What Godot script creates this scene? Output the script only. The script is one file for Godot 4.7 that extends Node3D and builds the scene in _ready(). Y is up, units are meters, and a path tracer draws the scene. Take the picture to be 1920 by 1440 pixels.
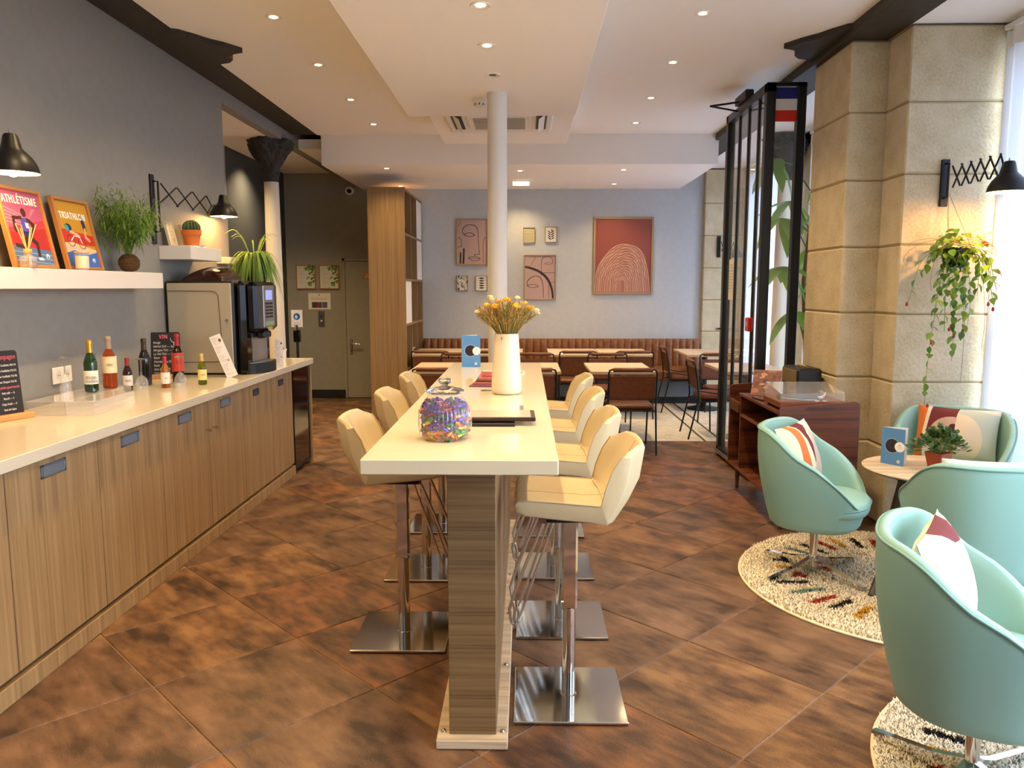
extends Node3D

# ---------------------------------------------------------------- mesh builder
class Mb:
	var v := PackedVector3Array()
	var n := PackedVector3Array()
	var uv := PackedVector2Array()
	var c := PackedColorArray()
	var xf := Transform3D()
	var col := Color.WHITE

	func tri(a: Vector3, b: Vector3, d: Vector3, na: Vector3, nb: Vector3, nd: Vector3, ua := Vector2.ZERO, ub := Vector2.ZERO, ud := Vector2.ZERO) -> void:
		var flip := (b - a).cross(d - a).dot(na + nb + nd) > 0.0
		var bs := xf.basis
		if bs.determinant() < 0.0: flip = not flip
		v.append(xf * a); n.append((bs * na).normalized()); uv.append(ua); c.append(col)
		if flip:
			v.append(xf * d); n.append((bs * nd).normalized()); uv.append(ud); c.append(col)
			v.append(xf * b); n.append((bs * nb).normalized()); uv.append(ub); c.append(col)
		else:
			v.append(xf * b); n.append((bs * nb).normalized()); uv.append(ub); c.append(col)
			v.append(xf * d); n.append((bs * nd).normalized()); uv.append(ud); c.append(col)

	func quad(a: Vector3, b: Vector3, d: Vector3, e: Vector3, nn: Vector3) -> Mb:
		tri(a, b, d, nn, nn, nn, Vector2(0, 1), Vector2(1, 1), Vector2(1, 0))
		tri(a, d, e, nn, nn, nn, Vector2(0, 1), Vector2(1, 0), Vector2(0, 0))
		return self

	func box(at: Vector3, s: Vector3, r := 0.0) -> Mb:
		var h := s * 0.5
		r = minf(r, minf(h.x, minf(h.y, h.z)) * 0.95)
		for ax in 3:
			for sg in [-1.0, 1.0]:
				var nn := Vector3.ZERO; nn[ax] = sg
				var b := (ax + 1) % 3
				var d := (ax + 2) % 3
				var q := []
				for k in [[-1, -1], [1, -1], [1, 1], [-1, 1]]:
					var p := Vector3.ZERO
					p[ax] = sg * h[ax]; p[b] = k[0] * (h[b] - r); p[d] = k[1] * (h[d] - r)
					q.append(at + p)
				quad(q[0], q[1], q[2], q[3], nn)
		if r > 0.0:
			for ax in 3:
				var b := (ax + 1) % 3
				var d := (ax + 2) % 3
				for sb in [-1.0, 1.0]:
					for sd in [-1.0, 1.0]:
						var p1 := Vector3.ZERO; var p2 := Vector3.ZERO
						p1[b] = sb * h[b]; p1[d] = sd * (h[d] - r)
						p2[b] = sb * (h[b] - r); p2[d] = sd * h[d]
						var n1 := Vector3.ZERO; n1[b] = sb; n1[d] = sd
						var e := Vector3.ZERO; e[ax] = h[ax] - r
						quad(at + p1 - e, at + p2 - e, at + p2 + e, at + p1 + e, n1.normalized())
			for sx in [-1.0, 1.0]:
				for sy in [-1.0, 1.0]:
					for sz in [-1.0, 1.0]:
						var k := Vector3(sx, sy, sz)
						var nn := k.normalized()
						tri(at + k * Vector3(h.x, h.y - r, h.z - r), at + k * Vector3(h.x - r, h.y, h.z - r), at + k * Vector3(h.x - r, h.y - r, h.z), nn, nn, nn)
		return self

	# box given by its two corners
	func bx(a: Vector3, b: Vector3, r := 0.0) -> Mb:
		return box((a + b) * 0.5, (b - a).abs(), r)

	func lathe(prof: Array, seg := 24, at := Vector3.ZERO, rib := 0.0, ribs := 0) -> Mb:
		var m := prof.size()
		var sn := []
		for i in m - 1:
			var d: Vector2 = prof[i + 1] - prof[i]
			sn.append(Vector2(d.y, -d.x).normalized())
		for i in m - 1:
			var na: Vector2 = sn[i]
			var nb: Vector2 = sn[i]
			if i > 0 and sn[i].dot(sn[i - 1]) > 0.7: na = (sn[i] + sn[i - 1]).normalized()
			if i < m - 2 and sn[i].dot(sn[i + 1]) > 0.7: nb = (sn[i] + sn[i + 1]).normalized()
			for k in seg:
				var t0 := TAU * k / seg
				var t1 := TAU * (k + 1) / seg
				var f0 := 1.0 + (rib * cos(t0 * ribs) if ribs > 0 else 0.0)
				var f1 := 1.0 + (rib * cos(t1 * ribs) if ribs > 0 else 0.0)
				var d0 := Vector3(cos(t0), 0, sin(t0))
				var d1 := Vector3(cos(t1), 0, sin(t1))
				var e0 := d0; var e1 := d1
				if ribs > 0:
					e0 = (d0 + Vector3(-sin(t0), 0, cos(t0)) * rib * ribs * sin(t0 * ribs)).normalized()
					e1 = (d1 + Vector3(-sin(t1), 0, cos(t1)) * rib * ribs * sin(t1 * ribs)).normalized()
				var pa: Vector2 = prof[i]
				var pb: Vector2 = prof[i + 1]
				var A := at + d0 * pa.x * f0 + Vector3.UP * pa.y
				var B := at + d1 * pa.x * f1 + Vector3.UP * pa.y
				var C := at + d1 * pb.x * f1 + Vector3.UP * pb.y
				var D := at + d0 * pb.x * f0 + Vector3.UP * pb.y
				var nA := e0 * na.x + Vector3.UP * na.y
				var nB := e1 * na.x + Vector3.UP * na.y
				var nC := e1 * nb.x + Vector3.UP * nb.y
				var nD := e0 * nb.x + Vector3.UP * nb.y
				var u0 := float(k) / seg
				var u1 := float(k + 1) / seg
				var v0 := 1.0 - float(i) / (m - 1)
				var v1 := 1.0 - float(i + 1) / (m - 1)
				if pa.x > 1e-6: tri(A, B, C, nA, nB, nC, Vector2(u0, v0), Vector2(u1, v0), Vector2(u1, v1))
				if pb.x > 1e-6: tri(A, C, D, nA, nC, nD, Vector2(u0, v0), Vector2(u1, v1), Vector2(u0, v1))
		return self

	func cyl(at: Vector3, r: float, h: float, seg := 20, bev := 0.0) -> Mb:
		if bev > 0.0:
			return lathe([Vector2(0, 0), Vector2(r - bev, 0), Vector2(r, bev), Vector2(r, h - bev), Vector2(r - bev, h), Vector2(0, h)], seg, at)
		return lathe([Vector2(0, 0), Vector2(r, 0), Vector2(r, h), Vector2(0, h)], seg, at)

	func tube(path: Array, r, seg := 8, caps := true) -> Mb:
		var m := path.size()
		var T := []
		for i in m:
			var a: Vector3 = path[maxi(i - 1, 0)]
			var b: Vector3 = path[mini(i + 1, m - 1)]
			T.append((b - a).normalized())
		var t0: Vector3 = T[0]
		var N := t0.cross(Vector3.UP if absf(t0.y) < 0.9 else Vector3.RIGHT).normalized()
		var rings := []
		for i in m:
			var t: Vector3 = T[i]
			N = (N - t * N.dot(t)).normalized()
			var Bn := t.cross(N)
			var rr: float = r[i] if r is Array else r
			var ring := []
			for k in seg:
				var a := TAU * k / seg
				var d := N * cos(a) + Bn * sin(a)
				ring.append([path[i] + d * rr, d])
			rings.append(ring)
		for i in m - 1:
			for k in seg:
				var a = rings[i][k]; var b = rings[i][(k + 1) % seg]
				var d = rings[i + 1][(k + 1) % seg]; var e = rings[i + 1][k]
				tri(a[0], b[0], d[0], a[1], b[1], d[1])
				tri(a[0], d[0], e[0], a[1], d[1], e[1])
		if caps:
			for i in [0, m - 1]:
				var nn: Vector3 = T[i] * (-1.0 if i == 0 else 1.0)
				for k in range(1, seg - 1):
					tri(rings[i][0][0], rings[i][k][0], rings[i][k + 1][0], nn, nn, nn)
		return self

	# rows of points; smooth normals. out: a point inside, so that normals point away from it (or null: by order)
	func grid(P: Array, closed := false, flip := false) -> Mb:
		var R := P.size()
		var C: int = P[0].size()
		var NN := []
		for i in R:
			var row := PackedVector3Array()
			for j in C:
				var jm := (j - 1 + C) % C if closed else maxi(j - 1, 0)
				var jp := (j + 1) % C if closed else mini(j + 1, C - 1)
				var du: Vector3 = P[i][jp] - P[i][jm]
				var dv: Vector3 = P[mini(i + 1, R - 1)][j] - P[maxi(i - 1, 0)][j]
				if du.length() < 1e-7:
					var k := i + 1 if i == 0 else i - 1
					du = P[k][jp] - P[k][jm]
				var q := du.cross(dv)
				row.append((-q if flip else q).normalized())
			NN.append(row)
		var last := C if closed else C - 1
		for i in R - 1:
			for j in last:
				var k := (j + 1) % C
				var u0 := float(j) / last; var u1 := float(j + 1) / last
				var v0 := float(i) / (R - 1); var v1 := float(i + 1) / (R - 1)
				tri(P[i][j], P[i][k], P[i + 1][k], NN[i][j], NN[i][k], NN[i + 1][k], Vector2(u0, v0), Vector2(u1, v0), Vector2(u1, v1))
				tri(P[i][j], P[i + 1][k], P[i + 1][j], NN[i][j], NN[i + 1][k], NN[i + 1][j], Vector2(u0, v0), Vector2(u1, v1), Vector2(u0, v1))
		return self

	# outline in x, y; from z = 0 to z = h
	func prism(poly: PackedVector2Array, h: float) -> Mb:
		var t := Geometry2D.triangulate_polygon(poly)
		for k in range(0, t.size(), 3):
			for e in [0.0, h]:
				var nn := Vector3(0, 0, 1.0 if (e == h) == (h > 0.0) else -1.0)
				var q := []
				for j in 3: q.append(Vector3(poly[t[k + j]].x, poly[t[k + j]].y, e))
				tri(q[0], q[1], q[2], nn, nn, nn)
		var cw := Geometry2D.is_polygon_clockwise(poly)
		for i in poly.size():
			var a := poly[i]
			var b := poly[(i + 1) % poly.size()]
			var d := (b - a).normalized()
			var nn := Vector3(d.y, -d.x, 0) * (-1.0 if cw else 1.0)
			quad(Vector3(a.x, a.y, 0), Vector3(b.x, b.y, 0), Vector3(b.x, b.y, h), Vector3(a.x, a.y, h), nn)
		return self

	func mesh() -> ArrayMesh:
		var a := []
		a.resize(Mesh.ARRAY_MAX)
		a[Mesh.ARRAY_VERTEX] = v
		a[Mesh.ARRAY_NORMAL] = n
		a[Mesh.ARRAY_TEX_UV] = uv
		a[Mesh.ARRAY_COLOR] = c
		var m := ArrayMesh.new()
		m.add_surface_from_arrays(Mesh.PRIMITIVE_TRIANGLES, a)
		return m

# ---------------------------------------------------------------- scene helpers
var taken := {}
var mat := {}
var rng := RandomNumberGenerator.new()

func numbered(called: String) -> String:
	var k: int = taken.get(called, 0)
	taken[called] = k + 1
	return called if k == 0 else "%s_%03d" % [called, k]

func tag(o: Node, label: String, category: String, group := "") -> void:
	o.set_meta("label", label); o.set_meta("category", category)
	if group: o.set_meta("group", group)

func thing(called: String, label: String, category: String, at := Vector3.ZERO, turn := 0.0, group := "") -> Node3D:
	var o := Node3D.new()
	o.name = numbered(called)
	add_child(o)
	o.position = at; o.rotation.y = turn
	tag(o, label, category, group)
	return o

func part(parent: Node, called: String, b, m: Material, at := Vector3.ZERO, turn := Vector3.ZERO) -> MeshInstance3D:
	var o := MeshInstance3D.new()
	o.name = called
	o.mesh = b.mesh() if b is Mb else b
	o.material_override = m
	o.position = at; o.rotation = turn
	o.cast_shadow = GeometryInstance3D.SHADOW_CASTING_SETTING_ON
	parent.add_child(o, true)
	return o

func one(called: String, b, m: Material, label: String, category: String, at := Vector3.ZERO, turn := 0.0, group := "") -> MeshInstance3D:
	var o := MeshInstance3D.new()
	o.name = numbered(called)
	o.mesh = b.mesh() if b is Mb else b
	o.material_override = m
	add_child(o)
	o.position = at; o.rotation.y = turn
	tag(o, label, category, group)
	return o

func struct(called: String, b, m: Material, at := Vector3.ZERO) -> MeshInstance3D:
	var o := MeshInstance3D.new()
	o.name = numbered(called)
	o.mesh = b.mesh() if b is Mb else b
	o.material_override = m
	add_child(o)
	o.position = at
	o.set_meta("kind", "structure")
	return o

func copy(o: Node3D, at: Vector3, turn: float, label: String) -> Node3D:
	var c: Node3D = o.duplicate()
	var base := String(o.name)
	c.name = numbered(base)
	add_child(c)
	c.position = at; c.rotation.y = turn
	c.set_meta("label", label)
	return c

func rgb(r: int, g: int, b: int) -> Color:
	return Color8(r, g, b)

func M(c: Color, rough := 0.6, metal := 0.0, spec := 0.5) -> StandardMaterial3D:
	var m := StandardMaterial3D.new()
	m.albedo_color = c; m.roughness = rough; m.metallic = metal; m.metallic_specular = spec
	return m

func tri_tex(m: StandardMaterial3D, t: Texture2D, s: Vector3, world := true) -> StandardMaterial3D:
	m.albedo_texture = t; m.albedo_color = Color.WHITE
	m.uv1_triplanar = true; m.uv1_world_triplanar = world
	m.uv1_scale = s; m.uv1_triplanar_sharpness = 8.0
	return m

func relief(m: StandardMaterial3D, t: Texture2D, cm: float) -> StandardMaterial3D:
	m.heightmap_enabled = true; m.heightmap_texture = t; m.heightmap_scale = cm
	return m

func noise(seed_: int, freq: float, oct := 4) -> FastNoiseLite:
	var f := FastNoiseLite.new()
	f.seed = seed_; f.frequency = freq; f.fractal_octaves = oct
	f.noise_type = FastNoiseLite.TYPE_SIMPLEX_SMOOTH
	return f

func gray(seed_: int, freq: float, w: int, h: int, W: int, H: int, oct := 4) -> PackedByteArray:
	var im := noise(seed_, freq, oct).get_seamless_image(w, h)
	im.convert(Image.FORMAT_L8)
	if w != W or h != H: im.resize(W, H, Image.INTERPOLATE_CUBIC)
	return im.get_data()

func ramp(c: Array, t: float) -> Color:
	t = clampf(t, 0.0, 0.9999) * (c.size() - 1)
	var i := int(t)
	return c[i].lerp(c[i + 1], t - i)

func to_tex(w: int, h: int, data: PackedByteArray) -> ImageTexture:
	return ImageTexture.create_from_image(Image.create_from_data(w, h, false, Image.FORMAT_RGB8, data))

# streaks run along v
func wood_tex(colors: Array, s: int, fine := 0.35, coarse := 0.65) -> ImageTexture:
	var W := 512
	var a := gray(s, 0.05, 512, 16, W, W, 3)
	var b := gray(s + 1, 0.012, 512, 48, W, W, 3)
	var d := gray(s + 2, 0.15, 512, 40, W, W, 2)
	var o := PackedByteArray(); o.resize(W * W * 3)
	var lut := []
	for i in 256: lut.append(ramp(colors, (i / 255.0 - 0.5) * 1.25 + 0.5))
	for i in W * W:
		var t := a[i] * fine + b[i] * coarse + (d[i] - 128) * 0.22
		var k: Color = lut[clampi(int(t), 0, 255)]
		o[i * 3] = int(k.r * 255); o[i * 3 + 1] = int(k.g * 255); o[i * 3 + 2] = int(k.b * 255)
	return to_tex(W, W, o)

func blotch_tex(colors: Array, s: int, f1: float, f2: float, stretch := 1, mixf := 0.5) -> ImageTexture:
	var W := 512
	var a := gray(s, f1, W, W / stretch, W, W, 5)
	var b := gray(s + 1, f2, W, W / stretch, W, W, 4)
	var o := PackedByteArray(); o.resize(W * W * 3)
	var lut := []
	for i in 256: lut.append(ramp(colors, (i / 255.0 - 0.5) * 1.35 + 0.5))
	for i in W * W:
		var k: Color = lut[clampi(int(a[i] * mixf + b[i] * (1.0 - mixf)), 0, 255)]
		o[i * 3] = int(k.r * 255); o[i * 3 + 1] = int(k.g * 255); o[i * 3 + 2] = int(k.b * 255)
	return to_tex(W, W, o)

func noise_tex(s: int, freq: float, w := 256) -> ImageTexture:
	var im := noise(s, freq, 4).get_seamless_image(w, w)
	im.convert(Image.FORMAT_L8)
	return ImageTexture.create_from_image(im)

# ---- painting flat print
func canvas(w: int, h: int, c: Color) -> Image:
	var im := Image.create(w, h, false, Image.FORMAT_RGB8)
	im.fill(c)
	return im

func p_poly(im: Image, pts: Array, c: Color) -> void:
	var w := im.get_width(); var h := im.get_height()
	var lo := h; var hi := 0
	for p in pts:
		lo = mini(lo, int(floor(p.y * h))); hi = maxi(hi, int(ceil(p.y * h)))
	for y in range(maxi(lo, 0), mini(hi, h)):
		var xs := []
		var yy := (y + 0.5) / h
		for i in pts.size():
			var a: Vector2 = pts[i]
			var b: Vector2 = pts[(i + 1) % pts.size()]
			if (a.y <= yy) != (b.y <= yy):
				xs.append(a.x + (yy - a.y) / (b.y - a.y) * (b.x - a.x))
		xs.sort()
		for k in range(0, xs.size() - 1, 2):
			var x0 := clampi(int(round(xs[k] * w)), 0, w)
			var x1 := clampi(int(round(xs[k + 1] * w)), 0, w)
			if x1 > x0: im.fill_rect(Rect2i(x0, y, x1 - x0, 1), c)

func p_ell(im: Image, x: float, y: float, rx: float, ry: float, c: Color, turn := 0.0) -> void:
	var q := []
	for i in 40:
		var a := TAU * i / 40
		q.append(Vector2(x, y) + Vector2(rx * cos(a), ry * sin(a) * im.get_width() / im.get_height()).rotated(turn))
	p_poly(im, q, c)

# wd is the line's width in parts of the image's width
func p_line(im: Image, pts: Array, wd: float, c: Color) -> void:
	var w := float(im.get_width()); var h := float(im.get_height())
	for i in pts.size() - 1:
		var a: Vector2 = pts[i] * Vector2(w, h)
		var b: Vector2 = pts[i + 1] * Vector2(w, h)
		var s := int(maxf(1, a.distance_to(b)))
		var k := maxi(1, int(round(wd * w)))
		for j in s + 1:
			var p := a.lerp(b, float(j) / s)
			im.fill_rect(Rect2i(int(p.x) - k / 2, int(p.y) - k / 2, k, k), c)

func bez(a: Vector2, b: Vector2, d: Vector2, e: Vector2, s := 24) -> Array:
	var o := []
	for i in s + 1: o.append(a.bezier_interpolate(b, d, e, float(i) / s))
	return o

func printed(im: Image, rough := 0.5) -> StandardMaterial3D:
	var m := M(Color.WHITE, rough)
	m.albedo_texture = ImageTexture.create_from_image(im)
	m.texture_repeat = false
	return m

# a sheet facing +z with its print's uv, w by h, its centre at the origin
func sheet(w: float, h: float, z := 0.0) -> Mb:
	var b := Mb.new()
	b.quad(Vector3(-w / 2, -h / 2, z), Vector3(w / 2, -h / 2, z), Vector3(w / 2, h / 2, z), Vector3(-w / 2, h / 2, z), Vector3.BACK)
	return b

func lettering(parent: Node, s: String, size: float, m: Material, at: Vector3, turn := Vector3.ZERO, bold := false, serif := false, align := HORIZONTAL_ALIGNMENT_CENTER, squeeze := 1.0) -> MeshInstance3D:
	var t := TextMesh.new()
	var f := SystemFont.new()
	f.font_names = PackedStringArray(["Droid Serif" if serif else "Droid Sans"])
	if bold: f.font_weight = 700
	t.font = f
	t.text = s; t.font_size = 32; t.pixel_size = size / 32.0; t.depth = 0.0006
	t.horizontal_alignment = align
	t.vertical_alignment = VERTICAL_ALIGNMENT_CENTER
	t.curve_step = 4.0
	var o := MeshInstance3D.new()
	o.name = "lettering"; o.mesh = t; o.material_override = m
	o.position = at; o.rotation = turn; o.scale.x = squeeze
	parent.add_child(o, true)
	return o

func rot_y(d: float) -> Transform3D:
	return Transform3D(Basis(Vector3.UP, d), Vector3.ZERO)

func sph(r: float, seg := 16, rows := 8, sy := 1.0, lo := -1.0) -> Array:
	var o := []
	for i in rows + 1:
		var a := lerpf(lo, 1.0, float(i) / rows) * PI / 2
		o.append(Vector2(maxf(r * cos(a), 0.0 if absf(a) > 1.57 else 0.0001), r * sin(a) * sy))
	return o

# ---------------------------------------------------------------- light
const WARM := Color(1.0, 0.85, 0.62)
const SPOT := 1.25
const SKY := 8.5
const EXPOSURE := 1.8

func downlight(x: float, y: float, z: float, label: String, group: String, lit := true, energy := SPOT) -> void:
	var o := thing("ceiling_downlight", label, "downlight", Vector3(x, y, z), 0.0, group)
	if not mat.has("dl_ring"):
		mat.dl_ring = Mb.new().lathe([Vector2(0.034, 0.012), Vector2(0.036, -0.002), Vector2(0.048, -0.004), Vector2(0.051, 0.0), Vector2(0.051, 0.004)], 24).mesh()
		mat.dl_cup = Mb.new().lathe([Vector2(0.0, 0.006), Vector2(0.028, 0.006), Vector2(0.035, -0.001)], 20).mesh()
		mat.dl_bulb = Mb.new().lathe([Vector2(0.026, 0.004), Vector2(0.024, -0.002), Vector2(0.0, -0.004)], 20).mesh()
	part(o, "trim_ring", mat.dl_ring, mat.white_gloss)
	part(o, "reflector", mat.dl_cup, mat.chrome)
	part(o, "bulb", mat.dl_bulb, mat.glow if lit else mat.lens)
	if lit:
		var l := SpotLight3D.new()
		l.name = "downlight_beam"
		o.add_child(l, true)
		l.position = Vector3(0, -0.012, 0); l.rotation.x = -PI / 2
		l.light_color = WARM; l.light_energy = energy
		l.spot_angle = 62.0; l.spot_angle_attenuation = 0.9; l.spot_range = 14.0; l.spot_attenuation = 2.0
		l.light_size = 0.03; l.shadow_enabled = true

func make_materials() -> void:
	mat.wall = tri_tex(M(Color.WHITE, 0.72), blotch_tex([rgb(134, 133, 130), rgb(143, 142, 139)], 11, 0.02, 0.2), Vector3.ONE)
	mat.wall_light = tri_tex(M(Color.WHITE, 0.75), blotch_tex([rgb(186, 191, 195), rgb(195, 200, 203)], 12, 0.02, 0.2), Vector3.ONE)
	mat.wall_olive = tri_tex(M(Color.WHITE, 0.75), blotch_tex([rgb(140, 137, 125), rgb(150, 147, 135)], 13, 0.02, 0.2), Vector3.ONE)
	mat.wall_dark = M(rgb(62, 67, 74), 0.7)
	mat.ceiling = M(rgb(247, 244, 239), 0.85)
	mat.beam = tri_tex(M(Color.WHITE, 0.6), blotch_tex([rgb(30, 28, 26), rgb(52, 47, 40), rgb(36, 34, 32)], 21, 0.012, 0.05), Vector3.ONE)
	mat.capital = relief(M(rgb(50, 52, 55), 0.55), noise_tex(31, 0.03), 2.5)
	mat.capital.uv1_triplanar = true
	mat.capital.uv1_scale = Vector3(3, 3, 3)
	mat.stone = tri_tex(M(Color.WHITE, 0.85), blotch_tex([rgb(184, 168, 134), rgb(202, 188, 156), rgb(212, 200, 172)], 41, 0.008, 0.09), Vector3.ONE)
	mat.stone = relief(mat.stone, noise_tex(42, 0.12), 0.25)
	mat.stone_joint = M(rgb(150, 134, 100), 0.9)
	mat.oak = tri_tex(M(Color.WHITE, 0.5), wood_tex([rgb(138, 111, 76), rgb(160, 130, 91), rgb(174, 144, 103), rgb(188, 159, 119)], 51, 0.5, 0.4), Vector3(2.2, 0.7, 2.2))
	mat.oak_flat = tri_tex(M(Color.WHITE, 0.5), rotated(wood_tex([rgb(94, 71, 42), rgb(118, 92, 58), rgb(130, 103, 67), rgb(142, 115, 78)], 55, 0.5, 0.4)), Vector3(0.9, 3.4, 0.9))
	mat.oak_top = tri_tex(M(Color.WHITE, 0.45), rotated(wood_tex([rgb(170, 148, 118), rgb(196, 175, 146), rgb(210, 191, 164), rgb(220, 203, 178)], 58)), Vector3(1.1, 2.2, 2.2))
	mat.oak_shelf = tri_tex(M(Color.WHITE, 0.55), wood_tex([rgb(120, 95, 62), rgb(142, 114, 77), rgb(154, 125, 86), rgb(166, 138, 98)], 61, 0.5, 0.4), Vector3(3.0, 0.6, 3.0))
	mat.walnut = tri_tex(M(Color.WHITE, 0.4), rotated(wood_tex([rgb(52, 24, 14), rgb(84, 42, 24), rgb(104, 55, 31), rgb(116, 64, 38)], 64)), Vector3(1.4, 2.5, 1.4))
	mat.pale_wood = M(rgb(205, 150, 90), 0.55)
	mat.frame_wood = M(rgb(166, 116, 64), 0.5)
	mat.frame_pale = M(rgb(166, 140, 104), 0.5)
	mat.white_gloss = M(rgb(240, 236, 228), 0.25)
	mat.worktop = M(rgb(218, 207, 184), 0.09)
	mat.worktop_edge = mat.worktop
	mat.table_white = M(rgb(222, 211, 184), 0.07)
	mat.shelf_white = M(rgb(222, 217, 210), 0.35)
	mat.white = M(rgb(236, 234, 230), 0.6)
	mat.paper = M(rgb(214, 211, 204), 0.7)
	mat.chrome = M(rgb(214, 214, 212), 0.06, 1.0)
	mat.steel = M(rgb(165, 167, 170), 0.3, 1.0)
	mat.steel_plate = M(rgb(200, 200, 198), 0.09, 1.0)
	mat.handle_steel = M(rgb(132, 142, 156), 0.38, 0.7)
	mat.handle_dark = M(rgb(60, 62, 66), 0.5, 0.4)
	mat.black = M(rgb(20, 20, 21), 0.45)
	mat.black_metal = M(rgb(24, 25, 27), 0.4, 0.3)
	mat.black_gloss = M(rgb(12, 12, 13), 0.08)
	mat.brown_gloss = M(rgb(42, 22, 16), 0.08)
	mat.plinth_black = M(rgb(22, 23, 25), 0.5)
	mat.lens = M(rgb(60, 58, 55), 0.3)
	mat.glow = M(rgb(255, 240, 210), 0.5)
	mat.glow.emission_enabled = true; mat.glow.emission = Color(1.0, 0.86, 0.62); mat.glow.emission_energy_multiplier = 6.0
	mat.bulb_glow = M(rgb(255, 236, 200), 0.5)
	mat.bulb_glow.emission_enabled = true; mat.bulb_glow.emission = Color(1.0, 0.80, 0.50); mat.bulb_glow.emission_energy_multiplier = 7.0
	mat.sign_glow = M(rgb(255, 250, 230), 0.5)
	mat.sign_glow.emission_enabled = true; mat.sign_glow.emission = Color(1.0, 0.95, 0.80); mat.sign_glow.emission_energy_multiplier = 1.4
	mat.pane = StandardMaterial3D.new()
	mat.pane.transparency = BaseMaterial3D.TRANSPARENCY_ALPHA
	mat.pane.albedo_color = Color(0.80, 0.90, 0.98, 0.10); mat.pane.roughness = 0.02
	mat.acrylic = StandardMaterial3D.new()
	mat.acrylic.transparency = BaseMaterial3D.TRANSPARENCY_ALPHA
	mat.acrylic.albedo_color = Color(0.96, 0.96, 0.95, 0.2); mat.acrylic.roughness = 0.04
	mat.glass = StandardMaterial3D.new()
	mat.glass.transparency = BaseMaterial3D.TRANSPARENCY_ALPHA
	mat.glass.albedo_color = Color(0.97, 0.98, 0.98, 0.0); mat.glass.roughness = 0.0
	mat.glass.refraction_enabled = true; mat.glass.refraction_scale = 0.045
	mat.thin_glass = StandardMaterial3D.new()
	mat.thin_glass.transparency = BaseMaterial3D.TRANSPARENCY_ALPHA
	mat.thin_glass.albedo_color = Color(0.93, 0.94, 0.95, 0.15); mat.thin_glass.roughness = 0.02
	mat.jar_glass = StandardMaterial3D.new()
	mat.jar_glass.transparency = BaseMaterial3D.TRANSPARENCY_ALPHA
	mat.jar_glass.albedo_color = Color(0.95, 0.95, 0.94, 0.09); mat.jar_glass.roughness = 0.015
	mat.turquoise = relief(M(rgb(138, 184, 178), 0.5), noise_tex(81, 0.2), 0.03)
	mat.turquoise.uv1_triplanar = true
	mat.turquoise.uv1_scale = Vector3(8, 8, 8)
	mat.piping = M(rgb(118, 162, 156), 0.5)
	mat.stool_leather = relief(M(rgb(200, 182, 144), 0.5), noise_tex(82, 0.2), 0.03)
	mat.stool_leather.uv1_triplanar = true
	mat.stool_leather.uv1_scale = Vector3(8, 8, 8)
	mat.stool_seam = M(rgb(184, 166, 128), 0.6)
	mat.tan_leather = tri_tex(M(Color.WHITE, 0.38), blotch_tex([rgb(98, 60, 30), rgb(132, 84, 46), rgb(152, 102, 60)], 83, 0.012, 0.06), Vector3(2, 2, 2))
	mat.brown_leather = tri_tex(M(Color.WHITE, 0.45), blotch_tex([rgb(84, 44, 24), rgb(104, 57, 31), rgb(118, 68, 40)], 85, 0.012, 0.06), Vector3(3, 3, 3))
	mat.terracotta = M(rgb(214, 116, 44), 0.7)
	mat.rust_pot = M(rgb(150, 66, 32), 0.6)
	mat.leaf = leafy(rgb(86, 128, 46), rgb(120, 150, 50))
	mat.leaf_dark = leafy(rgb(58, 96, 48), rgb(80, 110, 40))
	mat.leaf_bright = leafy(rgb(104, 140, 50), rgb(110, 130, 50))
	mat.leaf_yellow = leafy(rgb(182, 186, 70), rgb(190, 190, 70))
	mat.leaf_grey = leafy(rgb(70, 100, 62), rgb(60, 80, 40))
	mat.leaf_red = leafy(rgb(176, 76, 48), rgb(160, 60, 40))
	mat.stem = M(rgb(120, 100, 60), 0.8)
	mat.stem_green = M(rgb(104, 124, 56), 0.8)
	mat.moss = relief(M(rgb(88, 62, 30), 0.95), noise_tex(91, 0.08), 1.5)
	mat.moss.uv1_triplanar = true
	mat.moss.uv1_scale = Vector3(6, 6, 6)
	mat.print_black = M(rgb(24, 22, 26), 0.6)
	mat.print_white = M(rgb(240, 238, 232), 0.6)
	mat.slat = M(rgb(176, 172, 160), 0.6)
	mat.slate = M(rgb(34, 32, 33), 0.75)
	mat.ceramic = M(rgb(224, 214, 190), 0.18)

func leafy(c: Color, b: Color) -> StandardMaterial3D:
	var m := M(c, 0.5)
	m.backlight_enabled = true; m.backlight = b
	return m

func rotated(t: ImageTexture) -> ImageTexture:
	var im := t.get_image()
	im.rotate_90(CLOCKWISE)
	return ImageTexture.create_from_image(im)

func set_camera_and_light() -> void:
	var cam := Camera3D.new()
	cam.name = "camera"
	add_child(cam)
	cam.position = Vector3(0, 1.55, 0)
	cam.rotation = Vector3(deg_to_rad(-7.043), deg_to_rad(1.009), 0)
	cam.fov = 52.34
	cam.near = 0.05; cam.far = 200.0
	cam.current = true
	var we := WorldEnvironment.new()
	we.name = "environment"
	var e := Environment.new()
	e.background_mode = Environment.BG_SKY
	var sm := ProceduralSkyMaterial.new()
	sm.sky_top_color = Color(0.84, 0.91, 1.0); sm.sky_horizon_color = Color(0.93, 0.96, 1.0)
	sm.ground_bottom_color = Color(0.50, 0.50, 0.50); sm.ground_horizon_color = Color(0.70, 0.72, 0.74)
	sm.sun_angle_max = 1.0
	e.sky = Sky.new()
	e.sky.sky_material = sm
	e.background_energy_multiplier = SKY
	e.tonemap_mode = Environment.TONE_MAPPER_LINEAR
	e.tonemap_exposure = EXPOSURE
	e.sdfgi_enabled = true; e.ssao_enabled = true; e.ssil_enabled = true
	we.environment = e
	add_child(we)

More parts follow.
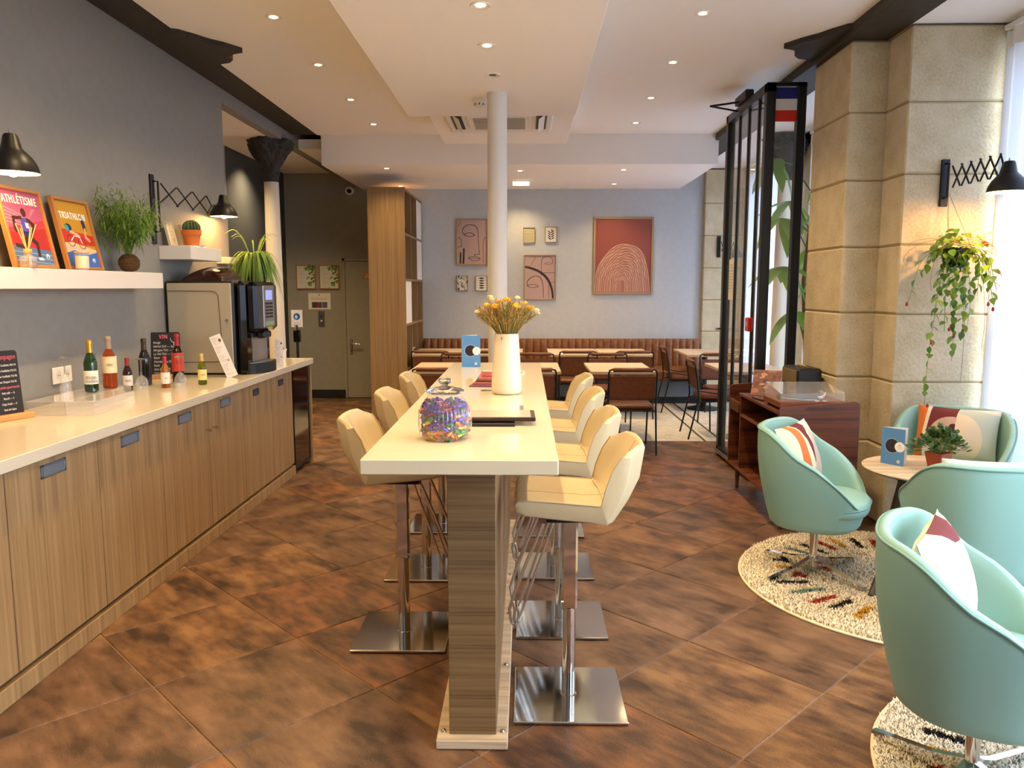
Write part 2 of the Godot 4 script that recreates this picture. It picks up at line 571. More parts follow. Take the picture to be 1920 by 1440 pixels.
# ---------------------------------------------------------------- floor
func tile_tex(colors: Array, s: int) -> ImageTexture:
	var W := 512
	var a := gray(s, 0.008, W, W / 3, W, W, 6)
	var b := gray(s + 1, 0.03, W, W / 3, W, W, 5)
	var d := gray(s + 2, 0.22, W, W, W, W, 2)
	var e := gray(s + 3, 0.005, W, W, W, W, 4)
	var o := PackedByteArray(); o.resize(W * W * 3)
	var lut := []
	for i in 256: lut.append(ramp(colors, (i / 255.0 - 0.5) * 2.3 + 0.5))
	for i in W * W:
		var t := a[i] * 0.34 + b[i] * 0.3 + e[i] * 0.36 + (d[i] - 128) * 0.2
		var k: Color = lut[clampi(int(t), 0, 255)]
		o[i * 3] = int(k.r * 255); o[i * 3 + 1] = int(k.g * 255); o[i * 3 + 2] = int(k.b * 255)
	return to_tex(W, W, o)

func make_floor() -> void:
	var g := struct("floor", Mb.new().bx(Vector3(-5.2, -0.12, 3.0), Vector3(3.2, -0.004, -11.1)), M(rgb(132, 104, 74), 0.8))
	var ra := 0.4345
	var side := ra * sqrt(2.0) - 0.005
	var h := side / 2.0
	var b := 0.002
	var cols := [[rgb(56, 38, 27), rgb(87, 60, 43), rgb(105, 75, 50), rgb(123, 89, 60), rgb(138, 104, 71)], [rgb(62, 45, 32), rgb(87, 63, 48), rgb(102, 75, 55), rgb(113, 84, 64), rgb(130, 98, 75)],
		[rgb(55, 36, 26), rgb(83, 56, 39), rgb(103, 70, 48), rgb(123, 81, 53), rgb(141, 94, 60)], [rgb(58, 40, 30), rgb(86, 62, 46), rgb(102, 73, 53), rgb(111, 82, 60), rgb(123, 94, 68)]]
	var mats := []
	var rough := blotch_tex([Color(0.74, 0.74, 0.74), Color(1, 1, 1)], 104, 0.01, 0.05, 2)
	for i in 4:
		var m := M(Color.WHITE, 0.52)
		m.albedo_texture = tile_tex(cols[i], 101 + i * 7)
		m.roughness_texture = rough
		m.roughness = 0.5
		mats.append(m)
	var meshes := []
	for k in 12:
		var mb := Mb.new()
		var uo := Vector2(fmod(k * 0.37, 1.0), fmod(k * 0.61, 1.0))
		var q := []
		for s in [[-1, -1], [1, -1], [1, 1], [-1, 1]]: q.append(Vector2(s[0], s[1]))
		var P := []
		var U := []
		for s in q:
			P.append(Vector3(s.x * (h - b), 0, s.y * (h - b)))
			U.append(uo + (s if k % 2 == 0 else Vector2(s.x, -s.y)) * 0.31)
		mb.tri(P[0], P[1], P[2], Vector3.UP, Vector3.UP, Vector3.UP, U[0], U[1], U[2])
		mb.tri(P[0], P[2], P[3], Vector3.UP, Vector3.UP, Vector3.UP, U[0], U[2], U[3])
		for j in 4:
			var a: Vector2 = q[j]
			var d: Vector2 = q[(j + 1) % 4]
			var nn := Vector3(a.x + d.x, 1.5, a.y + d.y).normalized()
			mb.tri(P[j], P[(j + 1) % 4], Vector3(d.x * h, -b * 2, d.y * h), nn, nn, nn, U[j], U[(j + 1) % 4], U[(j + 1) % 4])
			mb.tri(P[j], Vector3(d.x * h, -b * 2, d.y * h), Vector3(a.x * h, -b * 2, a.y * h), nn, nn, nn, U[j], U[(j + 1) % 4], U[j])
		meshes.append(mb.mesh())
	rng.seed = 7
	for i in range(-3, 12):
		for j in range(-8, 20):
			if (i + j) % 2 == 0: continue
			var x := -1.452 + i * ra
			var z := -2.863 - j * ra
			if x < -2.9 or x > 3.0 or z > 0.6 or z < -11.2: continue
			if x > -1.3 and z < -8.4 and x < 2.9: continue
			if x < -2.2 and z > -6.4: continue
			var t := part(g, "floor_tile", meshes[rng.randi() % 12], mats[rng.randi() % 4], Vector3(x, 0, z))
			t.rotation.y = PI / 4
	# pale stone floor of the dining corner
	var slab := struct("floor", Mb.new().bx(Vector3(-1.43, -0.003, -7.82), Vector3(2.9, 0.001, -10.9)), M(rgb(70, 66, 60), 0.6))
	var pale := []
	for i in 3:
		pale.append(tri_tex(M(Color.WHITE, 0.45), blotch_tex([rgb(176, 168, 150), rgb(206, 199, 183), rgb(222, 217, 205)], 131 + i, 0.01, 0.05), Vector3(1, 1, 1)))
	var xs := [-1.43, -0.62, 0.2, 1.02, 1.82, 1.99, 2.9]
	var zs := [-7.82, -8.02, -8.9, -9.75, -10.45, -10.9]
	for i in xs.size() - 1:
		for j in zs.size() - 1:
			var gx := 0.002
			var gr := 0.013 if (i == 3 or i == 4) else 0.002
			var gl := 0.013 if (i == 4 or i == 5) else 0.002
			part(slab, "stone_slab", Mb.new().bx(Vector3(xs[i] + gl, 0.0, zs[j] - 0.004), Vector3(xs[i + 1] - gr, 0.006, zs[j + 1] + 0.004), gx), pale[(i * 2 + j) % 3])

# ---------------------------------------------------------------- shell
func courses(parent: Node, x0: float, x1: float, z0: float, z1: float, m: Material) -> void:
	var ys := [0.0, 0.515, 0.948, 1.381, 1.814, 2.247, 2.68, 3.128]
	for i in ys.size() - 1:
		var ex := 0.012 if i == 0 else 0.0
		part(parent, "stone_block", Mb.new().bx(Vector3(x0 - ex, ys[i] + 0.004, z0 + ex), Vector3(x1, ys[i + 1] - 0.004, z1), 0.009), m)

func make_shell() -> void:
	# walls
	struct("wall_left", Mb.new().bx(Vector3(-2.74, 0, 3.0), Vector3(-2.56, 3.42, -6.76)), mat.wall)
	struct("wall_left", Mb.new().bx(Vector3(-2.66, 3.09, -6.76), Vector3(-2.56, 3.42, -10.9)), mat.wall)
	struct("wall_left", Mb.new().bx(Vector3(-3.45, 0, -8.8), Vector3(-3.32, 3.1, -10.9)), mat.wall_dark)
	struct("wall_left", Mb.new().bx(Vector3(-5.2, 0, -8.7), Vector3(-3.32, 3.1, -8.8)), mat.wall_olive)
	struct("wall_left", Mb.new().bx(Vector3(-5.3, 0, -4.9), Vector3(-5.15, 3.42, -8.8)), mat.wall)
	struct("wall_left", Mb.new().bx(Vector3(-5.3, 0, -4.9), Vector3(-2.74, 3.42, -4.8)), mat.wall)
	struct("wall_back", Mb.new().bx(Vector3(-1.95, 0, -10.9), Vector3(3.2, 3.42, -11.1)), mat.wall_light)
	struct("wall_back", Mb.new().bx(Vector3(-3.5, 0, -10.9), Vector3(-1.95, 3.42, -11.1)), mat.wall_olive)
	struct("wall_front", Mb.new().bx(Vector3(-2.74, 0, 3.0), Vector3(3.2, 3.42, 3.15)), mat.wall_light)
	struct("baseboard_back", Mb.new().bx(Vector3(-3.32, 0, -10.88), Vector3(-2.53, 0.12, -10.9), 0.004), mat.plinth_black)
	struct("baseboard_back", Mb.new().bx(Vector3(-1.94, 0, -10.88), Vector3(-1.9, 0.12, -10.9), 0.004), mat.plinth_black)
	# roof slab and ceilings
	struct("ceiling", Mb.new().bx(Vector3(-5.3, 3.42, 3.15), Vector3(3.2, 3.55, -11.1)), mat.ceiling)
	struct("ceiling", Mb.new().bx(Vector3(-2.28, 3.2, 3.0), Vector3(2.06, 3.3, -8.76)), mat.ceiling)
	struct("ceiling", Mb.new().bx(Vector3(-0.915, 2.87, 3.0), Vector3(0.382, 3.21, -6.27), 0.002), mat.ceiling)
	struct("ceiling", Mb.new().bx(Vector3(-0.83, 3.0, -6.27), Vector3(0.41, 3.21, -8.19), 0.002), mat.ceiling)
	struct("ceiling", Mb.new().bx(Vector3(-2.24, 2.88, -8.75), Vector3(2.085, 3.42, -10.9), 0.002), mat.ceiling)
	struct("ceiling", Mb.new().bx(Vector3(-5.2, 3.1, -4.9), Vector3(-2.6, 3.2, -10.9)), mat.ceiling)
	struct("ceiling", Mb.new().bx(Vector3(-2.62, 3.095, -9.0), Vector3(-2.2, 3.2, -10.9)), mat.ceiling)
	struct("ceiling", Mb.new().bx(Vector3(2.33, 3.14, 3.0), Vector3(2.95, 3.3, -10.9)), mat.ceiling)
	# dark beams with scrolled brackets
	var bl := struct("trim_1", Mb.new().bx(Vector3(-2.56, 3.205, 3.0), Vector3(-2.275, 3.42, -8.76), 0.004), mat.beam)
	var o := PackedVector2Array()
	for p in [[-2.30, -5.20], [-2.24, -5.23], [-2.17, -5.33], [-2.12, -5.42], [-2.05, -5.50], [-1.97, -5.63], [-2.04, -5.66], [-2.10, -5.72], [-2.10, -5.80], [-2.15, -5.87], [-2.22, -5.90], [-2.30, -6.0]]:
		o.append(Vector2(p[0], p[1]))
	var br := Mb.new()
	br.xf = Transform3D(Basis(Vector3(1, 0, 0), Vector3(0, 0, 1), Vector3(0, 1, 0)), Vector3(0, 3.165, 0))
	part(bl, "scroll_bracket", br.prism(o, 0.05), mat.beam)
	var bright := struct("trim_2", Mb.new().bx(Vector3(2.05, 3.13, 3.0), Vector3(2.335, 3.42, -10.9), 0.004), mat.beam)
	var o2 := PackedVector2Array()
	for p in o: o2.append(Vector2(-p.x - 0.215, p.y + 0.03))
	var br2 := Mb.new()
	br2.xf = br.xf
	part(bright, "scroll_bracket", br2.prism(o2, 0.05), mat.beam)
	# stone piers on the street side
	var st := struct("wall_right", Mb.new().bx(Vector3(2.108, 0, -5.31), Vector3(2.95, 3.13, -5.945)).bx(Vector3(2.345, 0, -5.01), Vector3(2.95, 3.13, -5.32)), mat.stone_joint)
	courses(st, 2.1, 2.96, -5.3, -5.95, mat.stone)
	courses(st, 2.338, 2.962, -5.0, -5.3, mat.stone)
	var sb := struct("wall_right", Mb.new().bx(Vector3(2.425, 0, -10.83), Vector3(2.96, 3.13, -10.9)), mat.stone_joint)
	courses(sb, 2.42, 2.965, -10.82, -10.9, mat.stone)
	# facade: piers between the tall windows, lintel, sill
	var fac := Mb.new()
	for s in [[3.0, 1.3], [-0.75, -1.15], [-2.85, -3.1], [-4.98, -6.0], [-8.2, -8.6], [-10.5, -10.9]]:
		fac.bx(Vector3(2.92, 0, s[0]), Vector3(3.2, 3.42, s[1]))
	fac.bx(Vector3(2.92, 3.02, 3.0), Vector3(3.2, 3.42, -10.9)).bx(Vector3(2.92, 0, 3.0), Vector3(3.2, 0.12, -10.9))
	struct("wall_right", fac, mat.stone)
	var k := 1
	for s in [[1.3, -0.75], [-1.15, -2.85], [-3.1, -4.98], [-6.0, -8.2], [-8.6, -10.5]]:
		var w := struct("window_%d" % k, frame_of(Vector3(3.1, 0.12, s[0]), Vector3(3.16, 3.02, s[1])), mat.black_metal)
		part(w, "pane", Mb.new().quad(Vector3(3.13, 0.14, s[0] - 0.02), Vector3(3.13, 0.14, s[1] + 0.02), Vector3(3.13, 3.0, s[1] + 0.02), Vector3(3.13, 3.0, s[0] - 0.02), Vector3.LEFT), mat.pane)
		k += 1
	struct("ground", Mb.new().bx(Vector3(3.2, -0.3, 40), Vector3(40, -0.15, -60)), M(rgb(150, 148, 145), 0.9))
	# door in the back wall
	var d := struct("door_1", Mb.new().bx(Vector3(-2.5, 0.01, -10.875), Vector3(-1.93, 1.905, -10.9), 0.003), mat.wall_olive)
	part(d, "door_frame", Mb.new().bx(Vector3(-2.545, 0, -10.88), Vector3(-2.505, 1.95, -10.9), 0.003).bx(Vector3(-2.545, 1.912, -10.88), Vector3(-1.9, 1.95, -10.9), 0.003), mat.wall_olive)
	var dh := part(d, "handle_plate", Mb.new().bx(Vector3(-2.455, 0.62, -10.866), Vector3(-2.42, 0.84, -10.876), 0.004), mat.steel)
	part(dh, "door_handle", Mb.new().tube([Vector3(-2.437, 0.77, -10.87), Vector3(-2.437, 0.77, -10.82), Vector3(-2.425, 0.77, -10.815), Vector3(-2.31, 0.77, -10.815)], 0.01, 8), mat.chrome)
	part(dh, "keyhole", Mb.new().bx(Vector3(-2.443, 0.66, -10.8655), Vector3(-2.431, 0.685, -10.867)), mat.black)
	# columns
	var c1 := struct("trim_3", Mb.new().lathe([Vector2(0.068, 0.0), Vector2(0.068, 2.866), Vector2(0.071, 2.87)], 40), M(rgb(214, 212, 208), 0.5), Vector3(-0.2, 0.003, -5.56))
	c1.set_meta("label", "slim white round column behind the bar table")
	for s in [-2.72, 2.74]:
		var cc := struct("trim_4" if s < 0 else "trim_5", Mb.new().lathe([Vector2(0.098, 0.0), Vector2(0.076, 2.68)], 40), M(rgb(222, 216, 202), 0.5), Vector3(s, 0.003, -8.5))
		part(cc, "capital", capital_mesh(int(s * 10) + 50), mat.capital, Vector3(0, 2.66, 0))

func capital_mesh(s: int) -> Mb:
	var nz := noise(s, 2.2, 3)
	var P := []
	for r in [[0.082, 0.0], [0.084, 0.06], [0.09, 0.13], [0.085, 0.15], [0.12, 0.20], [0.165, 0.26], [0.2, 0.34], [0.215, 0.4], [0.21, 0.44], [0.19, 0.437]]:
		var row := []
		for k in 36:
			var a := TAU * k / 36
			var amp: float = clampf((r[1] - 0.05) * 0.35, 0.004, 0.09)
			var rr: float = r[0] * (1.0 + 0.07 * cos(a * 4.0) * (1.0 if r[1] > 0.18 else 0.0)) + nz.get_noise_3d(cos(a) * 1.4, r[1] * 6.0, sin(a) * 1.4) * amp
			row.append(Vector3(cos(a) * rr, r[1], sin(a) * rr))
		P.append(row)
	return Mb.new().grid(P, true, true)

func frame_of(a: Vector3, b: Vector3) -> Mb:
	var m := Mb.new()
	var w := 0.06
	m.bx(Vector3(a.x, a.y, a.z), Vector3(b.x, b.y, a.z - w), 0.004).bx(Vector3(a.x, a.y, b.z + w), Vector3(b.x, b.y, b.z), 0.004)
	m.bx(Vector3(a.x, a.y, a.z - w), Vector3(b.x, a.y + w, b.z + w), 0.004).bx(Vector3(a.x, b.y - w, a.z - w), Vector3(b.x, b.y, b.z + w), 0.004)
	m.bx(Vector3(a.x, a.y, (a.z + b.z) / 2 + w / 2), Vector3(b.x, b.y, (a.z + b.z) / 2 - w / 2), 0.004)
	return m

func make_ceiling_fittings() -> void:
	var ord := ["nearest the viewer", "second from the viewer", "third from the viewer", "farthest from the viewer"]
	var zl := [-5.02, -6.06, -7.15, -8.2]
	for i in 4: downlight(-1.555, 3.2, zl[i], "lit recessed downlight in the left ceiling row, " + ord[i], "left row of ceiling downlights")
	for i in 4: downlight(1.07 + i * 0.012, 3.2, zl[i] + 0.02, "lit recessed downlight in the right ceiling row, " + ord[i], "right row of ceiling downlights")
	for z in [-0.8, -1.85, -2.9, -3.96]:
		downlight(-1.555, 3.2, z, "recessed downlight of the left ceiling row above the viewer, out of view", "left row of ceiling downlights")
		downlight(1.06, 3.2, z, "recessed downlight of the right ceiling row above the viewer, out of view", "right row of ceiling downlights")
	downlight(-0.217, 2.87, -3.87, "lit recessed downlight in the lowered ceiling panel at the top edge", "downlights in the lowered ceiling panel", true, SPOT * 0.4)
	downlight(-0.217, 2.87, -4.49, "lit recessed downlight in the lowered ceiling panel above the vase", "downlights in the lowered ceiling panel", true, SPOT * 0.4)
	downlight(-0.209, 2.87, -5.09, "unlit recessed downlight in the lowered panel just before the column", "downlights in the lowered ceiling panel", false)
	for z in [-2.0, -2.63, -3.25]: downlight(-0.217, 2.87, z, "recessed downlight of the lowered ceiling panel above the viewer, out of view", "downlights in the lowered ceiling panel", true, SPOT * 0.4)
	var so := [[-1.57, -9.0, "lit downlight in the dining soffit near its left front corner"], [-0.07, -9.21, "lit downlight in the dining soffit in front of the bright sign"], [1.11, -9.15, "lit downlight in the dining soffit near its right front edge"],
		[-0.08, -10.5, "lit downlight in the dining soffit behind the bright sign"], [1.14, -10.38, "lit downlight in the dining soffit above the red arch picture"], [-1.66, -10.55, "warm downlight in the soffit right above the wooden bookcase"]]
	for s in so: downlight(s[0], 2.88, s[1], s[2], "downlights in the dining soffit", true, SPOT * (0.35 if s[0] < -1.0 else (0.6 if s[1] < -10.3 else 1.5)))
	for p in [[-3.02, -9.3], [-3.15, -7.75], [-4.2, -7.4]]: downlight(p[0], 3.1, p[1], "recessed downlight of the side room, out of view", "downlights of the side room", true, SPOT * 2.2)
	# emergency light
	var ex := thing("emergency_light", "small bright bar shaped emergency light under the dining soffit", "light", Vector3(-0.064, 2.88, -10.05))
	part(ex, "housing", Mb.new().bx(Vector3(-0.115, -0.012, -0.03), Vector3(0.115, 0, 0.03), 0.003), mat.white_gloss)
	part(ex, "light_diffuser", Mb.new().bx(Vector3(-0.105, -0.06, -0.012), Vector3(0.105, -0.012, 0.012), 0.006), mat.sign_glow)
	# smoke detector
	var sd := thing("smoke_detector", "round white smoke detector on the lowered ceiling beside the column", "detector", Vector3(-0.33, 2.87, -5.72))
	part(sd, "base", Mb.new().lathe([Vector2(0.0, 0.0), Vector2(0.05, 0.0), Vector2(0.05, -0.022), Vector2(0.046, -0.026), Vector2(0.0, -0.026)], 28), mat.white)
	part(sd, "chamber", Mb.new().lathe([Vector2(0.04, -0.026), Vector2(0.036, -0.05), Vector2(0.028, -0.056), Vector2(0.0, -0.056)], 28), mat.white)
	for k in 8:
		var a := TAU * k / 8
		var mb := Mb.new()
		mb.xf = Transform3D(Basis(Vector3.UP, -a), Vector3(cos(a), 0, sin(a)) * 0.038 + Vector3(0, -0.038, 0))
		part(sd, "vent_slot", mb.box(Vector3.ZERO, Vector3(0.004, 0.014, 0.008)), mat.lens)
	# cassette air conditioner
	var ac := thing("air_conditioner", "white cassette air conditioner in the stepped ceiling behind the column", "air conditioner", Vector3(-0.23, 3.0, -6.98))
	part(ac, "panel", Mb.new().bx(Vector3(-0.46, -0.03, -0.47), Vector3(0.46, 0, 0.47), 0.012), mat.white)
	part(ac, "intake_grille", Mb.new().bx(Vector3(-0.27, -0.045, -0.27), Vector3(0.27, -0.03, 0.27), 0.006), mat.white)
	for i in 13: part(ac, "grille_slat", Mb.new().bx(Vector3(-0.22, -0.05, -0.225 + i * 0.036), Vector3(0.22, -0.044, -0.208 + i * 0.036)), mat.slat)
	for s in [-1.0, 1.0]:
		part(ac, "outlet", Mb.new().bx(Vector3(s * 0.36 - 0.045, -0.034, -0.3), Vector3(s * 0.36 + 0.045, -0.029, 0.3), 0.002), mat.black)
		var f := Mb.new()
		f.xf = Transform3D(Basis(Vector3(0, 0, 1), s * 0.6), Vector3(s * 0.365, -0.045, 0))
		part(ac, "louvre", f.box(Vector3.ZERO, Vector3(0.075, 0.006, 0.56), 0.003), mat.white)
	# dome camera
	var cm := thing("security_camera", "small white security camera under the soffit above the framed notices", "camera", Vector3(-2.4, 2.86, -10.9))
	part(cm, "mount", Mb.new().tube([Vector3(0, 0, 0.0), Vector3(0, 0, 0.02), Vector3(0, 0, 0.06)], [0.045, 0.04, 0.025], 20), mat.white)
	part(cm, "body", Mb.new().lathe(sph(0.055, 24, 10), 24, Vector3(0, -0.01, 0.1)), mat.white)
	var le := Mb.new()
	le.xf = Transform3D(Basis(Vector3(1, 0, 0), PI / 2), Vector3(0.012, -0.018, 0.133))
	part(cm, "lens", le.cyl(Vector3.ZERO, 0.03, 0.024, 20), mat.black_gloss)

# ---------------------------------------------------------------- glass vestibule on the right
func make_vestibule() -> void:
	var o := thing("glass_partition", "black framed glass entrance partition with narrow vertical panes", "partition")
	var T := 3.08
	var fr: Material = mat.black_metal
	for z in [-7.3, -6.165]:
		part(o, "post", Mb.new().bx(Vector3(1.81, 0, z + 0.035), Vector3(1.88, T, z - 0.035), 0.004), fr)
	for z in [-6.98, -6.70, -6.42]:
		part(o, "mullion", Mb.new().bx(Vector3(1.832, 0.05, z + 0.016), Vector3(1.858, T - 0.06, z - 0.016), 0.003), fr)
	part(o, "post", Mb.new().bx(Vector3(2.045, 0, -6.13), Vector3(2.11, T, -6.2), 0.004), fr)
	part(o, "top_rail", Mb.new().bx(Vector3(1.81, T - 0.07, -6.13), Vector3(1.88, T, -7.335), 0.004), fr)
	part(o, "top_rail", Mb.new().bx(Vector3(1.81, T - 0.03, -6.13), Vector3(2.11, T, -6.2), 0.004), fr)
	part(o, "bottom_rail", Mb.new().bx(Vector3(1.81, 0, -6.13), Vector3(1.88, 0.07, -7.335), 0.004), fr)
	part(o, "bottom_rail", Mb.new().bx(Vector3(1.81, 0, -6.13), Vector3(2.11, 0.07, -6.2), 0.004), fr)
	part(o, "kick_rail", Mb.new().tube([Vector3(1.79, 0.045, -6.2), Vector3(1.785, 0.045, -7.25)], 0.018, 10), mat.chrome)
	var zz := [-6.2, -6.42, -6.70, -6.98, -7.27]
	for i in 4:
		part(o, "pane", Mb.new().quad(Vector3(1.842, 0.07, zz[i]), Vector3(1.842, 0.07, zz[i + 1]), Vector3(1.842, T - 0.07, zz[i + 1]), Vector3(1.842, T - 0.07, zz[i]), Vector3.LEFT), mat.pane)
	part(o, "pane", Mb.new().quad(Vector3(1.87, 0.07, -6.165), Vector3(2.05, 0.07, -6.165), Vector3(2.05, T - 0.03, -6.165), Vector3(1.87, T - 0.03, -6.165), Vector3.BACK), mat.pane)
	part(o, "door_handle", Mb.new().tube([Vector3(1.81, 1.17, -7.3), Vector3(1.76, 1.17, -7.3), Vector3(1.755, 1.165, -7.25), Vector3(1.755, 1.165, -7.15)], 0.009, 8), mat.chrome)
	var dc := part(o, "door_closer", Mb.new().bx(Vector3(1.78, T, -6.62), Vector3(1.85, T + 0.07, -6.95), 0.008), fr)
	part(dc, "closer_arm", Mb.new().tube([Vector3(1.8, T + 0.01, -6.8), Vector3(1.55, T - 0.015, -6.85)], 0.009, 6).tube([Vector3(1.55, T - 0.015, -6.85), Vector3(1.81, T - 0.03, -6.97)], 0.008, 6), fr)
	var ba := part(o, "alarm_box", Mb.new().bx(Vector3(1.775, 1.2, -6.28), Vector3(1.81, 1.31, -6.38), 0.006), M(rgb(190, 30, 26), 0.35))
	lettering(ba, "F", 0.06, mat.print_white, Vector3(1.774, 1.255, -6.33), Vector3(0, -PI / 2, 0), true)
	# flag sticker
	var fl := thing("flag", "blue white and red striped flag at the top of the glass panel", "flag", Vector3(1.952, 2.92, -6.155))
	var fc := [rgb(20, 30, 120), rgb(226, 228, 234), rgb(206, 38, 30)]
	for i in 3:
		part(fl, "stripe", Mb.new().bx(Vector3(-0.097, 0.043 - i * 0.083 + 0.0, 0), Vector3(0.097, 0.126 - i * 0.083, 0.002)), M(fc[i], 0.6))
	# notice on a narrow pane
	var nt := thing("notice", "small white printed notice stuck on a narrow glass pane", "notice", Vector3(1.838, 1.62, -7.1), -PI / 2)
	part(nt, "sheet", Mb.new().box(Vector3.ZERO, Vector3(0.15, 0.36, 0.001)), mat.paper)
	for i in 9: part(nt, "text_line", Mb.new().box(Vector3(0, 0.13 - i * 0.026, 0.0012), Vector3(0.1 + 0.02 * (i % 3), 0.006, 0.0006)), mat.steel)
	# big leaved plant behind the glass
	var pl := thing("pachira_plant", "tall large leaved green plant behind the glass panel", "plant", Vector3(2.42, 0.0, -6.85))
	part(pl, "pot", Mb.new().lathe([Vector2(0, 0), Vector2(0.14, 0), Vector2(0.17, 0.36), Vector2(0.155, 0.36), Vector2(0.15, 0.31), Vector2(0, 0.31)], 28), mat.white)
	part(pl, "trunk", Mb.new().tube([Vector3(0, 0.3, 0), Vector3(0.03, 0.9, 0.01), Vector3(-0.02, 1.6, 0), Vector3(0.02, 2.3, 0.02)], [0.03, 0.026, 0.02, 0.012], 10), mat.stem)
	rng.seed = 77
	var lm := leaf_mesh(0.34, 0.055, 0.05)
	for w in [[-0.34, 2.62, 0.1, 5], [0.1, 2.5, 0.25, 5], [-0.3, 2.12, 0.2, 5], [0.02, 2.15, 0.3, 6], [-0.28, 1.72, 0.25, 6], [0.08, 1.66, 0.3, 6], [-0.2, 1.35, 0.3, 5], [0.1, 1.3, 0.2, 5], [-0.1, 2.3, -0.2, 5], [0.12, 1.9, -0.2, 5]]:
		var c := Vector3(w[0], w[1], w[2])
		part(pl, "leaf_stalk", Mb.new().tube([Vector3(0, c.y - 0.25, 0), c * Vector3(0.5, 1, 0.5) + Vector3(0, -0.05, 0), c], 0.006, 6), mat.stem_green)
		for k in w[3]:
			var lf := part(pl, "leaf", lm, mat.leaf_bright if k % 2 == 0 else mat.leaf, c)
			lf.rotation = Vector3(rng.randf_range(0.1, 0.9), TAU * k / w[3] + rng.randf_range(-0.3, 0.3), 0)
	# sheer curtains
	curtain("white sheer pleated curtain beside the stone pier and wall lamp", 2.885, -4.95, -3.0)
	curtain("white sheer curtain seen through the glass entrance panel", 2.87, -8.15, -6.05)
	curtain("white sheer curtain at the far window behind the glass partition", 2.87, -10.45, -8.65)

func curtain(label: String, x: float, z0: float, z1: float) -> void:
	if not mat.has("curtain"):
		var m := M(rgb(238, 242, 250), 0.9)
		m.transparency = BaseMaterial3D.TRANSPARENCY_ALPHA
		m.albedo_color.a = 0.92
		m.backlight_enabled = true; m.backlight = Color(0.50, 0.54, 0.62)
		mat.curtain = m
	var o := thing("curtain", label, "curtain", Vector3(x, 0, z0), 0.0, "sheer curtains")
	var P := []
	var nn := int((z1 - z0) / 0.02)
	for r in [[3.06, 0.5], [2.98, 0.9], [2.5, 1.0], [1.5, 1.0], [0.4, 1.0], [0.03, 1.0]]:
		var row := []
		for k in nn + 1:
			var t := k * 0.02
			row.append(Vector3((sin(t * 42.0 + 1.3 * sin(t * 5.0)) * 0.026 + sin(t * 13.0) * 0.012) * r[1], r[0], t))
		P.append(row)
	part(o, "fabric", Mb.new().grid(P), mat.curtain)
	var Q := []
	for r in [3.07, 2.97]:
		var row := []
		for k in nn + 1:
			var t := k * 0.02
			row.append(Vector3(sin(t * 42.0 + 1.3 * sin(t * 5.0)) * 0.02 - 0.008, r, t))
		Q.append(row)
	part(o, "header_tape", Mb.new().grid(Q), M(rgb(228, 226, 222), 0.9))
	part(o, "rail", Mb.new().bx(Vector3(-0.015, 3.08, -0.02), Vector3(0.015, 3.11, z1 - z0), 0.003), mat.white)

func leaf_mesh(l: float, w: float, bend: float, seg := 6) -> ArrayMesh:
	var P := []
	for i in seg + 1:
		var t := float(i) / seg
		var ww := w * pow(sin(PI * pow(clampf(t * 0.96 + 0.03, 0, 1), 0.8)), 0.8)
		var y := -bend * t * t * 2.0
		P.append([Vector3(-ww, y + ww * 0.25, l * t), Vector3(0, y, l * t), Vector3(ww, y + ww * 0.25, l * t)])
	return Mb.new().grid(P).mesh()

